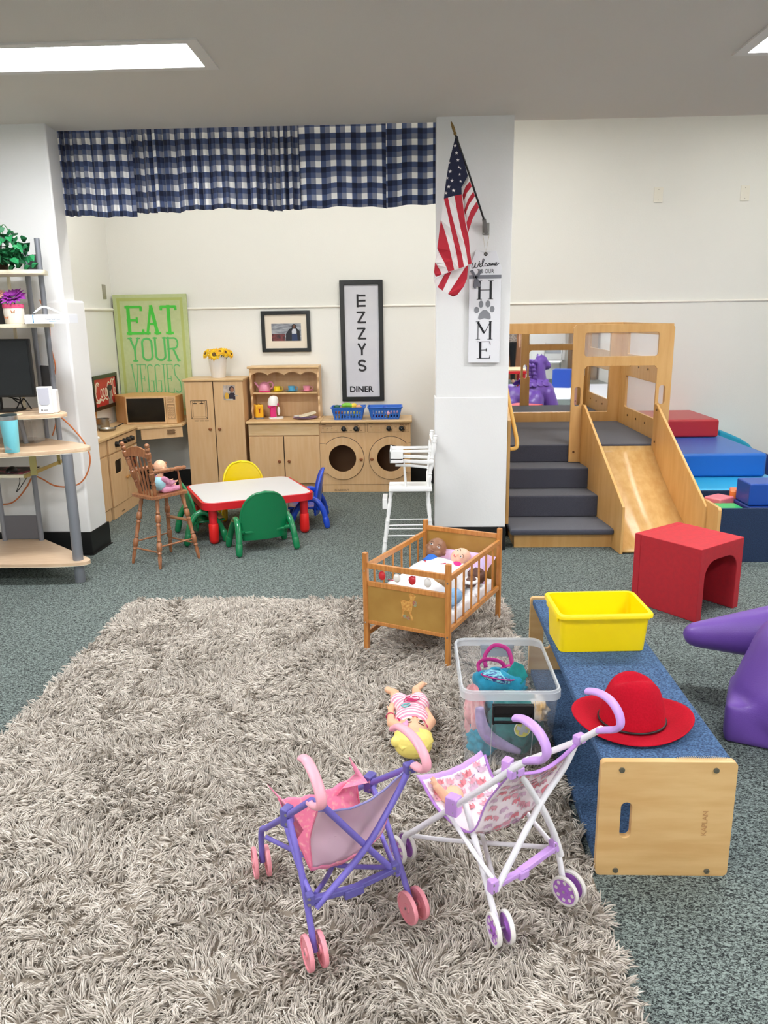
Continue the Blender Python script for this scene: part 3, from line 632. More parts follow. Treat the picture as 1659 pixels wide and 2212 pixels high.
ph = thing('photo_print', 'small colour photo of a child in a black top taped to the toy refrigerator', 'photo', (-1.553, 6.7375, .885))
obj('paper', B().box(-.052, .052, -.0008, 0, -.062, .062), mat('photo_bg', 'cfc2b8', .4, col2='8f8074', scale=18), ph)
obj('printed_child', B().prism([(-.002, -.06), (-.004, -.02), (.01, .0), (.04, -.002), (.05, -.02), (.05, -.06)], -.0014, -.0008, 'xz').prism(circ(.022, .030, .022, 20, .026), -.0014, -.0008, 'xz'), mat('photo_dark', '2c2230', .5), ph)
obj('printed_face', B().prism(circ(.026, .024, .016, 20, .020), -.0018, -.0014, 'xz'), mat('photo_skin', '9c6a4e', .5), ph)
obj('printed_toy', B().prism(circ(-.022, -.03, .018, 16, .03), -.0014, -.0008, 'xz'), mat('photo_yellow', 'd8a83a', .5), ph)
obj('tape', B().box(-.03, .03, -.0022, -.0018, -.066, -.054).box(.045, .072, -.0022, -.0018, -.03, -.022), mat('clear_tape', 'eae4da', .3, alpha=.5), ph)
# --- dresser / hutch
O = (-1.09, 6.9, 0)
t = thing('toy_hutch', 'maple toy hutch with scalloped top shelf holding the tea set', 'toy hutch', O)
ko('cabinet', B().box(-1.404, -.785, 6.735, 7.07, .085, .615).box(-1.39, -.80, 6.76, 7.07, 0, .085), maple)
ko('worktop', B().box(-1.418, -.768, 6.695, 7.073, .615, .637), mapleedge, .007)
ko('drawer', B().box(-1.400, -.787, 6.72, 6.735, .512, .608), mat('pale_maple_drawer', 'dfc193', .42, col2='d2ac78', scale=6, stretch=(.8, 6, 5), detail=6))
d1 = ko('door', B().box(-1.400, -1.103, 6.72, 6.735, .088, .502), maple); d2 = ko('door', B().box(-1.095, -.787, 6.72, 6.735, .088, .502), maple)
ko('door_gap', B().box(-1.103, -1.095, 6.7345, 6.7348, .088, .502), gap, 0)
knob(d1, (-1.141-O[0], 6.72-O[1], .285), (0, -1, 0), kn); knob(d2, (-1.056-O[0], 6.72-O[1], .285), (0, -1, 0), kn)
def hp():
    P = [(6.90, .637)]
    for i in range(25):
        z = .65+.40*i/24; P.append((6.915-.018*math.sin((z-.65)/.40*PI*4)**2-.02*(z > .84), z))
    return P+[(6.885, 1.075), (7.07, 1.075), (7.07, .637)]
for x in (-1.402, -.808): ko('hutch_side', B().prism(hp(), x, x+.018, 'yz'), maple, .003)
ko('hutch_back', B().box(-1.384, -.808, 7.058, 7.068, .637, 1.075), maple)
ko('shelf', B().box(-1.384, -.808, 6.905, 7.058, .850, .866), mapleedge, .004)
ko('hutch_top', B().box(-1.418, -.788, 6.865, 7.073, 1.075, 1.095), mapleedge, .006)
P = [(-1.384, 1.075), (-1.384, 1.022)]
for i in range(81): u = i/80; P.append((-1.384+.576*u, 1.018+.026*abs(math.sin(u*PI*4))**.8))
P += [(-.808, 1.075)]
ko('scalloped_valance', B().prism(P, 6.885, 6.90, 'xz'), maple, 0)
# --- washer and dryer
O = (-.39, 6.9, 0)
t = thing('toy_washer_dryer', 'maple toy washer and dryer unit with two round doors and black dials', 'toy washer', O)
fz = [(-.785, .07), (-.785, .615), (.005, .615), (.005, .07)]
cxs = (-.590, -.170)
ko('front_board', B().prism(fz, 6.735, 6.747, 'xz', [circ(c, .303, .122, 40) for c in cxs]), maple, 0)
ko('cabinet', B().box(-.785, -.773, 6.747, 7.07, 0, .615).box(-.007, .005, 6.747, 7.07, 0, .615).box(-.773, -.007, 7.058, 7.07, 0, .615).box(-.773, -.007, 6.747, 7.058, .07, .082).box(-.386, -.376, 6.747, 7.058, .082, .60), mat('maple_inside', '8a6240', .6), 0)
ko('worktop', B().box(-.767, .018, 6.69, 7.073, .615, .637), mapleedge, .008)
ko('kick_board', B().box(-.773, .005, 6.738, 6.75, 0, .066), maple)
for c, s in zip(cxs, (-1, 1)):
    a0 = math.radians(42); P = []
    for i in range(49):
        a = -PI+a0+(2*PI-2*a0)*i/48; P.append((c-s*(.187*math.cos(a)), .303+.187*math.sin(a)))
    e = c+s*.187*math.cos(a0); ex = -.785 if s < 0 else .005
    P += [(e+s*.02, .303+.187*math.sin(a0)+.006), (ex, .303+.187*math.sin(a0)+.006), (ex, .303-.187*math.sin(a0)-.006), (e+s*.02, .303-.187*math.sin(a0)-.006)]
    big = [(c+(x-c)*1.022, .303+(z-.303)*1.022) for x, z in P]; big = [(min(max(x, -.785), .005), z) for x, z in big]
    ko('door_groove', B().prism(big, 6.7335, 6.735, 'xz', [circ(c, .303, .1215, 40)]), gap, 0)
    dd = ko('door', B().prism(P, 6.724, 6.734, 'xz', [circ(c, .303, .119, 48)]), maple, .0015)
    knob(dd, (c-s*.163-O[0], 6.724-O[1], .297), (0, -1, 0), kn, .015)
bl = mat('burnt_line', '6a4524', .7)
b = B()
def rrl(b, x0, x1, z0, z1, r, wd, y0_, y1_):
    o = rrect(x0, x1, z0, z1, r); i = rrect(x0+wd, x1-wd, z0+wd, z1-wd, max(r-wd, .001)); b.prism(o, y0_, y1_, 'xz', [i])
rrl(b, -.772, -.386, .529, .609, .008, .0022, 6.7340, 6.735); rrl(b, -.370, -.008, .529, .609, .008, .0022, 6.7340, 6.735)
for cx in (-.574, -.183):
    for i in range(11): a = PI*(-.15+1.3*i/10); b.cyl((cx+.034*math.cos(a), 6.7343, .562+.034*math.sin(a)), (cx+.034*math.cos(a), 6.735, .562+.034*math.sin(a)), .0018, n=6)
for cx in (-.467, -.074): b.tube([(cx+.031*math.cos(q), 6.7346, .563+.031*math.sin(q)) for q in [2.0-i*.2 for i in range(18)]], .002, 6)
for x0, z in ((-.765, .597), (-.355, .600)): b.box(x0, x0+.035, 6.7342, 6.735, z, z+.004)
for x0, z, L in ((-.762, .580, .09), (-.525, .583, .018), (-.435, .583, .02), (-.522, .542, .02), (-.432, .542, .018), (-.132, .572, .018), (-.046, .588, .02), (-.046, .546, .026), (-.76, .565, .012), (-.722, .565, .012), (-.682, .565, .012), (-.345, .575, .018), (-.605, .583, .012), (-.555, .583, .012)): b.box(x0, x0+L, 6.7342, 6.735, z, z+.003)
ko('panel_print', b, bl, 0)
for x in (-.719, -.678, -.639, -.323, -.267): ko('switch', B().box(x-.009, x+.009, 6.731, 6.735, .545, .562), mapleedge, .001)
for x in (-.574, -.467, -.183, -.074):
    e = ko('dial', B().lathe([(.023, 0), (.021, .014), (.016, .018), (.001, .018)], (x, 6.734, .562), (0, -1, 0), 24), black, 0)
    obj('dial_pointer', sub(B().obox((x+.012, 6.722, .556), (.03, .014, .012), (0, .5, 0)), O), black, e, bev=.002)
    obj('dial_cap', sub(B().cyl((x, 6.7165, .562), (x, 6.714, .562), .003, n=10), O), steel, e)
text('lettering', 'CHILDCRAFT', mat('burnt_dark', '3a2416', .6), t, w=.13, h=.016, loc=(-.604-O[0], 6.7375-O[1], .018), rot=(PI/2, 0, 0))
# --- tea set and toys on the hutch
def gl(n, c): return mat('toy_'+n, c, .3, coat=.2)
pk, hp_, ye, tb = gl('pink', 'e79ab4'), gl('hot_pink', 'dc2f7e'), gl('yellow', 'f2d62e'), gl('sky', '5fb2d6')
t = thing('toy_teapot', 'pink toy teapot with hot pink base on the hutch shelf', 'toy teapot', (-1.29, 6.975, .866))
obj('pot', B().lathe([(.001, .010), (.052, .012), (.054, .03), (.046, .062), (.030, .082), (.012, .088), (.001, .089)], n=32), pk, t, smooth=60)
obj('base', B().lathe([(.001, 0), (.052, 0), (.054, .012), (.001, .016)], n=32), hp_, t)
obj('spout', B().tube([(-.045, 0, .035), (-.062, 0, .058), (-.085, 0, .086)], [.013, .010, .008], 12), pk, t, smooth=60)
obj('handle', B().tube(cr([(.030, 0, .078), (.060, 0, .085), (.078, 0, .066), (.070, 0, .038), (.050, 0, .025)], 6), .007, 10), pk, t, smooth=60)
t0 = None
for x, m, n in ((-1.175, ye, 'yellow'), (-1.046, tb, 'sky blue'), (-.912, gl('rose', 'ee9cb0'), 'pink')):
    s = obj('toy_saucer', B().lathe([(.001, 0), (.034, 0), (.055, .009), (.057, .011), (.034, .004), (.001, .004)], n=32), m, loc=(x, 6.965, .8665)); tag(s, '%s toy saucer under the %s cup on the hutch shelf' % (n, n), 'saucer', 'toy saucers')
    t = thing('toy_cup', '%s toy teacup standing on its saucer on the hutch shelf' % n, 'toy cup', (x, 6.965, .8708), 0, 'toy teacups')
    obj('cup', B().lathe([(.001, 0), (.027, 0), (.032, .045), (.0335, .045), (.030, .044), (.025, .004), (.001, .004)], n=28), m, t, smooth=60)
    obj('handle', B().tube(cr([(.030, 0, .036), (.046, 0, .038), (.050, 0, .025), (.044, 0, .012), (.028, 0, .010)], 5), .003, 8), m, t, smooth=60)
t = thing('toy_toaster', 'yellow toy toaster with red lever on the hutch worktop', 'toy toaster', (-1.338, 6.90, .637), .35)
obj('toaster_body', B().box(-.036, .036, -.05, .05, .012, .128), gl('amber', 'f3b61c'), t, bev=.012, seg=4)
obj('base', B().box(-.034, .034, -.048, .048, 0, .014), mat('grey_base', '77797c', .5), t, bev=.003)
obj('slot', B().box(-.022, -.008, -.038, .038, .1275, .1295).box(.008, .022, -.038, .038, .1275, .1295), mat('dark_red', '4a120e', .5), t)
obj('lever', B().box(-.003, .003, -.053, -.049, .055, .095).box(-.011, .011, -.060, -.050, .088, .095), mat('red_lever', 'b2281c', .4), t, bev=.001)
t = thing('toy_mixer', 'hot pink and white toy stand mixer on the hutch worktop', 'toy mixer', (-1.205, 6.90, .637), .3)
obj('mixer_base', B().prism(rrect(-.045, .085, -.035, .035, .03, 6), 0, .014, 'xy'), white, t, bev=.004)
obj('column', B().box(-.032, .022, -.025, .025, .014, .115), hp_, t, bev=.008, seg=3)
obj('collar', B().obox((-.002, 0, .118), (.098, .062, .028), (0, -.25, 0)), hp_, t, bev=.008)
obj('head', B().lathe([(.001, 0), (.045, .0), (.047, .02), (.040, .055), (.026, .078), (.001, .084)], (-.004, 0, .118), (.08, 0, 1), 28), white, t, smooth=60)
obj('head_handle', B().tube(cr([(.005, 0, .195), (.030, 0, .185), (.038, 0, .16), (.035, 0, .135)], 5), .008, 10), white, t, smooth=60)
obj('beater', B().ell((.045, 0, .065), (.014, .014, .038)), white, t, smooth=60)
o = obj('toy_plate', B().lathe([(.001, 0), (.07, 0), (.108, .012), (.110, .014), (.07, .004), (.001, .004)], n=40), gl('lilac', 'b496d8'), loc=(-.925, 6.88, .6375)); tag(o, 'large lilac toy plate at the bottom of the plates on the hutch', 'toy plate', 'toy plates')
o = obj('toy_plate', B().lathe([(.001, 0), (.06, 0), (.088, .010), (.090, .012), (.06, .004), (.001, .004)], n=40), gl('greywhite', 'dcdcd8'), loc=(-.935, 6.88, .650)); tag(o, 'pale grey toy plate lying on the lilac plate', 'toy plate', 'toy plates')
o = obj('toy_plate', B().prism(rrect(-.075, .075, -.05, .05, .012), 0, .006, 'xy'), gl('cream', 'ece4c8'), loc=(-.90, 6.87, .672), rot=(.08, -.24, .2), bev=.002); tag(o, 'tilted cream toy tray on top of the toy plates', 'toy plate', 'toy plates')
# --- sunflower pot
t = thing('sunflower_pot', 'white bucket of yellow artificial sunflowers on the toy refrigerator', 'flower pot', (-1.675, 6.90, 1.003))
obj('pot', B().lathe([(.001, 0), (.058, 0), (.060, .004), (.081, .172), (.084, .176), (.079, .176), (.056, .01), (.001, .01)], n=36), white, t, smooth=40)
dk, lf, pe = mat('sunflower_disc', '3a1d0c', .9, col2='8a6a3a', scale=90), mat('leaf_green', '2e6b2c', .6), mat('sunflower_petal', 'f6cc0e', .6, col2='e8a80a', scale=30)
rnd = random.Random(3)
for i, (x, y, z, ax, r) in enumerate([(-.01, -.065, .20, (0, -1, .25), .062), (-.085, -.03, .205, (-.7, -.6, .5), .052), (.075, -.02, .212, (.5, -.7, .6), .056), (.115, -.01, .20, (1, -.35, .35), .045), (-.035, .04, .225, (-.2, .2, 1), .05), (.04, .045, .225, (.3, .4, 1), .05), (.035, -.045, .218, (.2, -.6, .9), .05)]):
    Q = Vector((0, 0, 1)).rotation_difference(Vector(ax).normalized()).to_matrix(); c = Vector((x, y, z)); b = B()
    for ring, n, rr in ((0, 15, 1), (1, 13, .8)):
        for k in range(n):
            a = 2*PI*(k+.5*ring)/n+rnd.uniform(-.08, .08); L = r*rr*rnd.uniform(.9, 1.08); wv = Vector((-math.sin(a), math.cos(a), 0)); dv = Vector((math.cos(a), math.sin(a), 0)); zz = .004+.008*ring
            pts = [dv*L*.3-wv*.004+Vector((0, 0, zz)), dv*L*.3+wv*.004+Vector((0, 0, zz)), dv*L*.65+wv*.009+Vector((0, 0, zz+.004)), dv*L+Vector((0, 0, zz-.004)), dv*L*.65-wv*.009+Vector((0, 0, zz+.004))]
            b.add([c+Q@p for p in pts], [(0, 1, 2, 3, 4)])
    fl = obj('sunflower', b, pe, t, smooth=0, mods=[('SOLIDIFY', dict(thickness=.0012))])
    obj('flower_disc', B().lathe([(r*.36, 0), (r*.36, .010), (r*.22, .015), (.001, .013)], c, ax, 20), dk, fl)
    obj('stem', B().tube([c, (x*.35, y*.35, .12)], .003, 6), lf, t)
b = B()
for k in range(9):
    a = k*.8; c = Vector((.055*math.cos(a), .055*math.sin(a), .185)); d = Vector((math.cos(a), math.sin(a), .25)); s = Vector((-math.sin(a), math.cos(a), 0))
    b.add([c, c+d*.02+s*.016, c+d*.05, c+d*.02-s*.016], [(0, 1, 2, 3)])
obj('leaves', b, lf, t, mods=[('SOLIDIFY', dict(thickness=.001))])
# --- blue baskets with toys
bb = mat('blue_basket', '2f6fd0', .4)
def basket(label, x, w, toys, seed, rz=0):
    O = (x, 6.84, .637); t = thing('toy_basket', label, 'basket', O, rz)
    w0, d0, w1, d1, h = w*.83, .165, w, .205, .105; th = .0025
    def side(nm, n, wlo, whi, place):
        out = [(-wlo/2, 0), (wlo/2, 0), (whi/2, h), (-whi/2, h)]; hs = []
        for r, z0 in enumerate((.014, .050)):
            for i in range(n):
                c = (i-(n-1)/2)*.026; hs.append([(c-.007, z0), (c+.006, z0), (c+.009, z0+.024), (c+.003, z0+.028), (c-.004, z0+.026)])
        b = B().prism(out, 0, th, 'xz', hs); b.v = [place(*p) for p in b.v]; obj('basket_side', b, bb, t)
    sy = (d1-d0)/2/h; sx_ = (w1-w0)/2/h
    side('', 9, w0, w1, lambda X, Y, Z: (X, -d0/2-sy*Z+Y, Z)); side('', 9, w0, w1, lambda X, Y, Z: (X, d0/2+sy*Z-Y, Z))
    side('', 5, d0, d1, lambda X, Y, Z: (-w0/2-sx_*Z+Y, X, Z)); side('', 5, d0, d1, lambda X, Y, Z: (w0/2+sx_*Z-Y, X, Z))
    obj('basket_floor', B().box(-w0/2, w0/2, -d0/2, d0/2, 0, th), bb, t)
    obj('rim', B().prism(rrect(-w1/2-.008, w1/2+.008, -d1/2-.008, d1/2+.008, .016), h-.004, h+.003, 'xy', [rrect(-w1/2+.002, w1/2-.002, -d1/2+.002, d1/2-.002, .012)]), bb, t, bev=.002)
    rnd = random.Random(seed)
    for i, (lab, col, dx, dy, dz, r) in enumerate(toys):
        mm = mat('toyfood_'+col, col, .4); b = B()
        kind = i % 3
        if kind == 0: b.ell((0, 0, 0), r, (0, rnd.uniform(-.5, .5), rnd.uniform(0, 3)))
        elif kind == 1:
            b.lathe([(.001, -r[0]), (r[1]*.6, -r[0]*.9), (r[1], 0), (r[1]*.5, r[0]*.85), (.001, r[0])], (0, 0, 0), (math.cos(i), math.sin(i), .3), 16)
        else: b.tube(cr([(-r[0], 0, -.004), (-r[0]*.4, r[1]*.5, .006), (r[0]*.4, r[1]*.5, .006), (r[0], 0, -.004)], 5), [r[2]*.5*(1-.6*abs(q/15*2-1)**3) for q in range(16)], 10)
        o = obj('toy_food', b, mm, smooth=60, loc=(x+dx, 6.84+dy, .637+dz)); tag(o, lab, 'toy', 'toys in the blue baskets')
E_ = (.05, .035, .03)
basket('blue slotted basket of toy food on the washer, left one', -.535, .285, [
    ('dark green toy vegetable at the left of the left blue basket', '0f5c46', -.10, -.02, .102, (.034, .028, .022)), ('brown toy food in the left blue basket', '8c6a5e', -.055, .0, .10, (.04, .02, .02)), ('light green toy pepper on top of the left blue basket', '7cc43a', -.012, -.015, .112, (.045, .02, .042)),
    ('yellow toy fries sticking up in the left blue basket', 'f2cf4a', .045, -.005, .112, (.030, .022, .024)), ('tan toy food at the right of the left blue basket', 'd9a07a', .09, -.01, .10, (.03, .024, .02)), ('orange toy food in the left blue basket', 'd97a3c', -.07, -.055, .06, (.04, .03, .05)),
    ('cream toy food in the left blue basket', 'e6d7a0', .0, -.055, .06, (.045, .03, .03)), ('dark toy food in the left blue basket', '3c2c20', -.045, -.055, .03, (.03, .022, .02)), ('olive toy food in the left blue basket', 'a8a03c', .06, -.05, .04, (.045, .028, .05)), ('beige toy food in the left blue basket', 'c8a878', -.09, -.05, .03, (.035, .024, .024))], 5)
basket('blue slotted basket of pink and white toys on the washer, right one', -.216, .29, [
    ('white toy in the right blue basket', 'f0f2f6', -.05, -.055, .065, (.04, .025, .03)), ('pale pink toy in the right blue basket', 'ecb8cc', .045, -.055, .065, (.05, .028, .03)), ('plum toy in the right blue basket', '7a1f52', -.05, -.055, .03, (.05, .025, .045)),
    ('yellow toy in the right blue basket', 'e0b43c', .02, -.055, .03, (.02, .02, .02)), ('light pink toy in the right blue basket', 'f2c4d2', .09, -.05, .06, (.03, .024, .03)), ('navy toy in the right blue basket', '2b2f5a', .08, -.05, .03, (.05, .022, .04)), ('blue round toy just above the rim of the right blue basket', '2a52b8', .0, -.03, .09, (.03, .02, .02))], 6, .02)
# ================= wall art =================
# EAT YOUR VEGGIES canvas
t = thing('canvas_sign', 'green EAT YOUR VEGGIES canvas leaning on the alcove back wall', 'wall sign', (-2.283, 7.064, .66))
obj('canvas', B().box(-.326, .326, -.012, .018, 0, 1.06), mat('sage_canvas', 'bfcb98', .8, col2='b8c690', scale=30, bump=.15, bscale=500), t, bev=.002)
obj('border', B().prism([(-.292, .04), (.292, .04), (.292, 1.03), (-.292, 1.03)], -.0128, -.012, 'xz', [[(-.268, .062), (.268, .062), (.268, 1.005), (-.268, 1.005)]]), mat('olive_border', 'b2bd70', .8), t)
gr1, gr2, gr3 = mat('veggie_green', '4cc644', .8), mat('veggie_green2', '5abf66', .8), mat('veggie_green3', '6cbd78', .8)
RC = [0]
def rib(b, pts, w, y=-.0128):
    for p, q in zip(pts[:-1], pts[1:]):
        RC[0] += 1; yy_ = y-.00007*(RC[0] % 9); p, q = Vector((p[0], yy_, p[1])), Vector((q[0], yy_, q[1]))
        if (q-p).length < 1e-6: continue
        d = (q-p).normalized()*w*.18; b.bar(p-d, q+d, w, .0012, upv=(0, 1, 0))
def arc(cx, cz, rx, rz, a0, a1, n=10): return [(cx+rx*math.cos(math.radians(a0+(a1-a0)*i/n)), cz+rz*math.sin(math.radians(a0+(a1-a0)*i/n))) for i in range(n+1)]
def glyph(b, ch, x0, x1, z0, z1, w, sw):
    cx, cz, W, H = (x0+x1)/2, (z0+z1)/2, x1-x0, z1-z0; s = sw
    def serif(x, z, l=None): l = l or s*1.1; rib(b, [(x-l, z), (x+l, z)], w*.7)
    if ch == 'E': rib(b, [(x0+w/2, z0), (x0+w/2, z1)], w); rib(b, [(x0-s*.4, z1-w*.3), (x1, z1-w*.3), (x1, z1-H*.16)], w*.75); rib(b, [(x0-s*.4, z0+w*.3), (x1+s*.3, z0+w*.3), (x1+s*.3, z0+H*.16)], w*.75); rib(b, [(x0, cz), (x0+W*.68, cz)], w*.7); rib(b, [(x0+W*.68, cz-H*.09), (x0+W*.68, cz+H*.09)], w*.6)
    elif ch == 'A': rib(b, [(x0+w/2, z0), (cx, z1)], w*.75); rib(b, [(cx, z1), (x1-w/2, z0)], w); rib(b, [(x0+W*.26, z0+H*.36), (x1-W*.24, z0+H*.36)], w*.6); serif(x0+w/2, z0+w*.3); serif(x1-w/2, z0+w*.3, s*1.2)
    elif ch == 'T': rib(b, [(cx, z0), (cx, z1)], w); rib(b, [(x0, z1-H*.15), (x0, z1-w*.3), (x1, z1-w*.3), (x1, z1-H*.15)], w*.75); serif(cx, z0+w*.3, s*1.4)
    elif ch == 'I': rib(b, [(cx, z0), (cx, z1)], w); rib(b, [(x0, z1-w*.3), (x1, z1-w*.3)], w*.75)
    elif ch in 'YV':
        m = cz if ch == 'Y' else z0; rib(b, [(x0+w/2, z1), (cx, m)], w); rib(b, [(x1-w/2, z1), (cx, m)], w*.8)
        if ch == 'Y': rib(b, [(cx, m), (cx, z0)], w); serif(cx, z0+w*.3, s*1.3)
        serif(x0+w/2, z1-w*.3); serif(x1-w/2, z1-w*.3)
    elif ch == 'O': rib(b, arc(cx, z1-W*.45, W/2-w/2, W*.45-w/2, 0, 180)+arc(cx, z0+W*.45, W/2-w/2, W*.45-w/2, 180, 360)+[(x1-w/2, z1-W*.45)], w)
    elif ch == 'U': rib(b, [(x0+w/2, z1)]+arc(cx, z0+W*.45, W/2-w/2, W*.45-w/2, 180, 360)+[(x1-w/2, z1)], w); serif(x0+w/2, z1-w*.3); serif(x1-w/2, z1-w*.3)
    elif ch == 'R': rib(b, [(x0+w/2, z0), (x0+w/2, z1)], w); rib(b, [(x0-s*.4, z1-w*.4)]+arc(x1-W*.4, z1-H*.25, W*.4-w/2, H*.25-w*.4, 90, -90)+[(x0, z1-H*.5)], w*.8); rib(b, [(cx, cz), (x1-w/2, z0)], w); serif(x0+w/2, z0+w*.3); serif(x1-w/2, z0+w*.3, s*.8)
    elif ch == 'G': rib(b, arc(cx, z1-W*.45, W/2-w/2, W*.45-w/2, 20, 180)+arc(cx, z0+W*.45, W/2-w/2, W*.45-w/2, 180, 360)+[(x1-w/2, cz-.02)], w); rib(b, [(x1-W*.55, cz-.02), (x1+s*.3, cz-.02)], w*.8)
    elif ch == 'S': rib(b, arc(cx, z1-W*.5, W/2-w/2, W*.5-w/2, 20, 180)+[(x0+w, cz+H*.12), (x1-w, cz-H*.12)]+arc(cx, z0+W*.5, W/2-w/2, W*.5-w/2, 0, -160), w)
def word(par, m, s, x0, x1, z0, z1, w, sw, widths, gapf=.12):
    tot = sum(widths); g = (x1-x0)*gapf/(len(s)-1); sc_ = ((x1-x0)-g*(len(s)-1))/tot; x = x0; b = B()
    for ch, q in zip(s, widths): glyph(b, ch, x, x+q*sc_, z0, z1, w, sw); x += q*sc_+g
    obj('lettering', b, m, par, smooth=0)
word(t, gr1, 'EAT', -.212, .226, .718, .962, .030, .022, (1, .95, 1), .13)
word(t, gr2, 'YOUR', -.212, .232, .482, .690, .018, .016, (.9, 1, 1, 1), .10)
word(t, gr3, 'VEGGIES', -.212, .232, .200, .456, .0095, .009, (1, .8, .85, .85, .45, .8, .95), .16)
# framed photo
t = thing('picture_frame', 'black framed and matted photo of a bearded man in dark clothes', 'picture', (-1.092, 7.088, 1.385))
def frm(t, hw, hh, w, d, m, mm, matc='ece6d6', inner=None):
    obj('frame', B().prism([(-hw, -hh), (hw, -hh), (hw, hh), (-hw, hh)], -d, 0, 'xz', [[(-hw+w, -hh+w), (hw-w, -hh+w), (hw-w, hh-w), (-hw+w, hh-w)]]), m, t, bev=.004)
    obj('mat_board', B().box(-hw+w-.003, hw-w+.003, -d*.45, -.002, -hh+w-.003, hh-w+.003), mm, t)
frm(t, .218, .178, .033, .022, blackfr, mat('cream_mat', 'e6dccb', .8))
y = -.0105
obj('photo', B().box(-.128, .135, y, y+.0006, -.082, .068), mat('photo_grey', 'a9aeb6', .5, col2='6b7078', scale=14, stretch=(1, 1, 4)), t)
obj('photo_details', B().box(-.128, -.01, y-.0005, y, -.082, -.02), mat('photo_reddish', '7e3a3c', .5, col2='2a2428', scale=30), t)
obj('photo_figure', B().prism([(-.005, -.082), (.0, -.02), (.03, .02), (.05, .028), (.095, .028), (.122, -.0), (.128, -.082)], y-.001, y-.0004, 'xz').prism(circ(.073, .038, .021, 20, .026), y-.001, y-.0004, 'xz'), mat('photo_coat', '1d1e26', .5), t)
obj('photo_face', B().prism(circ(.073, .042, .013, 16, .015), y-.0015, y-.001, 'xz'), mat('photo_skin2', '6e4a38', .5), t)
obj('photo_shirt', B().prism([(.052, -.0), (.06, .022), (.086, .022), (.094, .0), (.09, -.045), (.056, -.045)], y-.0015, y-.001, 'xz'), mat('photo_shirt', 'c9cdd6', .5), t)
obj('photo_overalls', B().prism([(.05, -.082), (.052, -.02), (.098, -.02), (.102, -.082)], y-.0018, y-.0014, 'xz'), mat('photo_denim', '26375e', .5), t)
# EZZYS DINER
t = thing('picture_frame', 'tall black framed EZZYS DINER sign on the alcove back wall', 'wall sign', (-.418, 7.088, 1.289))
frm(t, .189, .524, .040, .024, blackfr, mat('pale_grey_poster', 'd5d6dc', .5, col2='cdced6', scale=5))
iy = -.0115
b = B(); PI_ = mat('poster_ink', '26262a', .6)
for s, z in zip('EZZYS', (1.638, 1.497, 1.358, 1.222, 1.080)):
    x0, x1, z0, z1, w_ = -.042, .034, z-1.289-.052, z-1.289+.052, .017; h_ = w_/2; cz = (z0+z1)/2; yy = iy-.0006
    if s == 'E': rib(b, [(x0+h_, z0), (x0+h_, z1)], w_, yy); [rib(b, [(x0+h_, q), (x1, q)], w_*.9, yy) for q in (z0+h_, cz, z1-h_)]
    if s == 'Z': rib(b, [(x0, z1-h_), (x1-h_, z1-h_)], w_*.9, yy); rib(b, [(x1-h_*1.1, z1-h_), (x0+h_*1.1, z0+h_)], w_, yy); rib(b, [(x0+h_, z0+h_), (x1, z0+h_)], w_*.9, yy)
    if s == 'Y': rib(b, [(x0+h_*.8, z1-.003), (-.004, cz-.004)], w_, yy); rib(b, [(x1-h_*.8, z1-.003), (-.004, cz-.004)], w_, yy); rib(b, [(-.004, cz), (-.004, z0+.003)], w_, yy)
    if s == 'S': rib(b, arc(-.004, cz+.022, .029, .0215, 25, 180)+arc(-.004, cz+.022, .029, .0215, 180, 262)+arc(-.004, cz-.023, .030, .0215, 80, -155), w_, yy)
obj('lettering', b, PI_, t, smooth=0)
text('lettering', 'DINER', MATS['poster_ink'], t, w=.212, h=.053, loc=(-.012, iy, .871-1.289), off=.03)
# soft drink picture
t = thing('picture_frame', 'black framed red soft drink poster with cream script, propped on the toy stove', 'poster', (-2.585, 6.62, .776), PI/2+.02)
obj('frame', B().prism([(-.285, 0), (.285, 0), (.285, .285), (-.285, .285)], -.012, .008, 'xz', [[(-.255, .03), (.255, .03), (.255, .255), (-.255, .255)]]), blackfr, t, bev=.002)
obj('poster', B().box(-.258, .258, -.002, .004, .027, .258), mat('poster_red', 'b8322c', .5, col2='c23c34', scale=8), t)
cre = mat('script_cream', 'e8dcc4', .6)
b = B(); yy = -.0028
rib(b, arc(-.175, .15, .055, .075, 50, 310, 14), .014, yy); rib(b, arc(-.175, .15, .035, .055, 60, 180, 8), .006, yy)
rib(b, arc(-.095, .135, .022, .034, 0, 360, 12), .010, yy); rib(b, arc(-.04, .135, .022, .034, 50, 320, 12), .010, yy); rib(b, arc(.01, .135, .020, .034, 0, 360, 12)+[(.032, .165), (.032, .105)], .010, yy)
rib(b, arc(.085, .14, .045, .075, 60, 300, 12), .012, yy); rib(b, [(.13, .21), (.16, .235), (.21, .225), (.235, .24)], .012, yy); rib(b, [(.15, .22), (.14, .12), (.16, .09)], .010, yy); rib(b, [(.19, .22), (.185, .12), (.205, .1)], .009, yy); rib(b, arc(.225, .13, .016, .03, 0, 360, 10), .008, yy)
rib(b, [(-.23, .07), (-.17, .06), (-.11, .085), (-.08, .07), (-.02, .09), (.03, .07)], .014, yy)
obj('script', b, cre, t, smooth=0)
obj('portrait', B().prism(circ(.095, .115, .045, 24, .06), -.0045, -.002, 'xz').prism([(.05, .027), (.06, .07), (.13, .07), (.16, .027)], -.0045, -.002, 'xz'), mat('portrait_grey', '9b9488', .6), t)
obj('portrait_hat', B().prism(circ(.095, .165, .062, 24, .028), -.0055, -.0045, 'xz').prism(circ(.065, .125, .018, 16, .045), -.0055, -.0045, 'xz'), mat('portrait_dark', '3c3a38', .6), t)
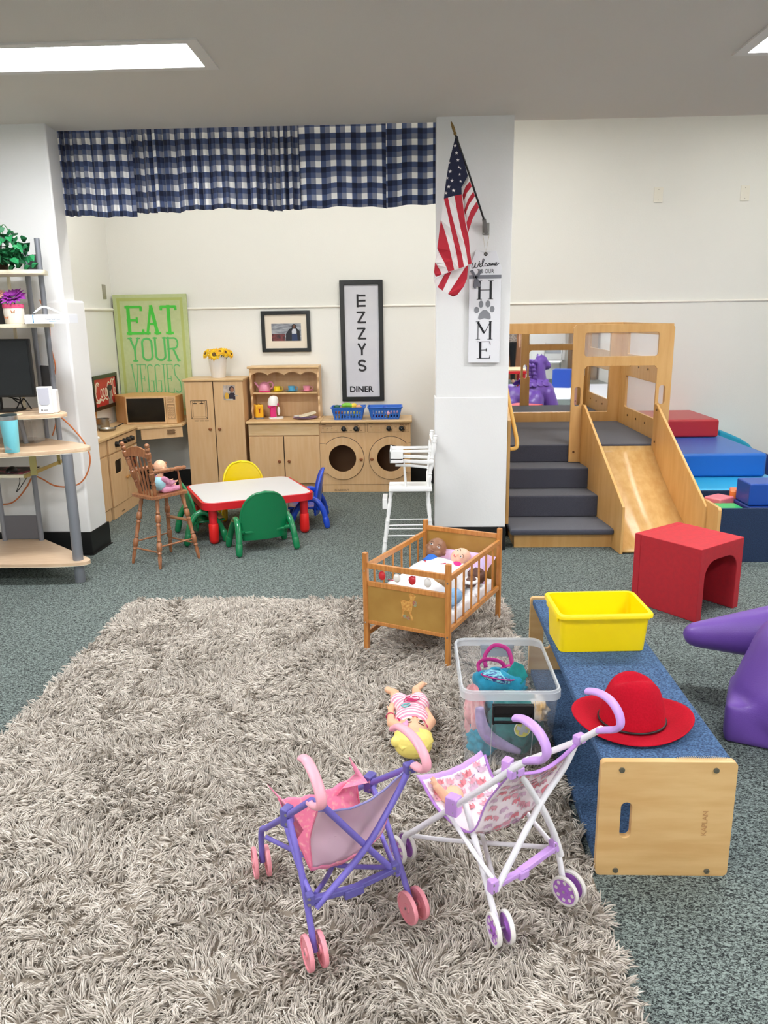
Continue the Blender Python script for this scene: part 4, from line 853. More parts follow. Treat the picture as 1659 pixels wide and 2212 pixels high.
# ================= children's table and chairs =================
rot = math.radians(25.5)
redt = mat('red_table_plastic', 'd3202a', .35, bump=.05, bscale=300)
t = thing('kids_table', 'low white-topped toddler table with thick red rim and legs', 'table', (-1.178, 5.533, 0), rot)
hx, hy = .398, .352
obj('rim', B().prism(rrect(-hx, hx, -hy, hy, .09, 10), .247, .297, 'xy'), redt, t, bev=.02, seg=5)
obj('table_top', B().prism(rrect(-hx+.018, hx-.018, -hy+.018, hy-.018, .075, 10), .296, .300, 'xy'), mat('white_laminate', 'd6d6d6', .35), t, bev=.001)
for sx_ in (-1, 1):
    for sy_ in (-1, 1):
        l = obj('leg', B().lathe([(.027, .13), (.030, .25)], (sx_*.325, sy_*.285, 0)), redt, t)
        obj('leg_sleeve', B().lathe([(.001, 0), (.018, .002), (.030, .014), (.034, .03), (.033, .138), (.031, .142), (.001, .142)], (sx_*.325, sy_*.285, 0)), mat('bright_red_sleeve', 'e4201e', .35), l, smooth=50)
def kchair(label, loc, rz, c, name):
    m = mat('chair_plastic_'+name, c, .25, coat=.3, bump=.03, bscale=200); t = thing('kids_chair', label, 'chair', (loc[0], loc[1], 0), math.radians(rz), 'toddler chairs around the low table')
    def back(u, v):
        z = .085+.325*v; k = v
        hw = .155*(1-.0*k) if v < .45 else .155*math.sqrt(max(0, 1-((v-.45)/.55)**2))**.85
        hw = hw*(.93+.14*min(v/.4, 1)) if v < .4 else hw*1.07 if False else hw
        x = hw*(2*u-1); return (x, -.085-.045*v+.035*(x/.155)**2, z)
    obj('backrest', B().grid(back, 21, 26), m, t, smooth=180, mods=[('SOLIDIFY', dict(thickness=.014, offset=0)), ('BEVEL', dict(width=.004, segments=2))])
    rimp = [back(0, v/30) for v in range(2, 31)]+[back(1, v/30) for v in range(30, 1, -1)]
    obj('back_rim', B().tube(rimp, .010, 8), m, t, smooth=180)
    obj('seat', B().grid(lambda u, v: ((u-.5)*.27*(1-.1*v), -.09+.23*v, .150-.018*math.sin(PI*u)*math.sin(PI*v)+.0*v), 12, 12), m, t, smooth=180, mods=[('SOLIDIFY', dict(thickness=.016)), ('BEVEL', dict(width=.004, segments=2))])
    for s in (-1, 1):
        pts = cr([(s*.192, -.135, .055), (s*.186, -.118, .13), (s*.178, -.075, .200), (s*.174, -.02, .222), (s*.175, .03, .198), (s*.182, .085, .13), (s*.190, .115, .055)], 6)
        L = obj('leg_loop', B().tube(pts, .021, 14), m, t, smooth=180)
        for y0, y1 in ((-.143, -.132), (.121, .112)): obj('foot_cap', B().bone((s*.196, y0, .022), (s*.192, y1, .072), .022, .024), m, L, smooth=60)
        obj('seat_peg', B().cyl((s*.118, -.05, .135), (s*.176, -.085, .150), .016).cyl((s*.118, .07, .135), (s*.180, .075, .14), .014), m, L)
    return t
kchair('green toddler chair with its back to the camera, in front of the low table', (-1.0, 5.03), 27.4, '0c7a48', 'green')
kchair('green toddler chair at the left end of the low table beside the wooden high chair', (-1.475, 5.31), -64.8, '0c7a48', 'green')
kchair('blue toddler chair at the right end of the low table', (-.775, 5.70), 97, '1f4fd0', 'blue')
kchair('yellow toddler chair on the far side of the low table', (-1.285, 5.925), 203.6, 'f2d800', 'yellow')
# ================= dolls =================
def skin(n, c): return mat('skin_'+n, c, .45, bump=.03, bscale=100)
def head(par, c, r, face, upv, m, eye='2a1a12', lip='b8584e', ear=True, wide=1.0):
    f = Vector(face).normalized(); u = Vector(upv); u = (u-f*u.dot(f)).normalized(); s = f.cross(u)   # s = right
    def P(a, b_, d): return Vector(c)+s*a*r+u*b_*r+f*d*r
    Rm = Matrix((s, u, f)).transposed(); eu = Rm.to_euler()
    b = B(); E = lambda p, q: b.ell(P(*p), (q[0]*r, q[1]*r, q[2]*r), eu, 18)
    E((0, .12, -.08), (.92*wide, 1.0, .95)); E((0, -.35, .15), (.78*wide, .62, .72))
    E((-.38, -.38, .45), (.34, .30, .3)); E((.38, -.38, .45), (.34, .30, .3)); E((0, -.74, .42), (.28, .2, .26))
    E((0, -.20, .84), (.13, .12, .17)); E((0, .1, .70), (.10, .2, .1)); E((0, -.47, .74), (.20, .10, .13)); E((0, -.60, .70), (.17, .07, .12))
    if ear:
        for q in (-1, 1): E((q*.92*wide, -.10, -.05), (.13, .24, .18))
    h = blob('head', b, m, par, vox=r*.06, it=3)
    for q in (-1, 1):
        e = obj('eye', B().ell(P(q*.36, .04, .80), (.19*r, .135*r, .07*r), eu, 14), mat('eye_white', 'e8e4e0', .2), h, smooth=180)
        obj('pupil', B().ell(P(q*.36, .04, .85), (.115*r, .115*r, .045*r), eu, 12), mat('eye_'+eye, eye, .15), h, smooth=180)
        obj('eyebrow', B().tube([P(q*.20, .28, .86), P(q*.38, .33, .80), P(q*.55, .25, .70)], .028*r, 6), mat('brow_'+eye, '6a4a34', .7), h)
    obj('lips', B().ell(P(0, -.49, .86), (.20*r, .045*r, .05*r), eu, 14).ell(P(0, -.57, .84), (.15*r, .045*r, .05*r), eu, 14), mat('lip_'+lip, lip, .4), h, smooth=180)
    return h
def hand(b, w, d, up_, r):                    # palm, four fingers and a thumb added to a body mesh
    w, d, n = Vector(w), Vector(d).normalized(), Vector(up_).normalized(); s = d.cross(n).normalized()
    b.bone(w, w+d*r*1.1, r*.62, r*.7, 10)
    for k, L in zip((-1.5, -.5, .5, 1.5), (.8, 1.0, .95, .7)):
        p = w+d*r*1.5+s*k*r*.36; b.bone(p, p+d*r*.55*L+n*r*.1, r*.19, r*.17, 8); b.bone(p+d*r*.55*L+n*r*.1, p+d*r*.95*L+n*r*.4, r*.17, r*.14, 8)
    p = w+d*r*.5-s*r*.6; b.bone(p, p-s*r*.45+d*r*.6+n*r*.2, r*.22, r*.17, 8)
# doll on the rug
O = (0, 2.60, .034)
sk = skin('peach', 'f2bd98')
t = thing('baby_doll', 'blond baby doll in pink striped romper lying on its back on the shag rug', 'doll', O)
hc = Vector((.004, 2.418, .105))
b = B()
b.bone((.0, 2.49, .08), (.0, 2.54, .07), .03, .035).ell((0, 2.58, .072), (.055, .075, .036)).ell((0, 2.665, .072), (.055, .06, .04))
b.bone((-.05, 2.535, .07), (-.074, 2.575, .065), .021, .018).bone((-.074, 2.575, .065), (-.078, 2.645, .066), .018, .013); hand(b, (-.078, 2.65, .068), (.12, 1, .25), (.4, 0, 1), .017)
b.bone((.05, 2.535, .07), (.070, 2.585, .065), .021, .018).bone((.070, 2.585, .065), (.052, 2.655, .074), .018, .013); hand(b, (.050, 2.66, .078), (-.35, .9, .35), (-.3, 0, 1), .017)
b.bone((-.033, 2.70, .07), (-.058, 2.745, .072), .031, .026).bone((-.058, 2.745, .072), (-.066, 2.79, .07), .024, .017).bone((-.062, 2.797, .07), (-.094, 2.797, .085), .0155, .013)
b.bone((.030, 2.70, .07), (.022, 2.77, .072), .031, .024).bone((.022, 2.77, .072), (.017, 2.815, .07), .022, .016).bone((.016, 2.822, .072), (.042, 2.835, .09), .0155, .012)
for i in range(5): b.ell((-.097+.002*i, 2.790+.0055*i, .088-.001*i), .0052); b.ell((.040+.0045*i, 2.829+.004*i, .094-.002*i), .0052)
blob('body', sub(b, O), sk, t, vox=.0022, it=4)
h = head(t, hc-Vector(O)+Vector((0, .004, .004)), .058, (.14, .12, 1), (0.0, -1, .1), sk, '3a2a1c', 'd8706c', wide=1.1)
# romper
b = B(); b.ell((0, 2.60, .072), (.062, .085, .043)).ell((0, 2.675, .073), (.062, .056, .046)).bone((-.034, 2.695, .072), (-.047, 2.722, .072), .037, .036).bone((.031, 2.695, .072), (.026, 2.728, .072), .037, .036)
st = mat('romper_stripes', 'f4a8bc', .8, bump=.1)
nt = st.node_tree; bs = nt.nodes['Principled BSDF']; tc = nt.nodes.new('ShaderNodeTexCoord'); wv = nt.nodes.new('ShaderNodeTexWave'); wv.bands_direction = 'Y'; wv.inputs['Scale'].default_value = 17; wv.inputs['Distortion'].default_value = 2.2
r_ = nt.nodes.new('ShaderNodeValToRGB'); r_.color_ramp.elements[0].position = .4; r_.color_ramp.elements[1].position = .5; r_.color_ramp.elements[0].color = lin('fae6ea'); r_.color_ramp.elements[1].color = lin('f29ab4')
nt.links.new(tc.outputs['Object'], wv.inputs[0]); nt.links.new(wv.outputs[0], r_.inputs[0]); nt.links.new(r_.outputs[0], bs.inputs['Base Color'])
rp = blob('romper', sub(b, O), st, t, vox=.003, it=5)
def rp_tube(n, pts, m, r=.0022, closed=False): obj(n, sub(B().tube(pts, r, 6, closed=closed), O), m, t, smooth=180)
mg, tq = mat('print_magenta', 'c02862', .7), mat('print_aqua', '7ec4c4', .7)
z_ = .1165
rp_tube('printed_cat', [(-.03, 2.64, z_), (-.02, 2.668, z_+.003), (-.008, 2.672, z_+.003), (-.004, 2.69, z_-.001), (.004, 2.676, z_+.003), (.016, 2.677, z_), (.026, 2.692, z_-.006), (.028, 2.664, z_-.002), (.018, 2.652, z_), (-.002, 2.655, z_+.002)], mg, closed=True)
obj('printed_bow', sub(B().ell((-.006, 2.66, z_), (.014, .007, .003)).ell((.0, 2.648, z_), (.02, .004, .003)), O), mg, t, smooth=180)
rp_tube('printed_heart', [(-.026, 2.60, z_-.001), (-.038, 2.622, z_-.006), (-.026, 2.628, z_-.003), (-.018, 2.622, z_), (-.008, 2.626, z_+.001), (-.006, 2.614, z_+.001)], tq, .003, True)
obj('strap', sub(B().tube([(.042, 2.545, .088), (.052, 2.52, .082), (.05, 2.50, .075)], .006, 8), O), mg, t, smooth=180)
obj('strap', sub(B().tube([(-.042, 2.55, .088), (-.05, 2.575, .085), (-.052, 2.60, .08)], .005, 8), O), mg, t, smooth=180)
obj('bracelet', sub(B().tube([(-.078+.0165*math.cos(a), 2.618, .066+.0165*math.sin(a)) for a in [2*PI*i/20 for i in range(20)]], .0018, 6, closed=True), O), mg, t, smooth=180)
hairm = mat('doll_hair_yellow', 'f6e27a', .45)
b = B(); b.ell(hc+Vector((.0, -.034, -.012)), (.066, .040, .052)); b.ell(hc+Vector((0, -.010, -.034)), (.064, .05, .032)); b.ell(hc+Vector((-.056, -.042, .002)), .020)
for i in range(15):
    a = -1.35+2.7*i/14; b.tube([hc+Vector((.058*math.sin(a), -.016-.010*math.cos(a), .034*math.cos(a*.9)+.010)), hc+Vector((.064*math.sin(a), -.038, .032*math.cos(a)-.004)), hc+Vector((.036*math.sin(a), -.070, .010*math.cos(a)-.014))], [.006, .008, .004], 8)
blob('hair', sub(b, O), hairm, t, vox=.0025, it=2)
obj('hair_clip', sub(B().ell(hc+Vector((-.030, -.020, .050)), (.017, .014, .006), (0, -.5, .5)).ell(hc+Vector((-.022, -.002, .054)), (.006, .006, .005)), O), mat('clip_pink', 'f29ac0', .4), t, smooth=180)
# ================= wooden doll high chair =================
def turned(b, p, q, r, pat, n=14, cap=True):
    p, q = Vector(p), Vector(q); L = (q-p).length; pr = []
    for s, k in pat: pr.append((r*k, L*s))
    return b.lathe(pr, p, q-p, n)
leg_pat = [(0, .55), (.03, .7), (.16, .95), (.20, .75), (.22, 1.1), (.24, .75), (.27, 1.25), (.36, 1.25), (.38, .75), (.40, 1.1), (.43, .75), (.55, 1.05), (.60, .8), (.62, 1.15), (.65, .75), (.67, 1.3), (.75, 1.3), (.77, .75), (.79, 1.1), (.82, .7), (.90, 1.05), (.94, .8), (.96, 1.05), (1, 1.0)]
O = (-1.57, 4.755, 0)
t = thing('doll_high_chair', 'brown turned-wood doll high chair with a baby doll, left of the low table', 'doll high chair', O)
def wo(n, b, bev=0, par=None, m=walnut, **k): return obj(n, sub(b, O), m, par or t, bev=bev, **k)
F4 = [(-1.767, 4.70, 0), (-1.551, 4.57, 0), (-1.366, 4.794, 0), (-1.595, 4.944, 0)]
T4 = [(-1.688, 4.748, .43), (-1.566, 4.668, .43), (-1.452, 4.808, .43), (-1.578, 4.882, .43)]
for f, q in zip(F4, T4): wo('leg', turned(B(), f, q, .0135, leg_pat))
def pt_(i, z): a, c = Vector(F4[i]), Vector(T4[i]); return a+(c-a)*(z/.43)
for i, j, z in ((0, 1, .10), (1, 2, .135), (2, 3, .105), (3, 0, .14)): wo('stretcher', turned(B(), pt_(i, z), pt_(j, z+.0), .0052, [(0, .8), (.15, 1), (.5, 1.25), (.85, 1), (1, .8)], 10))
wo('footrest', B().bar(pt_(2, .255), pt_(3, .255), .035, .010), .002)
wo('seat', B().prism(cr([(-1.745, 4.752), (-1.70, 4.78), (-1.61, 4.91), (-1.585, 4.915), (-1.44, 4.845), (-1.418, 4.81), (-1.45, 4.77), (-1.545, 4.640), (-1.575, 4.615), (-1.60, 4.625), (-1.73, 4.72)], 4, True) and [(p.x, p.y) for p in cr([(-1.745, 4.752, 0), (-1.70, 4.80, 0), (-1.61, 4.91, 0), (-1.585, 4.918, 0), (-1.44, 4.845, 0), (-1.418, 4.81, 0), (-1.45, 4.77, 0), (-1.545, 4.640, 0), (-1.575, 4.615, 0), (-1.60, 4.625, 0), (-1.73, 4.72, 0)], 4, True)], .43, .447, 'xy'), .004)
post_pat = [(0, .7), (.04, 1.0), (.08, .75), (.18, 1.1), (.22, .8), (.24, 1.15), (.27, .8), (.33, 1.3), (.44, 1.3), (.46, .8), (.48, 1.1), (.52, .75), (.62, 1.1), (.66, .8), (.68, 1.15), (.71, .8), (.73, 1.3), (.82, 1.3), (.84, .8), (.87, 1.15), (.905, 1.15), (.925, .7), (.95, 1.15), (.98, 1.05), (1, .4)]
PB = [(-1.695, 4.752, .447), (-1.573, 4.658, .447)]; PT = [(-1.762, 4.682, .782), (-1.566, 4.560, .788)]
for p, q in zip(PB, PT): wo('back_post', turned(B(), p, q, .0135, post_pat))
def lp(a, b_, s): return Vector(a)+(Vector(b_)-Vector(a))*s
A_, B_ = lp(PB[0], PT[0], .78), lp(PB[1], PT[1], .78); dd_ = B_-A_
P2 = [(s, .0) for s in (0, 1)]
b = B(); N = 16; v = []
for i in range(N+1):
    s = i/N; base = A_+dd_*s; zt_ = .026+.024*math.sin(PI*s)**1.5; nrm = Vector((-dd_.y, dd_.x, 0)).normalized()*.006
    for q in (nrm, -nrm):
        v += [base+q+Vector((0, 0, -.018+.006*math.sin(PI*s))), base+q+Vector((0, 0, zt_))]
f = []
for i in range(N):
    a = i*4; c = a+4; f += [(a, a+1, c+1, c), (a+2, c+2, c+3, a+3), (a+1, a+3, c+3, c+1), (a, c, c+2, a+2)]
f += [(0, 2, 3, 1), (N*4, N*4+1, N*4+3, N*4+2)]
wo('crest_rail', b.add(v, f), .002)
for s in (.22, .41, .59, .78): wo('spindle', turned(B(), lp(PB[0], PB[1], s)+Vector((-.008, -.006, 0)), A_+dd_*s, .006, [(0, .9), (.4, 1.3), (1, .8)], 10))
for i, s0, end in ((1, .45, (-1.425, 4.845, .592)), (0, .43, (-1.592, 4.99, .592))):
    wo('arm', turned(B(), lp(PB[i], PT[i], s0), end, .0115, [(0, .7), (.1, 1.1), (.2, 1.2), (.24, .8), (.28, 1.2), (.6, 1.15), (.66, .8), (.70, 1.25), (.86, 1.25), (.89, .8), (.93, 1.2), (.98, 1.0), (1, .5)]))
wo('arm_post', turned(B(), (-1.452, 4.815, .447), (-1.462, 4.80, .578), .0065, [(0, 1), (.5, 1.2), (1, .8)], 10)); wo('arm_post', turned(B(), (-1.60, 4.90, .447), (-1.622, 4.945, .578), .0065, [(0, 1), (.5, 1.2), (1, .8)], 10))
# baby doll sitting in it (faces away to the right)
O = (-1.545, 4.78, .447)
fwd = Vector((.66, .75, 0)).normalized(); sd = Vector((fwd.y, -fwd.x, 0)); BO = Vector(O)
t = thing('baby_doll', 'bald baby doll in pink pyjamas and pale blue vest sitting in the wooden high chair', 'doll', O)
def L(a, b_, c): return sd*a+fwd*b_+Vector((0, 0, c))
b = B(); b.bone(L(0, -.03, .10), L(0, -.028, .125), .02, .02); b.ell(L(0, -.035, .06), (.03, .03, .04))
for s in (-1, 1): hand(b, L(s*.028, .052, .060), fwd+Vector((0, 0, .15)), (0, 0, 1), .0105); b.bone(L(s*.03, .075, .016), L(s*.03, .088, .03), .011, .009)
blob('body', b, sk, t, vox=.0018, it=3)
head(t, L(0, -.022, .160), .042, fwd+Vector((0, 0, -.15)), (0, 0, 1), sk, '2a1a12', 'd8706c')
b = B(); pj = mat('pink_pyjama', 'd88cae', .85, col2='e8a8c4', scale=60)
b.ell(L(0, -.03, .055), (.04, .038, .05))
for s in (-1, 1):
    b.bone(L(s*.036, -.025, .090), L(s*.040, .018, .060), .018, .017).bone(L(s*.040, .018, .060), L(s*.03, .045, .060), .016, .012)
    b.bone(L(s*.024, -.02, .020), L(s*.034, .035, .022), .022, .019).bone(L(s*.034, .035, .022), L(s*.031, .075, .018), .019, .016)
blob('pyjamas', b, pj, t, vox=.0022, it=3)
b = B(); b.ell(L(0, -.036, .058), (.042, .040, .048)); obj('vest', b, mat('pale_blue_cloth', 'a8d8e4', .85), t, smooth=180)
# ================= white doll high chair =================
O = (-.01, 4.84, 0)
t = thing('doll_high_chair', 'white painted doll high chair with tray standing beside the white pillar', 'doll high chair', O)
def wh(n, b, bev=0, par=None, **k): return obj(n, sub(b, O), whitepaint, par or t, bev=bev, **k)
yn, yf = 4.79, 4.935
spat = [(0, .75), (.05, .95), (.12, 1.15), (.2, 1.25), (.24, .8), (.26, 1.15), (.28, .8), (.38, 1.2), (.5, 1.25), (.54, .8), (.56, 1.15), (.58, .8), (.70, 1.2), (.80, 1.2), (.84, .8), (.87, 1.15), (.90, .8), (.95, 1.1), (1, 1.2)]
for y, dy in ((yn, -.02), (yf, .02)):
    wh('leg', turned(B(), (-.176, y+dy, 0), (-.120, y, .440), .0115, spat)); wh('leg', turned(B(), (.140, y+dy, 0), (.108, y, .440), .0115, spat))
    wh('back_post', turned(B(), (.112, y+.004, .462), (.138 if y == yf else .156, y+.0, .80 if y == yf else .79), .012, spat[:-1]+[(.97, .8), (.985, 1.1), (1, .7)]))
    wh('stretcher', B().cyl((-.150, y, .215), (.122, y, .218), .0045, n=10)); wh('stretcher', B().cyl((-.158, y+dy*.5, .150), (.128, y+dy*.5, .150), .0045, n=10))
    wh('side_rail', B().bar((-.115, y, .688), (.130, y, .690), .010, .016), .002); wh('arm', B().bar((-.12, y-.012*(1 if y == yn else -1), .634), (.145, y-.012*(1 if y == yn else -1), .622), .014, .020), .003)
    wh('arm', B().tube([(-.092, y, .603), (0, y, .600), (.105, y, .588)], .0085, 8), 0); wh('arm_post', turned(B(), (-.028, y, .46), (-.040, y, .60), .0055, [(0, 1), (.5, 1.2), (1, .8)], 10))
wh('seat', B().box(-.135, .135, yn-.03, yf+.03, .440, .462), .004)
wh('tray', B().box(-.126, -.045, yn-.035, yf+.035, .640, .650).box(-.126, -.118, yn-.035, yf+.035, .622, .700).box(-.126, -.045, yn-.035, yn-.028, .622, .694).box(-.126, -.045, yf+.028, yf+.035, .622, .694), .002)
wh('footrest', B().box(-.176, -.146, yn-.01, yf+.01, .325, .388), .003)
wh('crest_rail', B().bar((.136, yn, .74), (.128, yf, .755), .012, .04), .002)
for y in (4.83, 4.862, 4.895): wh('spindle', B().cyl((.112, y, .46), (.134, y, .74), .0045, n=8))
# ================= doll crib =================
CO = Vector((.1175, 3.528, .0)); cr_ = math.radians(-26); cx_ = Vector((math.cos(cr_), math.sin(cr_), 0)); cy_ = Vector((-math.sin(cr_), math.cos(cr_), 0))
t = thing('doll_crib', 'honey coloured wooden doll crib with fawn decal and hanging beads', 'doll crib', CO, cr_)
HX, HY = .201, .318; H_ = .484
gold = mat('mustard_board', 'b28a42', .5, col2='a87e38', scale=12)
def cb(n, b, bev=.002, m=birch2, par=None, **k): return obj(n, b, m, par or t, bev=bev, **k)
for sx_ in (-1, 1):
    for sy_ in (-1, 1):
        p = cb('post', B().box(sx_*HX-.0115, sx_*HX+.0115, sy_*HY-.0115, sy_*HY+.0115, 0, H_), .004)
        if sy_ < 0: 
            for z in (.40, .155): obj('screw', B().cyl((sx_*HX+.002*sx_, -HY-.0135, z), (sx_*HX, -HY-.011, z), .004, n=12), steel, p)
xi = HX-.0115
cb('footboard_panel', B().box(-xi, xi, -HY-.004, -HY+.004, .165, .345), 0, gold)
cb('rail', B().box(-xi, xi, -HY-.008, -HY+.008, .330, .352)); cb('rail', B().box(-xi, xi, -HY-.008, -HY+.008, .150, .167)); cb('rail', B().box(-xi, xi, -HY-.008, -HY+.008, .412, .437))
cb('headboard_panel', B().box(-xi, xi, HY-.004, HY+.004, .165, .440), 0, gold)
cb('rail', B().box(-xi, xi, HY-.008, HY+.008, .432, .455)); cb('rail', B().box(-xi, xi, HY-.008, HY+.008, .150, .167))
yi = HY-.0115
for s in (-1, 1):
    cb('rail', B().box(s*HX-.008, s*HX+.008, -yi, yi, .405, .428)); cb('rail', B().box(s*HX-.008, s*HX+.008, -yi, yi, .168, .190))
    for k in range(6): y = -yi+(k+.75)*2*yi/6.6; cb('crib_bar', B().cyl((s*HX, y, .188), (s*HX, y, .408), .0052, n=10), 0)
cb('rail', B().box(-HX-.006, -HX+.006, -yi, yi, .085, .108)); cb('bed_board', B().box(-xi, xi, -yi, yi, .158, .168), 0, birch2)
for i, (x, m) in enumerate(((-.118, 'r'), (-.044, 'w'), (.030, 'r'), (.104, 'w'))):
    y = -HY+.0
    bd = cb('bead', B().ell((x, y, .386), (.017, .011, .021)), 0, mat('bead_red', 'c8202a', .2, coat=.5) if m == 'r' else mat('bead_white', 'ecebe6', .2, coat=.5), smooth=180)
    obj('bead_wire', B().cyl((x, y, .404), (x, y, .415), .001, n=6), steel, bd)
dl = cb('fawn_decal', B().prism([(-.018, -.045), (-.012, -.02), (-.016, .0), (-.02, .018), (-.008, .024), (.012, .02), (.018, .03), (.012, .045), (.022, .055), (.03, .05), (.04, .044), (.036, .034), (.028, .022), (.026, .0), (.022, -.02), (.03, -.045), (.024, -.05), (.014, -.02), (.0, -.012), (-.006, -.02), (-.01, -.045)], -HY-.0052, -HY-.004, 'xz'), 0, mat('decal_tan', 'c4843a', .5, col2='e0b060', scale=120), loc=(.0, 0, .262), scl=1.25)
obj('decal_flowers', B().prism(circ(-.004, -.038, .008, 10), -HY-.0058, -HY-.0052, 'xz').prism(circ(.010, -.042, .007, 10), -HY-.0058, -HY-.0052, 'xz').prism(circ(.036, .016, .008, 10, .012), -HY-.0058, -HY-.0052, 'xz'), mat('decal_green', '8fa880', .6, col2='b84a4a', scale=200), dl)
def wl(x, y, z): d = Vector((x, y, 0))-Vector((CO.x, CO.y, 0)); return Vector((d.dot(cx_), d.dot(cy_), z-CO.z))
def lw(a, b_, c): return CO+cx_*a+cy_*b_+Vector((0, 0, c))
def cthing(n, lab, cat, p, g=None): return thing(n, lab, cat, lw(*p), cr_, g)
ms = cthing('crib_mattress', 'white mattress inside the doll crib', 'mattress', (0, 0, .168)); whc = mat('white_cotton', 'f0f0f2', .9, bump=.1, bscale=40)
obj('mattress', B().box(-.183, .183, -.295, .295, 0, .060), whc, ms, bev=.015, seg=4)
pw_ = cthing('pillow', 'pink patterned pillow at the head of the doll crib', 'pillow', (.02, .225, .292))
def pillow(hx, hy, hz): return B().grid(lambda u, v: ((2*u-1)*hx*(1-.05*math.cos(PI*(2*v-1))), (2*v-1)*hy, hz*(max(0, (1-(2*u-1)**4)*(1-(2*v-1)**4)))**.5), 26, 20).grid(lambda u, v: ((2*u-1)*hx*(1-.05*math.cos(PI*(2*v-1))), (2*v-1)*hy, -.3*hz*(max(0, (1-(2*u-1)**4)*(1-(2*v-1)**4)))**.5), 26, 20)
obj('pillow_case', pillow(.165, .085, .045), mat('pink_pillow_cloth', 'e8b8d6', .85, col2='cfc0ea', scale=14), pw_, smooth=180, rot=(.62, 0, 0))
def cribdoll(label, hp, r, face, upv, m, cl, eye, lip, body=None):
    O_ = lw(*hp); tt = thing('baby_doll', label, 'doll', O_, cr_)
    b = B(); d = Vector(body or (0, -1, -.85)); n = d.normalized()
    b.bone(n*r*.7, n*r*1.4, r*.45, r*.5); b.ell(n*r*2.2, (r*.9, r*1.2, r*.55)); blob('body', b, m, tt, vox=.004, it=2)
    cb_ = B(); cb_.ell(n*r*2.3+Vector((0, 0, .002)), (r*1.05, r*1.3, r*.62)).bone(n*r*1.25, n*r*1.5, r*.62, r*.8)
    blob('shirt', cb_, cl, tt, vox=.005, it=3)
    head(tt, (0, 0, 0), r, face, upv, m, eye, lip); return tt
pl0 = lambda x, y, z: tuple(wl(x, y, z))
cribdoll('brown-skinned baby doll in blue top lying on the left of the doll crib pillow', (-.095, .215, .368), .054, (.22, -.85, .60), (.25, .45, .85), skin('brown', '94694f'), mat('royal_cotton', '2e6ac4', .85), '2a1a12', '8a5548')
cribdoll('pale baby doll in hot pink top tucked in at the right of the crib pillow', (.045, .195, .350), .047, (.15, -.80, .68), (.8, .35, .5), skin('pale', 'efbfa4'), mat('hotpink_cotton', 'dc2f86', .85), '3a2a1c', 'd86a6a')
dk_ = cribdoll('dark-skinned baby doll in white clothes behind the right rail of the crib', (.146, .155, .280), .043, (-.75, .25, .55), (.35, .9, 0), skin('dark', '5a3a2e'), whc, '1a100c', '5a302a')
obj('arm', B().ell((.005, -.082, -.006), (.026, .036, .028)), MATS['skin_dark'], dk_, smooth=180); obj('sleeve', B().tube([(.005+.030*math.cos(a), -.082+.035*math.sin(a), .0) for a in [2*PI*i/20 for i in range(20)]], .009, 8, closed=True), whc, dk_, smooth=180)
tb_ = cthing('baby_doll', 'doll with tan fuzzy head and light blue clothes behind the near right crib post', 'doll', (.062, -.10, .285))
obj('head', B().ell((0, 0, .03), (.045, .045, .042)), mat('tan_fuzzy', 'b8946a', .95, col2='a07c52', scale=60, bump=.4), tb_, smooth=180); obj('clothes', B().ell((.083, -.02, -.02), (.036, .05, .036)).ell((.08, -.07, -.03), (.034, .04, .024)), mat('light_blue_knit', '8ab4dc', .9, bump=.3, bscale=80), tb_, smooth=180)
bl_ = cthing('doll_blanket', 'white blanket with red arrow marks covering the dolls in the crib', 'blanket', (0, 0, .23))
def blk(u, v):
    x = -.165+.30*u; y = -.30+.47*v
    z = .055+.060*math.sin(PI*min(1, u*1.1))**.6*(.55+.45*math.sin(PI*min(1, v*.75+.25)))+.022*v+.006*noise.noise(Vector((x*14, y*10, 3)))+.004*math.sin(x*40+y*25)
    if u > .85: z -= .05*(u-.85)/.15
    return (x, y, z)
obj('blanket_cloth', B().grid(blk, 40, 40), whc, bl_, smooth=180, mods=[('SOLIDIFY', dict(thickness=.004))])
b = B()
for u, v, a in ((.25, .80, 2.1), (.62, .72, .9), (.3, .4, .1), (.7, .45, 1.2), (.12, .18, .1), (.85, .62, .6), (.5, .22, 2.2)):
    x, y, z = blk(u, v); b.obox((x, y, z+.0055), (.026, .004, .002), (0, 0, a)); b.obox((x+.01*math.cos(a), y+.01*math.sin(a), z+.0055), (.010, .009, .002), (0, 0, a))
obj('red_marks', b, mat('red_print', 'c83450', .8), bl_)
# ================= strollers =================
def wheelset(par, c, ax, r, mt, mh, m3, gapw=.017, spokes=False):
    ax = Vector((ax[0], ax[1], 0)).normalized()
    for s in (1, -1):
        o = Vector(c)+ax*(gapw*s)
        w_ = obj('wheel', B().lathe([(r*.84, -.0055), (r*.97, -.0055), (r, -.003), (r, .003), (r*.97, .0055), (r*.84, .0055), (r*.84, -.0055)], o, ax, 36, cap=False), mt, par, smooth=50)
        h_ = B().lathe([(.001, -.003), (r*.85, -.003), (r*.85, .003), (r*.3, .003), (r*.28, .0065), (r*.12, .0065), (.001, .005)], o, ax, 30); obj('wheel_disc', h_, mh, w_, smooth=40)
        if spokes and s == 1:
            b = B(); Q = Vector((0, 0, 1)).rotation_difference(ax).to_matrix()
            for k in range(8): a = 2*PI*k/8; b.cyl(o+Q@Vector((r*.62*math.cos(a), r*.62*math.sin(a), .0028)), o+Q@Vector((r*.62*math.cos(a), r*.62*math.sin(a), .0036)), r*.13, n=10)
            obj('wheel_dots', b, m3, w_)
    obj('axle', B().cyl(Vector(c)-ax*(gapw+.004), Vector(c)+ax*(gapw+.007), .004, n=10), steel, par)
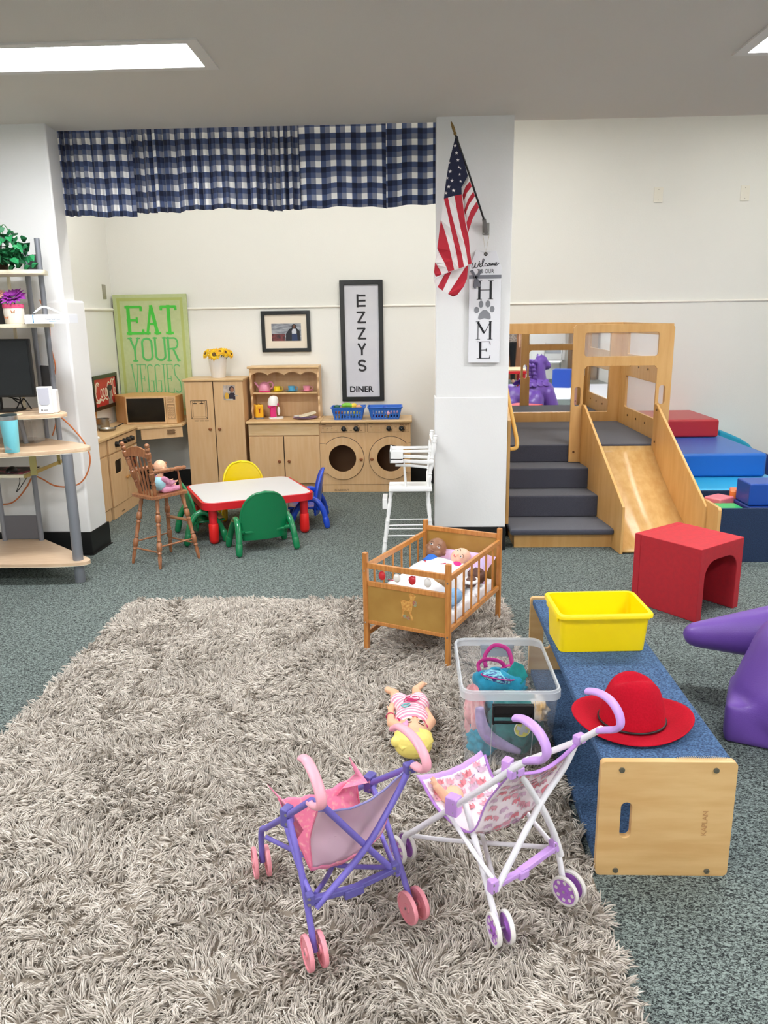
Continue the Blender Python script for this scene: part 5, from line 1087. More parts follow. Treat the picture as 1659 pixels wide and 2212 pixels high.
def stroller(name, label, O, D, mt_, mj, mgp, wheels, wm, whm, wdm):
    t = thing(name, label, 'doll stroller', O)
    o_ = Vector(O)
    for n, pts, r in D: obj(n, sub(B().tube(cr(pts, 5) if len(pts) > 2 else pts, r, 12), O), mt_, t, smooth=60)
    return t
pv = mat('violet_frame', '7468be', .45); pvd = mat('violet_joint', '5f58a0', .45); pgrip = mat('pink_grip', 'f0a8b6', .4); pwm = mat('pink_wheel', 'e8949e', .45)
O = (-.2, 1.70, .03)
t = thing('doll_stroller', 'violet framed doll stroller with pink wheels and grips, left of the white one', 'doll stroller', O)
def st_(n, pts, r, m, par=None, sm=60, cv=True, flat=1.0, **k): return obj(n, sub(B().tube(cr(pts, 5) if cv and len(pts) > 2 else pts, r, 12, flat=flat), O), m, par or t, smooth=sm, **k)
def joint(p, s, m, a=0, label=None):
    j = obj('joint', sub(B().obox(p, s, (0, 0, a)), O), m, t, bev=.004)
    for q in (-1, 1): obj('rivet', sub(B().cyl(Vector(p)+Vector((0, -s[1]/2-.0, q*s[2]*.25)), Vector(p)+Vector((0, -s[1]/2-.002, q*s[2]*.25)), .004, n=10), O), steel, j)
TR = .0078
st_('frame_tube', [(-.218, 1.488, .485), (-.296, 1.619, .355), (-.385, 1.775, .205)], TR, pv, cv=False); st_('frame_tube', [(-.385, 1.775, .205), (-.402, 1.80, .175), (-.405, 1.806, .080)], TR, pv)
st_('frame_tube', [(.008, 1.638, .478), (-.11, 1.838, .300), (-.165, 1.93, .215)], TR, pv, cv=False); st_('frame_tube', [(-.165, 1.93, .215), (-.178, 1.955, .18), (-.178, 1.955, .08)], TR, pv)
st_('rear_leg', [(-.292, 1.612, .350), (-.258, 1.555, .242), (-.228, 1.506, .075)], TR, pv); st_('rear_leg', [(-.108, 1.835, .295), (-.072, 1.775, .242), (-.004, 1.662, .075)], TR, pv)
st_('cross_tube', [(-.197, 1.487, .475), (-.112, 1.582, .304), (-.036, 1.628, .188)], TR, pv); st_('cross_tube', [(-.006, 1.646, .466), (-.040, 1.628, .40), (-.112, 1.570, .300), (-.221, 1.510, .192)], TR, pv)
st_('brace', [(-.305, 1.64, .31), (-.270, 1.58, .25), (-.232, 1.52, .215)], .006, pv); st_('brace', [(-.115, 1.80, .27), (-.08, 1.71, .24), (-.048, 1.63, .215)], .006, pv)
st_('low_tube', [(-.382, 1.76, .19), (-.22, 1.70, .16), (-.05, 1.63, .205)], .006, pv); st_('low_tube', [(-.17, 1.92, .18), (-.20, 1.70, .16), (-.225, 1.53, .21)], .006, pv)
b = sub(B().bar((-.235, 1.508, .212), (-.135, 1.566, .200), .016, .014).bar((-.145, 1.562, .198), (-.044, 1.620, .208), .016, .014).obox((-.14, 1.56, .196), (.05, .02, .022), (0, 0, .53)), O)
obj('folding_bar', b, pvd, t, bev=.003)
joint((-.298, 1.622, .352), (.022, .03, .048), pvd, -.5); joint((-.112, 1.842, .300), (.024, .034, .048), pvd, -.5); joint((-.200, 1.485, .482), (.03, .018, .022), pvd, .5); joint((-.006, 1.648, .466), (.03, .02, .026), pvd, .5); joint((-.235, 1.510, .215), (.02, .02, .03), pvd, .5); joint((-.044, 1.622, .21), (.02, .02, .03), pvd, .5)
for pts in ([(-.221, 1.495, .476), (-.204, 1.464, .486), (-.191, 1.440, .506), (-.192, 1.441, .530), (-.205, 1.464, .556), (-.225, 1.498, .572), (-.240, 1.525, .566)], [(.005, 1.642, .476), (.020, 1.618, .480), (.032, 1.598, .494), (.032, 1.598, .514), (.020, 1.617, .536), (-.002, 1.654, .548), (-.030, 1.70, .543), (-.045, 1.725, .524)]):
    g_ = st_('handle_grip', pts, .0125, pgrip, flat=.62)
for c, a in (((-.409, 1.811, .076), (-.94, -.33)), ((.001, 1.655, .076), (-.84, -.55)), ((-.229, 1.507, .076), (-.9, -.42)), ((-.178, 1.957, .076), (-.9, -.42))): wheelset(t, Vector(c)-Vector(O), a, .041, pwm, pwm, pwm)
def sling(rows, wr=.002):
    Ls = cr([r[0] for r in rows], 8); Rs = cr([r[1] for r in rows], 8); N_ = len(Ls)
    def fn(u, v):
        k = min(int(u*(N_-1)), N_-2); q = u*(N_-1)-k; A = Ls[k].lerp(Ls[k+1], q); Bq = Rs[k].lerp(Rs[k+1], q); p = A.lerp(Bq, v)
        s_ = u*(len(rows)-1); i = min(int(s_), len(rows)-2); sg = rows[i][2]*(1-(s_-i))+rows[i+1][2]*(s_-i)
        return p+Vector((0, 0, -sg*math.sin(PI*v)))+Vector((0, 0, wr*math.sin(v*30+u*22)*(.4+u)))
    return fn
rows = [((-.208, 1.502, .450), (-.018, 1.655, .452), .035), ((-.235, 1.548, .345), (-.050, 1.685, .345), .012), ((-.238, 1.575, .240), (-.088, 1.690, .240), .022), ((-.285, 1.665, .255), (-.135, 1.800, .250), .03), ((-.330, 1.690, .352), (-.150, 1.850, .318), .02)]
fn = sling(rows)
pinkf = mat('pink_print_fabric', 'f08cab', .75, col2='f6b8b8', scale=90, ramp=(.55, .7)); sheer = mat('sheer_pink_mesh', 'e6c4d2', .8, alpha=.82)
obj('back_panel', sub(B().grid(lambda u, v: fn(u*.44, v), 18, 22), O), sheer, t, smooth=180, mods=[('SOLIDIFY', dict(thickness=.0015))])
obj('seat_fabric', sub(B().grid(lambda u, v: fn(.44+u*.56, v), 24, 22), O), pinkf, t, smooth=180, mods=[('SOLIDIFY', dict(thickness=.002))])
obj('faded_print', sub(B().grid(lambda u, v: tuple(Vector(fn(.25+.17*u, .22+.52*v*(1-.3*u)))+Vector((-.004, -.009, .0))*.25), 8, 10), O), mat('faded_print_brown', 'a68f86', .8, col2='e2c0cc', scale=35, alpha=.6, ramp=(.42, .6)), t, smooth=180)
obj('binding', sub(B().tube([fn(.005, v/20) for v in range(21)], .0028, 6), O), mat('violet_binding', '8a84b8', .7), t, smooth=180)
for v in (.0, 1.0): obj('side_piping', sub(B().tube([fn(u/24, v) for u in range(25)], .0022, 6), O), mat('pink_piping', 'ee7f9e', .7), t, smooth=180)
for s, (p0, p1, tip) in ((0, ((-.330, 1.690, .352), (-.285, 1.665, .255), (-.362, 1.72, .370))), (1, ((-.150, 1.850, .318), (-.20, 1.80, .28), (-.168, 1.87, .358)))):
    obj('side_wing', sub(B().add([p0, p1, (p1[0]+.02, p1[1]-.02, p1[2]+.04), ((p0[0]+.035), p0[1]-.04, p0[2]+.0), tip], [(0, 1, 2, 3), (0, 3, 4)]), O), pinkf, t, mods=[('SOLIDIFY', dict(thickness=.002))])
# white stroller
wv_ = mat('white_frame_tube', 'eceaee', .3, coat=.2); li = mat('lilac_plastic', 'c79be0', .4); wwm = mat('white_wheel', 'e4e0da', .45); whl = mat('lilac_wheel_disc', 'ae6cc8', .4)
O = (.2, 1.75, .03)
t = thing('doll_stroller', 'white framed doll stroller with lilac grips and elephant print fabric', 'doll stroller', O)
st_('frame_tube', [(.253, 1.525, .563), (.223, 1.562, .516), (.109, 1.704, .326), (-.010, 1.852, .135)], TR, wv_, cv=False); st_('frame_tube', [(-.010, 1.852, .135), (-.022, 1.866, .115), (-.026, 1.872, .08)], TR, wv_)
st_('frame_tube', [(.443, 1.664, .560), (.404, 1.713, .50), (.250, 1.905, .300), (.178, 1.995, .19)], TR, wv_, cv=False); st_('frame_tube', [(.178, 1.995, .19), (.166, 2.01, .16), (.165, 2.012, .08)], TR, wv_)
st_('rear_leg', [(.128, 1.680, .350), (.160, 1.64, .235), (.203, 1.588, .075)], TR, wv_); st_('rear_leg', [(.262, 1.890, .315), (.335, 1.795, .262), (.368, 1.752, .18), (.388, 1.730, .075)], TR, wv_)
st_('cross_tube', [(.238, 1.600, .497), (.302, 1.649, .369), (.345, 1.682, .27), (.370, 1.700, .190)], TR, wv_); st_('cross_tube', [(.402, 1.720, .502), (.365, 1.69, .44), (.298, 1.640, .366), (.194, 1.568, .194)], TR, wv_)
st_('brace', [(.085, 1.72, .30), (.15, 1.62, .25), (.19, 1.565, .222)], .006, wv_); st_('brace', [(.25, 1.86, .29), (.30, 1.77, .25), (.345, 1.69, .228)], .006, wv_)
st_('low_tube', [(.0, 1.845, .135), (.10, 1.80, .155), (.345, 1.695, .215)], .006, wv_); st_('low_tube', [(.175, 1.985, .17), (.185, 1.75, .18), (.190, 1.58, .215)], .006, wv_)
obj('folding_bar', sub(B().bar((.180, 1.560, .206), (.262, 1.622, .205), .016, .013).bar((.255, 1.617, .205), (.350, 1.688, .222), .018, .015).obox((.262, 1.62, .20), (.03, .022, .02), (0, 0, .64)), O), li, t, bev=.003)
joint((.102, 1.712, .322), (.034, .03, .05), li, -.6); joint((.258, 1.897, .315), (.026, .03, .045), li, -.6); joint((.232, 1.568, .505), (.042, .018, .022), li, .6); joint((.404, 1.714, .504), (.03, .02, .024), li, .6); joint((.186, 1.563, .212), (.022, .02, .034), li, .6); joint((.350, 1.69, .225), (.022, .02, .034), li, .6)
for pts in ([(.248, 1.532, .556), (.262, 1.514, .568), (.276, 1.497, .580), (.284, 1.487, .600), (.279, 1.493, .625), (.264, 1.512, .645), (.243, 1.538, .652), (.226, 1.558, .645)], [(.438, 1.670, .552), (.452, 1.652, .563), (.466, 1.634, .575), (.474, 1.624, .592), (.470, 1.630, .618), (.455, 1.648, .640), (.434, 1.674, .646), (.414, 1.699, .638)]):
    st_('handle_grip', pts, .0125, li, flat=.62)
for c, a in (((-.029, 1.875, .076), (-.8, -.6)), ((.398, 1.722, .076), (-.7, -.7)), ((.209, 1.583, .076), (-.95, -.3)), ((.165, 2.012, .076), (-.8, -.6))): wheelset(t, Vector(c)-Vector(O), a, .039, wwm, whl, wwm, spokes=True)
rows = [((.225, 1.578, .498), (.398, 1.708, .496), .030), ((.178, 1.625, .395), (.362, 1.752, .395), .010), ((.140, 1.650, .290), (.315, 1.765, .290), .025), ((.070, 1.755, .275), (.230, 1.880, .275), .03), ((.022, 1.800, .335), (.200, 1.935, .325), .02)]
fn = sling(rows, .0007)
ef = mat('elephant_fabric_white', 'f3e6ea', .75, bump=.05, bscale=60)
obj('seat_fabric', sub(B().grid(lambda u, v: fn(u, v), 44, 24), O), ef, t, smooth=180, mods=[('SOLIDIFY', dict(thickness=.002))])
def elephant(b, fn, u, v, s, flip, tilt):
    p = Vector(fn(u, v)); du = (Vector(fn(min(u+.02, 1), v))-p); dv = Vector(fn(u, min(v+.03, 1)))-p
    X = dv.normalized()*flip; Z = -(du-X*du.dot(X)).normalized(); n = X.cross(Z).normalized()
    if n.y > 0: n = -n
    X2 = X*math.cos(tilt)+Z*math.sin(tilt); Z2 = Z*math.cos(tilt)-X*math.sin(tilt); p = p+n*.0042
    def poly(P): k = len(P); b.add([p+X2*x*s+Z2*z*s for x, z in P], [tuple(range(k))])
    poly(circ(0, 0, .0085, 12, .006)); poly(circ(.0085, .002, .005, 10, .005)); poly([(.011, .001), (.015, -.002), (.0165, -.006), (.0145, -.0085), (.0135, -.006), (.011, -.004)])
    for q in (-.006, .003): poly([(q-.002, -.002), (q+.002, -.002), (q+.002, -.0095), (q-.002, -.0095)])
rnd = random.Random(11); eb = [B(), B(), B()]
for i in range(17):
    for j in range(6): elephant(eb[(i*2+j) % 3], fn, .03+.93*(i+.25*(j % 2)+rnd.uniform(-.15, .15))/16.3, .09+.82*(j+.5*(i % 2)*.6+rnd.uniform(-.1, .1))/5.6, rnd.uniform(.95, 1.2), rnd.choice((-1, 1)), rnd.uniform(-.3, .3))
for b, (c, nme) in zip(eb, (('e58a94', 'coral'), ('e9a9b8', 'pink'), ('d8b6cc', 'mauve'))): obj('elephant_print', sub(b, O), mat('elephant_'+nme, c, .8), t, smooth=0)
for v in (.0, 1.0): obj('side_piping', sub(B().tube([fn(u/24, v) for u in range(25)], .0045, 6, flat=.5), O), mat('lilac_binding', 'b884d0', .7), t, smooth=180)
obj('binding', sub(B().tube([fn(.005, v/20) for v in range(21)], .0065, 6, flat=.35), O), MATS['lilac_binding'], t, smooth=180)
obj('front_flap', sub(B().grid(lambda u, v: tuple(Vector(fn(.90+.10*u, v))+Vector((-.010*u, .006*u, .010*u))), 6, 20), O), mat('lilac_flap_cloth', 'c9a0dc', .75), t, smooth=180, mods=[('SOLIDIFY', dict(thickness=.004))])
dd_ = thing('baby_doll', 'small doll lying in the white stroller with only its hand showing', 'doll', (.085, 1.80, .285))
b = B(); b.ell((0.02, .02, -.01), (.03, .04, .02)).bone((0, 0, 0), (-.022, .0, .030), .013, .010); hand(b, (-.024, .0, .034), (-.4, .2, .9), (0, -1, .3), .010)
blob('body', b, sk, dd_, vox=.002, it=3)
FLAG = [('R', [(0.3058, 4.8135, 2.1751), (0.3163, 4.8087, 2.0984), (0.3262, 4.7935, 2.0201), (0.3472, 4.7901, 1.9361), (0.3558, 4.802, 1.8594), (0.3677, 4.8131, 1.7947), (0.3462, 4.7988, 1.7864), (0.3344, 4.7871, 1.8522), (0.3204, 4.7908, 1.9109), (0.3008, 4.8126, 1.9906), (0.279, 4.8011, 2.0854), (0.2621, 4.7861, 2.1645)]), ('W', [(0.2621, 4.7861, 2.1645), (0.279, 4.8011, 2.0854), (0.3008, 4.8126, 1.9906), (0.3204, 4.7908, 1.9109), (0.3344, 4.7871, 1.8522), (0.3462, 4.7988, 1.7864), (0.3215, 4.786, 1.7755), (0.3079, 4.797, 1.8469), (0.2913, 4.8135, 1.9134), (0.2695, 4.8, 1.9898), (0.2414, 4.7905, 2.0848), (0.2271, 4.809, 2.1583)]), ('R', [(0.2271, 4.809, 2.1583), (0.2414, 4.7905, 2.0848), (0.2695, 4.8, 1.9898), (0.2913, 4.8135, 1.9134), (0.3079, 4.797, 1.8469), (0.3215, 4.786, 1.7755), (0.2921, 4.8057, 1.7673), (0.2803, 4.814, 1.842), (0.2634, 4.801, 1.9063), (0.2418, 4.7864, 1.9889), (0.2234, 4.8064, 2.0807), (0.203, 4.8107, 2.1526)]), ('W', [(0.203, 4.8107, 2.1526), (0.2234, 4.8064, 2.0807), (0.2418, 4.7864, 1.9889), (0.2634, 4.801, 1.9063), (0.2803, 4.814, 1.842), (0.2921, 4.8057, 1.7673), (0.2651, 4.8116, 1.7589), (0.2523, 4.7981, 1.8153), (0.2392, 4.7867, 1.8667), (0.2236, 4.7935, 1.9257), (0.2058, 4.8124, 1.9858), (0.1857, 4.8058, 2.0367)]), ('R', [(0.1857, 4.8058, 2.0367), (0.2058, 4.8124, 1.9858), (0.2236, 4.7935, 1.9257), (0.2392, 4.7867, 1.8667), (0.2523, 4.7981, 1.8153), (0.2651, 4.8116, 1.7589), (0.2296, 4.7869, 1.7483), (0.2193, 4.7875, 1.7727), (0.208, 4.7975, 1.7997), (0.1927, 4.812, 1.8303), (0.179, 4.8121, 1.8567), (0.1655, 4.8005, 1.882)]), ('W', [(0.1655, 4.8005, 1.882), (0.179, 4.8121, 1.8567), (0.1927, 4.812, 1.8303), (0.208, 4.7975, 1.7997), (0.2193, 4.7875, 1.7727), (0.2296, 4.7869, 1.7483), (0.1928, 4.8062, 1.736), (0.1861, 4.8118, 1.7516), (0.1793, 4.814, 1.765), (0.1702, 4.8113, 1.7782), (0.1617, 4.8045, 1.791), (0.1532, 4.7959, 1.8037)]), ('R', [(0.1532, 4.7959, 1.8037), (0.1617, 4.8045, 1.791), (0.1702, 4.8113, 1.7782), (0.1793, 4.814, 1.765), (0.1861, 4.8118, 1.7516), (0.1928, 4.8062, 1.736), (0.1585, 4.8069, 1.7221), (0.1557, 4.8044, 1.7253), (0.1528, 4.8017, 1.7285), (0.1507, 4.7995, 1.7317), (0.1486, 4.7972, 1.7369), (0.1464, 4.795, 1.7415)]), ('W', [(0.1478, 4.7959, 1.7448), (0.1585, 4.8069, 1.7221), (0.1423, 4.7944, 1.7039)]), ('B', [(0.2689, 4.7974, 2.4853), (0.2471, 4.8105, 2.4059), (0.231, 4.814, 2.3452), (0.2147, 4.8124, 2.2457), (0.203, 4.8107, 2.1526), (0.2271, 4.809, 2.1583), (0.2621, 4.7861, 2.1645), (0.3058, 4.8135, 2.1751), (0.304, 4.8117, 2.2126), (0.3387, 4.8018, 2.2728), (0.3102, 4.807, 2.3671), (0.2783, 4.789, 2.4773)]), ('W', [(0.3401, 4.8218, 2.276), (0.3516, 4.8093, 2.2444), (0.3279, 4.8285, 2.2181), (0.3112, 4.834, 2.1715), (0.3053, 4.8317, 2.2155), (0.3191, 4.8339, 2.2558)]), ('R', [(0.3516, 4.8093, 2.2444), (0.3618, 4.8062, 2.2138), (0.3356, 4.8186, 2.1841), (0.3174, 4.8309, 2.1361), (0.3112, 4.834, 2.1715), (0.3279, 4.8285, 2.2181)]), ('W', [(0.3618, 4.8062, 2.2138), (0.3719, 4.8119, 2.1893), (0.3421, 4.8103, 2.1481), (0.3215, 4.8247, 2.0907), (0.3174, 4.8309, 2.1361), (0.3356, 4.8186, 2.1841)]), ('R', [(0.3719, 4.8119, 2.1893), (0.3825, 4.8225, 2.1654), (0.3489, 4.8062, 2.1206), (0.3255, 4.8185, 2.0612), (0.3215, 4.8247, 2.0907), (0.3421, 4.8103, 2.1481)]), ('W', [(0.3825, 4.8225, 2.1654), (0.3937, 4.832, 2.138), (0.3589, 4.8089, 2.0875), (0.334, 4.8087, 2.0216), (0.3255, 4.8185, 2.0612), (0.3489, 4.8062, 2.1206)]), ('R', [(0.3937, 4.832, 2.138), (0.4058, 4.8327, 2.1048), (0.3705, 4.8206, 2.0434), (0.3433, 4.8067, 1.9635), (0.334, 4.8087, 2.0216), (0.3589, 4.8089, 2.0875)]), ('W', [(0.1491, 4.8342, 1.7069), (0.1597, 4.8424, 1.717), (0.2109, 4.8265, 1.7387), (0.1691, 4.8489, 1.667), (0.1477, 4.8338, 1.6969)]), ('R', [(0.2109, 4.8265, 1.7387), (0.2527, 4.8365, 1.7551), (0.199, 4.8294, 1.6438), (0.1691, 4.8489, 1.667)]), ('W', [(0.2527, 4.8365, 1.7551), (0.333, 4.8232, 1.7762), (0.2309, 4.8277, 1.6252), (0.199, 4.8294, 1.6438)]), ('R', [(0.333, 4.8232, 1.7762), (0.3487, 4.8338, 1.7884), (0.3427, 4.8341, 1.7105), (0.3217, 4.8223, 1.6637), (0.285, 4.8376, 1.6179), (0.2613, 4.8489, 1.6098), (0.2309, 4.8277, 1.6252)])]
STARS = [((0.2644, 4.7918, 2.4295), 0.0101), ((0.2721, 4.783, 2.3892), 0.0101), ((0.2802, 4.7814, 2.352), 0.0101), ((0.2861, 4.7857, 2.3145), 0.0086), ((0.2967, 4.7948, 2.3096), 0.0058), ((0.2915, 4.7926, 2.2784), 0.0079), ((0.3125, 4.8082, 2.2725), 0.0079), ((0.2381, 4.8048, 2.2964), 0.0108), ((0.2484, 4.7914, 2.2449), 0.0108), ((0.2225, 4.809, 2.2625), 0.0079), ((0.23, 4.8055, 2.2162), 0.0108), ((0.257, 4.7821, 2.1916), 0.0108), ((0.2149, 4.8089, 2.1824), 0.0093), ((0.2977, 4.8008, 2.2423), 0.0079), ((0.2327, 4.8089, 2.3443), 0.0079)]
# ================= computer desk with hutch shelves =================
deskw = mat('desk_laminate', 'dcc0a0', .35, col2='d4b492', scale=10, stretch=(1, 8, 8), coat=.2); deskedge = mat('desk_edge_cream', 'e6dcc2', .4)
O = (-2.35, 4.55, 0)
t = thing('computer_desk', 'grey metal and wood laminate computer desk with tall hutch shelves by the left wall', 'desk', O)
def sm(P, n=4): return [(p.x, p.y) for p in cr([(x, y, 0) for x, y in P], n)]
def slab(name, P, z0, z1, tagm=deskw):
    s = obj(name, sub(B().prism(P, z0+.003, z1, 'xy'), O), tagm, t, bev=.003)
    obj('edge_band', sub(B().prism([(x*1.0, y*1.0) for x, y in P], z0, z0+.0031, 'xy'), O), deskedge, s); return s
xl = -3.25
slab('desk_top', [(xl, 4.20)]+sm([(-2.6, 4.205), (-2.3, 4.238), (-2.05, 4.315), (-1.90, 4.405), (-1.868, 4.45), (-1.885, 4.505), (-1.99, 4.615)])+[(-2.36, 4.862), (xl, 4.862)], .765, .79)
slab('bottom_shelf', [(xl, 4.26)]+sm([(-2.4, 4.262), (-2.1, 4.265), (-1.93, 4.29), (-1.885, 4.335), (-1.91, 4.385)])+[(-2.37, 4.80), (xl, 4.80)], .115, .135)
slab('monitor_shelf', [(xl, 4.33)]+sm([(-2.6, 4.335), (-2.3, 4.38), (-2.08, 4.45), (-2.012, 4.51), (-2.03, 4.57), (-2.13, 4.70)])+[(-2.24, 4.85), (xl, 4.85)], .958, .980)
slab('upper_shelf', [(xl, 4.50)]+sm([(-2.4, 4.51), (-2.16, 4.53), (-2.085, 4.57), (-2.09, 4.64), (-2.13, 4.76)])+[(-2.22, 4.85), (xl, 4.85)], 1.468, 1.489, deskedge)
slab('upper_shelf', [(xl, 4.50)]+sm([(-2.4, 4.51), (-2.15, 4.53), (-2.078, 4.57), (-2.085, 4.64), (-2.13, 4.76)])+[(-2.22, 4.85), (xl, 4.85)], 1.765, 1.786, deskedge)
obj('leg', sub(B().cyl((-1.962, 4.352, 0), (-1.957, 4.352, .766), .030, n=24), O), greypost, t, label='thick grey front leg')
for x, y, z0, z1 in ((-2.168, 4.745, .79, 1.972), (-2.285, 4.825, .79, 1.93), (-2.375, 4.775, .0, .766), (-2.615, 4.775, .0, .766)):
    obj('post', sub(B().cyl((x, y, z0), (x, y, z1), .0155, n=18), O), greypost, t)
obj('inner_support', sub(B().cyl((-2.31, 4.60, .79), (-2.33, 4.60, .96), .014, n=16), O), greypost, t)
dg = mat('dark_grey_metal', '4c4d52', .45, metal=.3)
for z0, z1 in ((1.80, 1.885), (1.09, 1.24)): obj('grey_brace_panel', sub(B().bar((-2.168, 4.75, (z0+z1)/2), (-2.285, 4.83, (z0+z1)/2), .004, z1-z0), O), dg, t)
obj('modesty_panel', sub(B().box(-2.60, -2.39, 4.77, 4.776, .145, .30), O), mat('mesh_grey_panel', '6a6a70', .5, metal=.2), t)
obj('shelf_upright', sub(B().box(-2.42, -2.405, 4.835, 4.85, .98, 1.93), O), deskedge, t)
brass = mat('brass_slide', 'b8aa70', .35, metal=.7)
obj('drawer_slide', sub(B().box(-2.175, -2.168, 4.40, 4.80, .645, .665).box(-2.215, -2.175, 4.42, 4.425, .63, .764).box(-2.18, -2.16, 4.70, 4.705, .64, .764), O), brass, t)
obj('keyboard_tray', sub(B().box(xl, -2.26, 4.42, 4.70, .615, .631), O), deskedge, t, bev=.002)
obj('drawer_slide', sub(B().box(-2.258, -2.248, 4.42, 4.70, .613, .634), O), brass, t)
mp = obj('mouse_mat', B().box(-.2, .2, -.11, .11, 0, .004), mat('magenta_black_print', '1e1218', .5, col2='a83a56', scale=14, ramp=(.5, .62)), loc=(-2.48, 4.56, .6315)); tag(mp, 'dark mouse mat with magenta picture on the keyboard tray', 'mouse mat')
mo = obj('computer_mouse', B().grid(lambda u, v: (.028*math.cos(2*PI*u)*math.sin(PI*v*.5+.001)*1, .05*math.sin(2*PI*u)*math.sin(PI*v*.5+.001), .030*math.cos(PI*v*.5)), 24, 10, cu=True), black, smooth=180, loc=(-2.38, 4.52, .636)); tag(mo, 'black computer mouse on the mouse mat', 'mouse')
kb_ = thing('keyboard', 'black keyboard standing behind the mouse mat on the tray', 'keyboard', (-2.75, 4.60, .632)); obj('case', B().box(-.08, .2, -.06, .06, 0, .015), black, kb_, bev=.003)
# monitor
O = (-2.45, 4.62, .981)
t = thing('computer_monitor', 'black flat computer monitor on the middle desk shelf', 'monitor', O)
obj('monitor_case', sub(B().box(-2.75, -2.215, 4.59, 4.615, 1.068, 1.405), O), black, t, bev=.004); obj('screen', sub(B().box(-2.738, -2.228, 4.588, 4.591, 1.083, 1.393), O), mat('dark_screen', '121518', .25), t)
obj('stand', sub(B().box(-2.50, -2.44, 4.61, 4.64, .99, 1.15).box(-2.59, -2.34, 4.56, 4.72, .981, .992), O), black, t, bev=.004)
for k in range(3): o = obj('cable', B().tube(cr([(-2.30-.05*k, 4.70, .985), (-2.33-.02*k, 4.68, 1.05-.02*k), (-2.38, 4.72, 1.02+.02*k), (-2.45-.05*k, 4.74, 1.07)], 6), .004, 6), black, smooth=180); tag(o, 'black cable behind the monitor foot', 'cable', 'black cables behind the monitor')
# speaker
t = thing('computer_speaker', 'white desktop speaker with grey grille on the right end of the middle desk shelf', 'speaker', (-2.115, 4.52, .981), .12)
obj('case', B().box(-.040, .040, -.045, .0, 0, .155).box(-.03, .055, -.005, .05, .0, .135), white, t, bev=.006, seg=3)
obj('grille', B().prism([(-.032, .062), (-.02, .052), (0, .048), (.02, .052), (.03, .060), (.03, .149), (-.032, .149)], -.047, -.045, 'xz'), mat('speaker_grille', 'c2c2cc', .7), t, bev=.001)
obj('logo', B().prism(circ(-.018, .022, .0045, 14), -.0465, -.045, 'xz'), dg, t); obj('lettering', B().box(-.009, .014, -.0462, -.045, .0195, .0235), mat('letter_grey', '7c7c80', .6), t)
o = obj('paper_note', B().prism(rrect(-.13, .13, -.05, .05, .01), 0, .002, 'xy'), mat('cream_paper', 'efe4bc', .8), loc=(-2.38, 4.44, .9808)); tag(o, 'cream paper lying under the monitor edge', 'paper')
# organiser and tumbler
t = thing('desk_organizer', 'clear plastic organizer standing under the middle desk shelf', 'organizer', (-2.36, 4.66, .790))
ca = mat('clear_organizer_plastic', 'e8e4dc', .2, alpha=.12)
obj('tray', B().box(-.11, .11, -.07, .07, 0, .004).box(-.11, .11, .066, .07, 0, .15).box(.106, .11, -.07, .07, 0, .15).box(-.11, -.106, -.07, .07, 0, .15), ca, t)
for k in range(6): obj('divider', B().box(-.08+.028*k, -.078+.028*k, -.068, .066, .004, .12), ca, t)
t = thing('tumbler', 'light blue steel tumbler with lid on the front of the desk top', 'tumbler', (-2.235, 4.285, .790))
obj('cup', B().lathe([(.001, 0), (.036, 0), (.038, .004), (.047, .182), (.001, .182)], n=36), mat('aqua_powdercoat', '7fd6e2', .45), t)
obj('steel_rim', B().lathe([(.047, .182), (.0475, .205), (.045, .207), (.001, .207)], n=36), steel, t); obj('lid', B().lathe([(.046, .205), (.047, .212), (.040, .214), (.001, .211)], n=36), mat('dark_lid', '3a4648', .3, alpha=.9), t)
obj('emblem', B().prism([(-.022, .02), (-.010, .044), (-.002, .036), (.018, .020)], -.0425, -.041, 'xz'), mat('emblem_grey', '9aa6a8', .5), t, rot=(.0, 0, 0), loc=(0, .003, 0))
# tissue box, flower pot, plant
t = thing('tissue_box', 'flat white tissue box overhanging the upper desk shelf', 'tissue box', (-2.045, 4.545, 1.4895))
obj('box', B().box(-.128, .128, -.06, .06, 0, .050), mat('tissue_carton', 'eceef2', .6), t, bev=.001)
obj('tissue', B().grid(lambda u, v: ((u-.5)*.17-.01, (v-.5)*.03+.01*math.sin(u*9), .050+(.042*math.sin(PI*u**.7)**1.2+.012*(1-u))*(1-abs(v-.5)*.4)), 24, 8), mat('tissue_white', 'fafafa', .9), t, smooth=180, mods=[('SOLIDIFY', dict(thickness=.002))])
obj('blue_stripe', B().box(-.080, -.075, -.0608, -.06, .004, .048).box(.012, .055, -.0608, -.06, .011, .0145), mat('label_blue', '2a8ac0', .6), t)
text('lettering', 'Premium Facial Tissues', mat('label_grey', '70747c', .6), t, w=.085, h=.008, loc=(.035, -.0605, .024))
t = thing('flower_pot', 'white butterfly pot with purple artificial dahlia on the upper desk shelf', 'flower pot', (-2.30, 4.63, 1.4895))
obj('pot', B().lathe([(.001, 0), (.046, 0), (.050, .004), (.056, .06), (.056, .10), (.001, .10)], n=32), mat('pot_cream', 'e6ded2', .6), t)
obj('pot_collar', B().lathe([(.057, .088), (.059, .098), (.058, .110), (.054, .112), (.052, .09)], n=32, cap=False), mat('collar_pink', 'd8507a', .7), t)
b = B()
for x, z in ((-.02, .035), (.022, .068)): 
    for s in (-1, 1): b.prism([(x, z), (x+s*.013, z+.010), (x+s*.010, z+.001), (x+s*.009, z-.008)], -.0575, -.0545, 'xz')
obj('butterfly_print', b, mat('butterfly_orange', 'c07a54', .7), t)
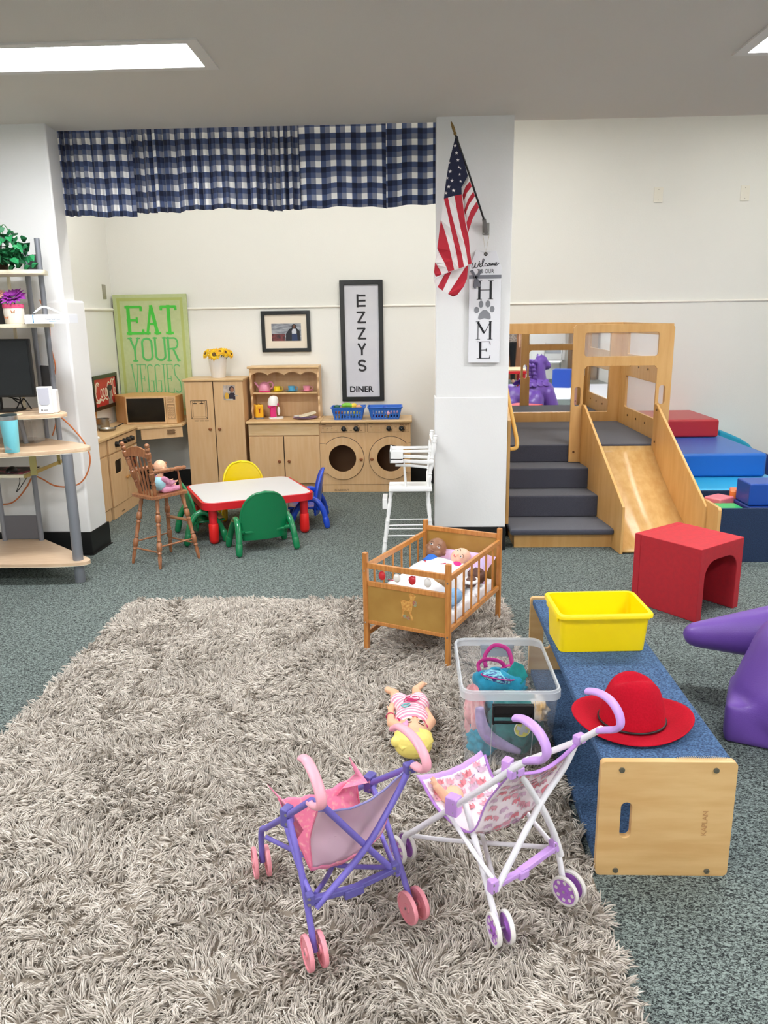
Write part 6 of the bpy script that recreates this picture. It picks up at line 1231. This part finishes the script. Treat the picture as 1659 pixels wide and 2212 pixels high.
def dahlia(par, c, r, m, n=4, ax=(0, -.6, 1)):
    Q = Vector((0, 0, 1)).rotation_difference(Vector(ax).normalized()).to_matrix(); b = B(); c = Vector(c); rd = random.Random(4)
    for ring in range(n):
        k = 9+2*(n-ring); el = .1+ring*.32
        for i in range(k):
            a = 2*PI*(i+.5*(ring % 2))/k+rd.uniform(-.1, .1); d = Vector((math.cos(a)*math.cos(el), math.sin(a)*math.cos(el), math.sin(el))); s = Vector((-math.sin(a), math.cos(a), 0)); L_ = r*(1-.16*ring)*rd.uniform(.9, 1.1)
            b.add([c+Q@p for p in (d*L_*.2, d*L_*.6+s*r*.16, d*L_+Vector((0, 0, -r*.08)), d*L_*.6-s*r*.16)], [(0, 1, 2, 3)])
    return obj('flower', b, m, par, smooth=0, mods=[('SOLIDIFY', dict(thickness=.0012))])
f_ = dahlia(t, (.015, -.01, .150), .082, mat('purple_petals', 'a83ab0', .6, col2='8a2a90', scale=40)); obj('stem', B().cyl((.01, 0, .1), (.012, 0, .15), .004, n=8), lf, f_)
f_ = dahlia(t, (-.075, -.01, .165), .05, mat('peach_petals', 'f0a08c', .6, col2='f6c8ba', scale=40), 3); obj('stem', B().cyl((-.02, 0, .1), (-.07, 0, .16), .003, n=8), lf, f_)
o = obj('desk_box', B().box(-.05, .05, -.04, .04, 0, .18), black, loc=(-2.44, 4.65, 1.4895), bev=.003); tag(o, 'black box standing left of the flower pot on the upper desk shelf', 'box')
t = thing('potted_plant', 'leafy green artificial ivy plant on the top desk shelf at the left edge', 'plant', (-2.36, 4.63, 1.7865))
obj('pot', B().lathe([(.001, 0), (.05, 0), (.065, .09), (.001, .085)], n=24), mat('basket_brown', '4a3520', .8), t)
rd = random.Random(9); grn = [mat('ivy_green%d' % i, c, .5) for i, c in enumerate(('1f6a3e', '164d2c', '2a8a52'))]
def leaf(b, c, d, s, L_):
    d = d.normalized(); s = (s-d*s.dot(d)).normalized(); n_ = d.cross(s)*L_*.12; c = Vector(c)
    b.add([c, c+s*L_*.30-d*L_*.08-n_, c+s*L_*.36+d*L_*.25-n_, c+s*L_*.16+d*L_*.7-n_*.5, c+d*L_*1.05, c-s*L_*.16+d*L_*.7-n_*.5, c-s*L_*.36+d*L_*.25-n_, c-s*L_*.30-d*L_*.08-n_, c+d*L_*.4+n_*.3], [(0, 1, 2, 8), (2, 3, 4, 8), (4, 5, 6, 8), (6, 7, 0, 8)])
for k in range(9):
    a = rd.uniform(0, 6.28); rr = rd.uniform(.08, .20); pts = cr([(0, 0, .08), (rr*.4*math.cos(a), rr*.3*math.sin(a), .16+rd.uniform(0, .1)), (rr*.8*math.cos(a), -abs(rr*.5*math.sin(a)), .16), (rr*1.15*math.cos(a), -abs(rr*.6*math.sin(a)), rd.uniform(.02, .14))], 6)
    stm = obj('stem', B().tube(pts, .0025, 6), lf, t, smooth=180)
for j in range(3):
    b = B()
    for k in range(60):
        th = rd.uniform(-.5, 3.64); rr = rd.uniform(.03, .21); p = Vector((rr*math.cos(th)*1.05, -.02-rd.uniform(0, .10), .03+abs(rr*math.sin(th))*.95+.02))
        leaf(b, p, Vector((math.cos(th)*.7+rd.uniform(-.4, .4), -.5+rd.uniform(-.3, .3), rd.uniform(-.9, .6))), Vector((rd.uniform(-1, 1), rd.uniform(-.4, .4), rd.uniform(-.5, .5))), rd.uniform(.05, .075))
    for k in range(4): leaf(b, (.10+.045*k, -.06-.01*j, .012+.012*(k % 2)), Vector((.6, -.3, .1)), Vector((.3, .2, 1)), .045)
    obj('leaves', b, grn[j], t, smooth=0, mods=[('SOLIDIFY', dict(thickness=.0008))])
# orange cord
og = mat('orange_cord', 'c8703c', .5)
cpts = [(-2.19, 4.80, .955), (-2.188, 4.84, .919), (-2.131, 4.86, .846), (-2.068, 4.87, .748), (-2.044, 4.87, .668), (-2.055, 4.87, .593), (-2.093, 4.865, .518), (-2.143, 4.86, .479), (-2.216, 4.855, .467), (-2.293, 4.85, .48), (-2.35, 4.83, .525), (-2.407, 4.83, .542), (-2.46, 4.84, .475), (-2.531, 4.85, .399), (-2.597, 4.85, .36), (-2.70, 4.85, .363), (-2.9, 4.85, .40)]
o = obj('extension_cord', B().tube(cr(cpts, 6), .0048, 8), og, smooth=180); tag(o, 'orange cord looping behind the computer desk', 'cord')
o = obj('extension_cord', B().tube(cr([(-2.245, 4.86, 1.63), (-2.21, 4.87, 1.50), (-2.215, 4.872, 1.35), (-2.20, 4.87, 1.22), (-2.235, 4.86, 1.1), (-2.24, 4.86, .98), (-2.235, 4.86, .88), (-2.265, 4.86, .80)], 6), .0042, 8), og, smooth=180); tag(o, 'orange cord hanging down the wall behind the desk shelves', 'cord')
o = obj('thin_cable', B().tube(cr([(-2.42, 4.66, .61), (-2.43, 4.70, .54), (-2.46, 4.70, .47), (-2.40, 4.70, .54), (-2.36, 4.70, .60)], 6), .0025, 6), black, smooth=180); tag(o, 'thin black cable hanging under the keyboard tray', 'cable')
# ================= flag and sign on the pillar =================
fr, fwm, fb_ = mat('flag_red', 'b81c30', .75), mat('flag_white', 'e8e2e0', .75), mat('flag_navy', '171c3a', .75)
O = (.42, 4.90, 2.0)
t = thing('flag', 'small American flag hanging from a black pole high on the white pillar', 'flag', O)
b = B(); idx = {'R': 0, 'W': 1, 'B': 2}
for c, P in FLAG:
    tr_ = tessellate_polygon([[Vector((p[0], p[2], 0)) for p in P]]); b.add(P, [tuple(q) for q in tr_], idx[c])
obj('flag_cloth', sub(b, O), [fr, fwm, fb_], t, smooth=0, mods=[('SOLIDIFY', dict(thickness=.0012))])
b = B()
for (x, y, z), r in STARS: b.prism([(x+p[0], z+p[1]) for p in star(0, 0, r)], y-.003, y-.0015, 'xz')
obj('stars', sub(b, O), fwm, t, smooth=0)
obj('pole', sub(B().tube([(.455, 4.935, 2.015), (.439, 4.915, 2.062), (.350, 4.845, 2.285), (.266, 4.78, 2.482)], .0062, 10), O), black, t)
obj('finial', sub(B().lathe([(.007, 0), (.0095, .01), (.006, .016), (.0085, .03), (.0075, .055), (.003, .072), (.001, .074)], (.266, 4.78, 2.482), (-.40, -.29, 1.0), 14), O), mat('gold_finial', '8a7040', .4, metal=.5), t)
br_ = mat('cast_aluminium', '8e8d88', .4, metal=.7)
obj('bracket', sub(B().box(.440, .482, 4.957, 4.964, 1.965, 2.035).bar((.462, 4.955, 1.975), (.445, 4.92, 2.05), .022, .024, upv=(0, 1, 0)), O), br_, t, bev=.003)
for x, z in ((.449, 1.972), (.473, 1.975)): obj('bracket_screw', sub(B().cyl((x, 4.952, z), (x, 4.957, z), .004, n=10), O), steel, t)
O = (.459, 4.955, 1.545)
t = thing('welcome_sign', 'tall white WELCOME TO OUR HOME tag sign with paw print on the white pillar', 'wall sign', (O[0], O[1], O[2]))
sgn = [(-.096, -.330), (.096, -.333), (.097, .235), (.064, .328), (-.055, .333), (-.095, .238)]
obj('board', B().prism(sgn, -.012, .0, 'xz', [circ(.002, .310, .008, 16)]), mat('sign_white', 'e9e9ec', .6), t, bev=.002)
obj('grommet', B().tube([(.002+.0085*math.cos(a), -.0125, .310+.0085*math.sin(a)) for a in [2*PI*i/20 for i in range(20)]], .0025, 6, closed=True), mat('dark_bronze', '3a2c24', .4, metal=.5), t, smooth=180)
obj('twine', B().tube([(-.016, -.005, .42), (.001, -.013, .312), (.021, -.005, .42)], .0013, 6), mat('twine', 'a8946a', .9), t, smooth=180)
obj('ribbon', B().box(-.0965, .0975, -.0145, -.0115, .169, .190), mat('grey_ribbon', '7e7f86', .7), t)
bw = B()
for P in ([(-.092, .215), (-.075, .222), (-.052, .180), (-.060, .172)], [(-.030, .222), (-.016, .214), (-.044, .172), (-.054, .18)], [(-.062, .182), (-.072, .125), (-.058, .108), (-.050, .128), (-.050, .18)], [(-.056, .182), (-.050, .13), (-.036, .118), (-.024, .122), (-.040, .165)], circ(-.053, .178, .010, 12)): bw.prism(P, -.022, -.0145, 'xz')
obj('bow', bw, mat('grey_ribbon_bow', '6e6f76', .8), t, bev=.002)
iy = -.0125
def swr(par, pts, r, m=ink): return B().tube([(p[0], iy, p[1]) for p in cr([(a, c, 0) for a, c in pts], 5)], r, 6) if False else B().tube([(p.x, iy, p.y) for p in cr([(a, c, 0) for a, c in pts], 5)], r, 6)
b = B()
W_ = [[(-.075, .262), (-.080, .235), (-.068, .232), (-.058, .262), (-.060, .235), (-.048, .236), (-.034, .272)], [(-.036, .245), (-.026, .252), (-.026, .260), (-.036, .256), (-.034, .240), (-.022, .240), (-.008, .276), (-.014, .282), (-.018, .262), (-.016, .242), (-.006, .242)], [(.010, .256), (.0, .256), (-.002, .244), (.008, .242), (.018, .250)], [(.020, .256), (.014, .247), (.020, .242), (.027, .250), (.021, .257), (.032, .254)], [(.032, .243), (.036, .256), (.038, .245), (.044, .257), (.046, .245), (.052, .258), (.054, .246), (.060, .248)], [(.058, .248), (.068, .254), (.068, .261), (.059, .257), (.060, .246), (.070, .246), (.082, .256)]]
for s in W_: q = swr(t, s, .0021); b.add(q.v, q.f)
obj('lettering', b, ink, t, smooth=180)
def ser(b, x, z, l=.008, h=.003): b.box(x-l, x+l, iy-.0008, iy+.001, z-h/2, z+h/2)
def bx2(b, x0, x1, z0, z1): b.box(x0, x1, iy-.0008, iy+.001, z0, z1)
def ln(b, p, q, w_): b.bar((p[0], iy, p[1]), (q[0], iy, q[1]), w_, .0018, upv=(0, 1, 0))
text('lettering', 'TO OUR', ink, t, w=.100, h=.024, loc=(.003, iy, .212))
b = B()   # H
bx2(b, -.040, -.026, .048, .158); bx2(b, .028, .042, .048, .158); bx2(b, -.03, .03, .101, .105)
for x in (-.033, .035): ser(b, x, .0495, .016); ser(b, x, .1565, .016)
# M
ln(b, (-.038, -.190), (-.038, -.085), .004); ln(b, (-.040, -.086), (.0, -.152), .013); ln(b, (.0, -.154), (.036, -.086), .004); bx2(b, .030, .043, -.190, -.082); ser(b, -.038, -.1885, .013); ser(b, .036, -.1885, .016); ser(b, -.040, -.0835, .012); ser(b, .038, -.0835, .010)
# E
bx2(b, -.030, -.016, -.305, -.202); bx2(b, -.044, .036, -.305, -.3015); bx2(b, -.044, .036, -.2055, -.202); bx2(b, -.02, .016, -.2555, -.252); ln(b, (.035, -.304), (.038, -.286), .004); ln(b, (.035, -.204), (.038, -.222), .004); bx2(b, .012, .016, -.264, -.244)
obj('lettering', b, ink, t, smooth=0)
b = B()
for x, z, rx, rz in ((-.022, .020, .0145, .021), (.020, .021, .0145, .021), (-.048, -.014, .0145, .019), (.046, -.010, .0145, .019)): b.prism(circ(x, z, rx, 20, rz), iy-.0008, iy+.001, 'xz')
b.prism([(p.x, p.y) for p in cr([(-.038, -.066, 0), (-.034, -.042, 0), (-.016, -.020, 0), (.0, -.014, 0), (.016, -.019, 0), (.034, -.040, 0), (.038, -.064, 0), (.026, -.071, 0), (0, -.064, 0), (-.026, -.071, 0)], 4, True)], iy-.0008, iy+.001, 'xz')
obj('paw_print', b, mat('paw_grey', '8a8b90', .7), t, smooth=0)
# ================= shag rug =================
rg = thing('shag_rug', 'large taupe shag rug under the strollers and doll crib', 'rug', (-.51, 2.5, 0))
RX0, RX1, RY0, RY1 = -1.515, .49, 1.0, 4.005
obj('backing', sub(B().box(RX0, RX1, RY0, RY1, .001, .010), (-.51, 2.5, 0)), mat('rug_backing', '857a6c', .95), rg)
rs = np.random.default_rng(5); N = 150000
X = rs.uniform(RX0, RX1, N); Yv = RY0+(RY1-RY0)*rs.uniform(0, 1, N)
K = [(rs.uniform(3, 14), rs.uniform(0, 6.28), rs.uniform(0, 6.28)) for _ in range(10)]
K3 = [(rs.uniform(6, 26), rs.uniform(0, 6.28), rs.uniform(0, 6.28)) for _ in range(8)]
fld = lambda KK, x, y, w=1: sum(np.sin(k*(x*np.cos(a)+y*np.sin(a))+p) for k, a, p in KK)*w
cs = .017; jx = rs.uniform(-.4, .4, (400, 400)); jy = rs.uniform(-.4, .4, (400, 400)); ca_ = rs.normal(0, .75, (400, 400)); cl_ = rs.normal(0, .30, (400, 400))
ix = np.clip(((X+2)/cs).astype(int), 0, 399); iy_ = np.clip((Yv/cs).astype(int), 0, 399)
cx0 = (ix+.5+jx[ix, iy_])*cs-2; cy0 = (iy_+.5+jy[ix, iy_])*cs
ang = fld(K, cx0, cy0, 1.6)+ca_[ix, iy_]+rs.normal(0, .22, N)
hgt = fld(K3, cx0, cy0)/3
L_ = rs.uniform(.030, .043, N)*(1+.08*hgt); lean = np.clip(.92+.22*hgt+cl_[ix, iy_]+rs.normal(0, .12, N), .2, 1.45)
R4 = 5; rad = rs.uniform(.0014, .0022, N)
P = np.zeros((N, R4, 3)); P[:, 0] = np.stack([X, Yv, np.full(N, .006)], 1)
pull = np.stack([cx0-X, cy0-Yv, np.zeros(N)], 1)*.11; dz = rs.normal(0, .16, N)
for k in range(1, R4):
    th2 = np.clip(lean*(.30+.36*k), 0, 1.6); st2 = L_/(R4-1); aa = ang+dz*k*.5
    P[:, k] = P[:, k-1]+np.stack([np.sin(th2)*np.cos(aa)*st2, np.sin(th2)*np.sin(aa)*st2, np.cos(th2)*st2], 1)+pull
P[:, :, 2] = np.maximum(P[:, :, 2], .009)
T = np.zeros_like(P); T[:, :-1] = P[:, 1:]-P[:, :-1]; T[:, -1] = T[:, -2]; T /= np.linalg.norm(T, axis=2, keepdims=True)+1e-9
S_ = np.stack([-np.sin(ang), np.cos(ang), np.zeros(N)], 1)[:, None, :].repeat(R4, 1); N_ = np.cross(T, S_); N_ /= np.linalg.norm(N_, axis=2, keepdims=True)+1e-9
rr = rad[:, None]*np.array([.8, 1.0, 1.15, 1.1, .5])[None, :]
V = np.stack([P+(S_*math.cos(q)+N_*math.sin(q))*rr[:, :, None] for q in (PI/2, PI/2+2*PI/3, PI/2+4*PI/3)], 2).reshape(-1, 3)
V -= np.array([-.51, 2.5, 0])
base = (np.arange(N)*R4*3)[:, None, None, None]+(np.arange(R4-1)*3)[None, :, None, None]
tri = np.array([[0, 1, 4, 3], [1, 2, 5, 4], [2, 0, 3, 5]])[None, None]
F = (base+tri).reshape(-1, 4).astype(np.int32)
me = bpy.data.meshes.new('pile'); me.vertices.add(len(V)); me.vertices.foreach_set('co', V.astype(np.float32).ravel())
me.loops.add(F.size); me.loops.foreach_set('vertex_index', F.ravel()); me.polygons.add(len(F)); me.polygons.foreach_set('loop_start', np.arange(0, F.size, 4, dtype=np.int32)); me.polygons.foreach_set('use_smooth', np.ones(len(F), dtype=bool))
at = me.attributes.new('tone', 'FLOAT', 'POINT'); tone = np.clip(rs.normal(.5, .22, N), 0, 1); at.data.foreach_set('value', np.repeat(tone, R4*3).astype(np.float32))
me.update(calc_edges=True)
pm = bpy.data.materials.new('taupe_shag_yarn'); pm.use_nodes = True; nt = pm.node_tree; bs = nt.nodes['Principled BSDF']; bs.inputs['Roughness'].default_value = .7; bs.inputs['Sheen Weight'].default_value = .15
an = nt.nodes.new('ShaderNodeAttribute'); an.attribute_name = 'tone'; r_ = nt.nodes.new('ShaderNodeValToRGB'); r_.color_ramp.elements[0].color = lin('9a8f82'); r_.color_ramp.elements[1].color = lin('eae1d5'); nt.links.new(an.outputs['Fac'], r_.inputs[0]); nt.links.new(r_.outputs[0], bs.inputs['Base Color'])
me.materials.append(pm); o = bpy.data.objects.new('pile', me); C.objects.link(o); o.parent = rg; o['kind'] = 'stuff'
# ================= what the mirror sees behind the camera =================
tag(cube_chair('', (3.10, -2.9, 0), math.radians(20), mat('blue_rotomould', '1f4cb0', .5)), 'blue plastic cube chair reflected in the climber mirror', 'cube chair')
o = obj('play_mat', B().box(-.85, .85, -1.5, 1.5, 0, .012), mat('white_mat', 'e6e8ee', .7), loc=(3.45, -1.75, .001)); tag(o, 'white floor mat under the blue cube chair seen in the mirror', 'mat')
t = thing('activity_table', 'low wood-topped table with red edge seen in the climber mirror', 'table', (1.75, -1.1, 0))
obj('table_top', B().box(-.45, .42, -.45, .45, .49, .51), maple, t, bev=.004); obj('rim', B().box(-.46, .43, -.46, .46, .44, .492), redt, t, bev=.008)
for x in (-.40, .37):
    for y in (-.40, .40): obj('leg', B().cyl((x, y, 0), (x, y, .45), .03), redt, t)
struct('door_1', B().box(1.75, 2.70, YB, YB+.04, 0, 2.1), mat('brown_door', 'a06a44', .45, col2='8c5a38', scale=4, stretch=(6, 6, .6)))
struct('trim_3', B().box(2.70, 2.78, YB, YB+.05, 0, 2.15).box(1.67, 1.75, YB, YB+.05, 0, 2.15).box(1.67, 2.78, YB, YB+.05, 2.1, 2.18), MATS['trim_white'])
t = thing('whiteboard', 'white board on the far wall seen in the climber mirror', 'whiteboard', (3.3, YB+.02, .45)); obj('board', B().box(-.40, .38, -.015, .015, 0, 1.3), white, t, bev=.003); obj('tray', B().box(-.38, .36, .015, .06, -.02, .0), steel, t)
t = thing('storage_cabinet', 'tall brown wooden cabinet at the far wall seen in the climber mirror', 'cabinet', (4.05, YB+.25, 0)); obj('cabinet_body', B().box(-.3, .3, -.24, .2, 0, 1.6), mat('dark_cabinet', '7a5a3c', .5), t)
for s in (-1, 1): d = obj('door', B().box(min(s*.005, s*.29), max(s*.005, s*.29), .2, .22, .05, 1.55), mat('cabinet_door', '8a6844', .5), t, bev=.003); knob(d, (s*.04, .22, .8), (0, 1, 0), kn)
t = thing('folding_chair', 'grey and white metal chair near the white board seen in the mirror', 'chair', (3.25, -4.2, 0), PI+.3)
obj('seat', B().box(-.2, .2, -.2, .2, .43, .46), white, t, bev=.01); obj('backrest', B().box(-.2, .2, .2, .22, .62, .85), mat('chair_grey', '9a9ca0', .4), t, bev=.01)
for x in (-.19, .19):
    obj('leg', B().tube([(x, -.22, 0), (x, .21, .86)], .012, 8), steel, t); obj('leg', B().tube([(x, .24, 0), (x, -.18, .44)], .012, 8), steel, t)
# standing person
t = thing('person', 'standing person in patterned top and black trousers, seen in the climber mirror', 'person', (2.22, -3.95, 0))
skp = skin('person', 'c89a7e')
b = B(); b.bone((0, 0, 1.36), (0, 0, 1.46), .055, .05).ell((0, 0, 1.15), (.18, .11, .26)).ell((0, 0, .93), (.17, .12, .14))
for s in (-1, 1):
    b.bone((s*.09, 0, .88), (s*.10, .01, .50), .085, .058).bone((s*.10, .01, .50), (s*.11, -.01, .10), .056, .038).bone((s*.11, -.01, .05), (s*.12, .15, .035), .040, .034)
    b.bone((s*.19, 0, 1.34), (s*.24, -.01, 1.08), .05, .038).bone((s*.24, -.01, 1.08), (s*.23, .10, .86), .036, .026); hand(b, (s*.23, .105, .85), (0, .25, -1), (-s, 0, 0), .035)
blob('body', b, skp, t, vox=.011, it=5)
head(t, (0, .01, 1.56), .10, (0, 1, 0), (0, 0, 1), skp)
b = B(); b.ell((0, -.03, 1.60), (.108, .105, .11)).ell((0, -.06, 1.48), (.10, .06, .13)); obj('hair', b, mat('dark_hair', '2a1c14', .6), t, smooth=180)
b = B(); b.ell((0, 0, 1.14), (.195, .125, .27)).ell((0, 0, .95), (.19, .135, .12))
for s in (-1, 1): b.bone((s*.19, 0, 1.34), (s*.235, -.01, 1.12), .062, .052)
blob('shirt', b, mat('patterned_top', 'c8b8a8', .8, col2='6a5a58', scale=40), t, vox=.014, it=5)
b = B(); b.ell((0, 0, .90), (.178, .128, .12))
for s in (-1, 1): b.bone((s*.09, 0, .88), (s*.10, .01, .50), .094, .068).bone((s*.10, .01, .50), (s*.11, -.01, .09), .066, .052)
blob('trousers', b, mat('black_trousers', '111114', .8), t, vox=.012, it=5)
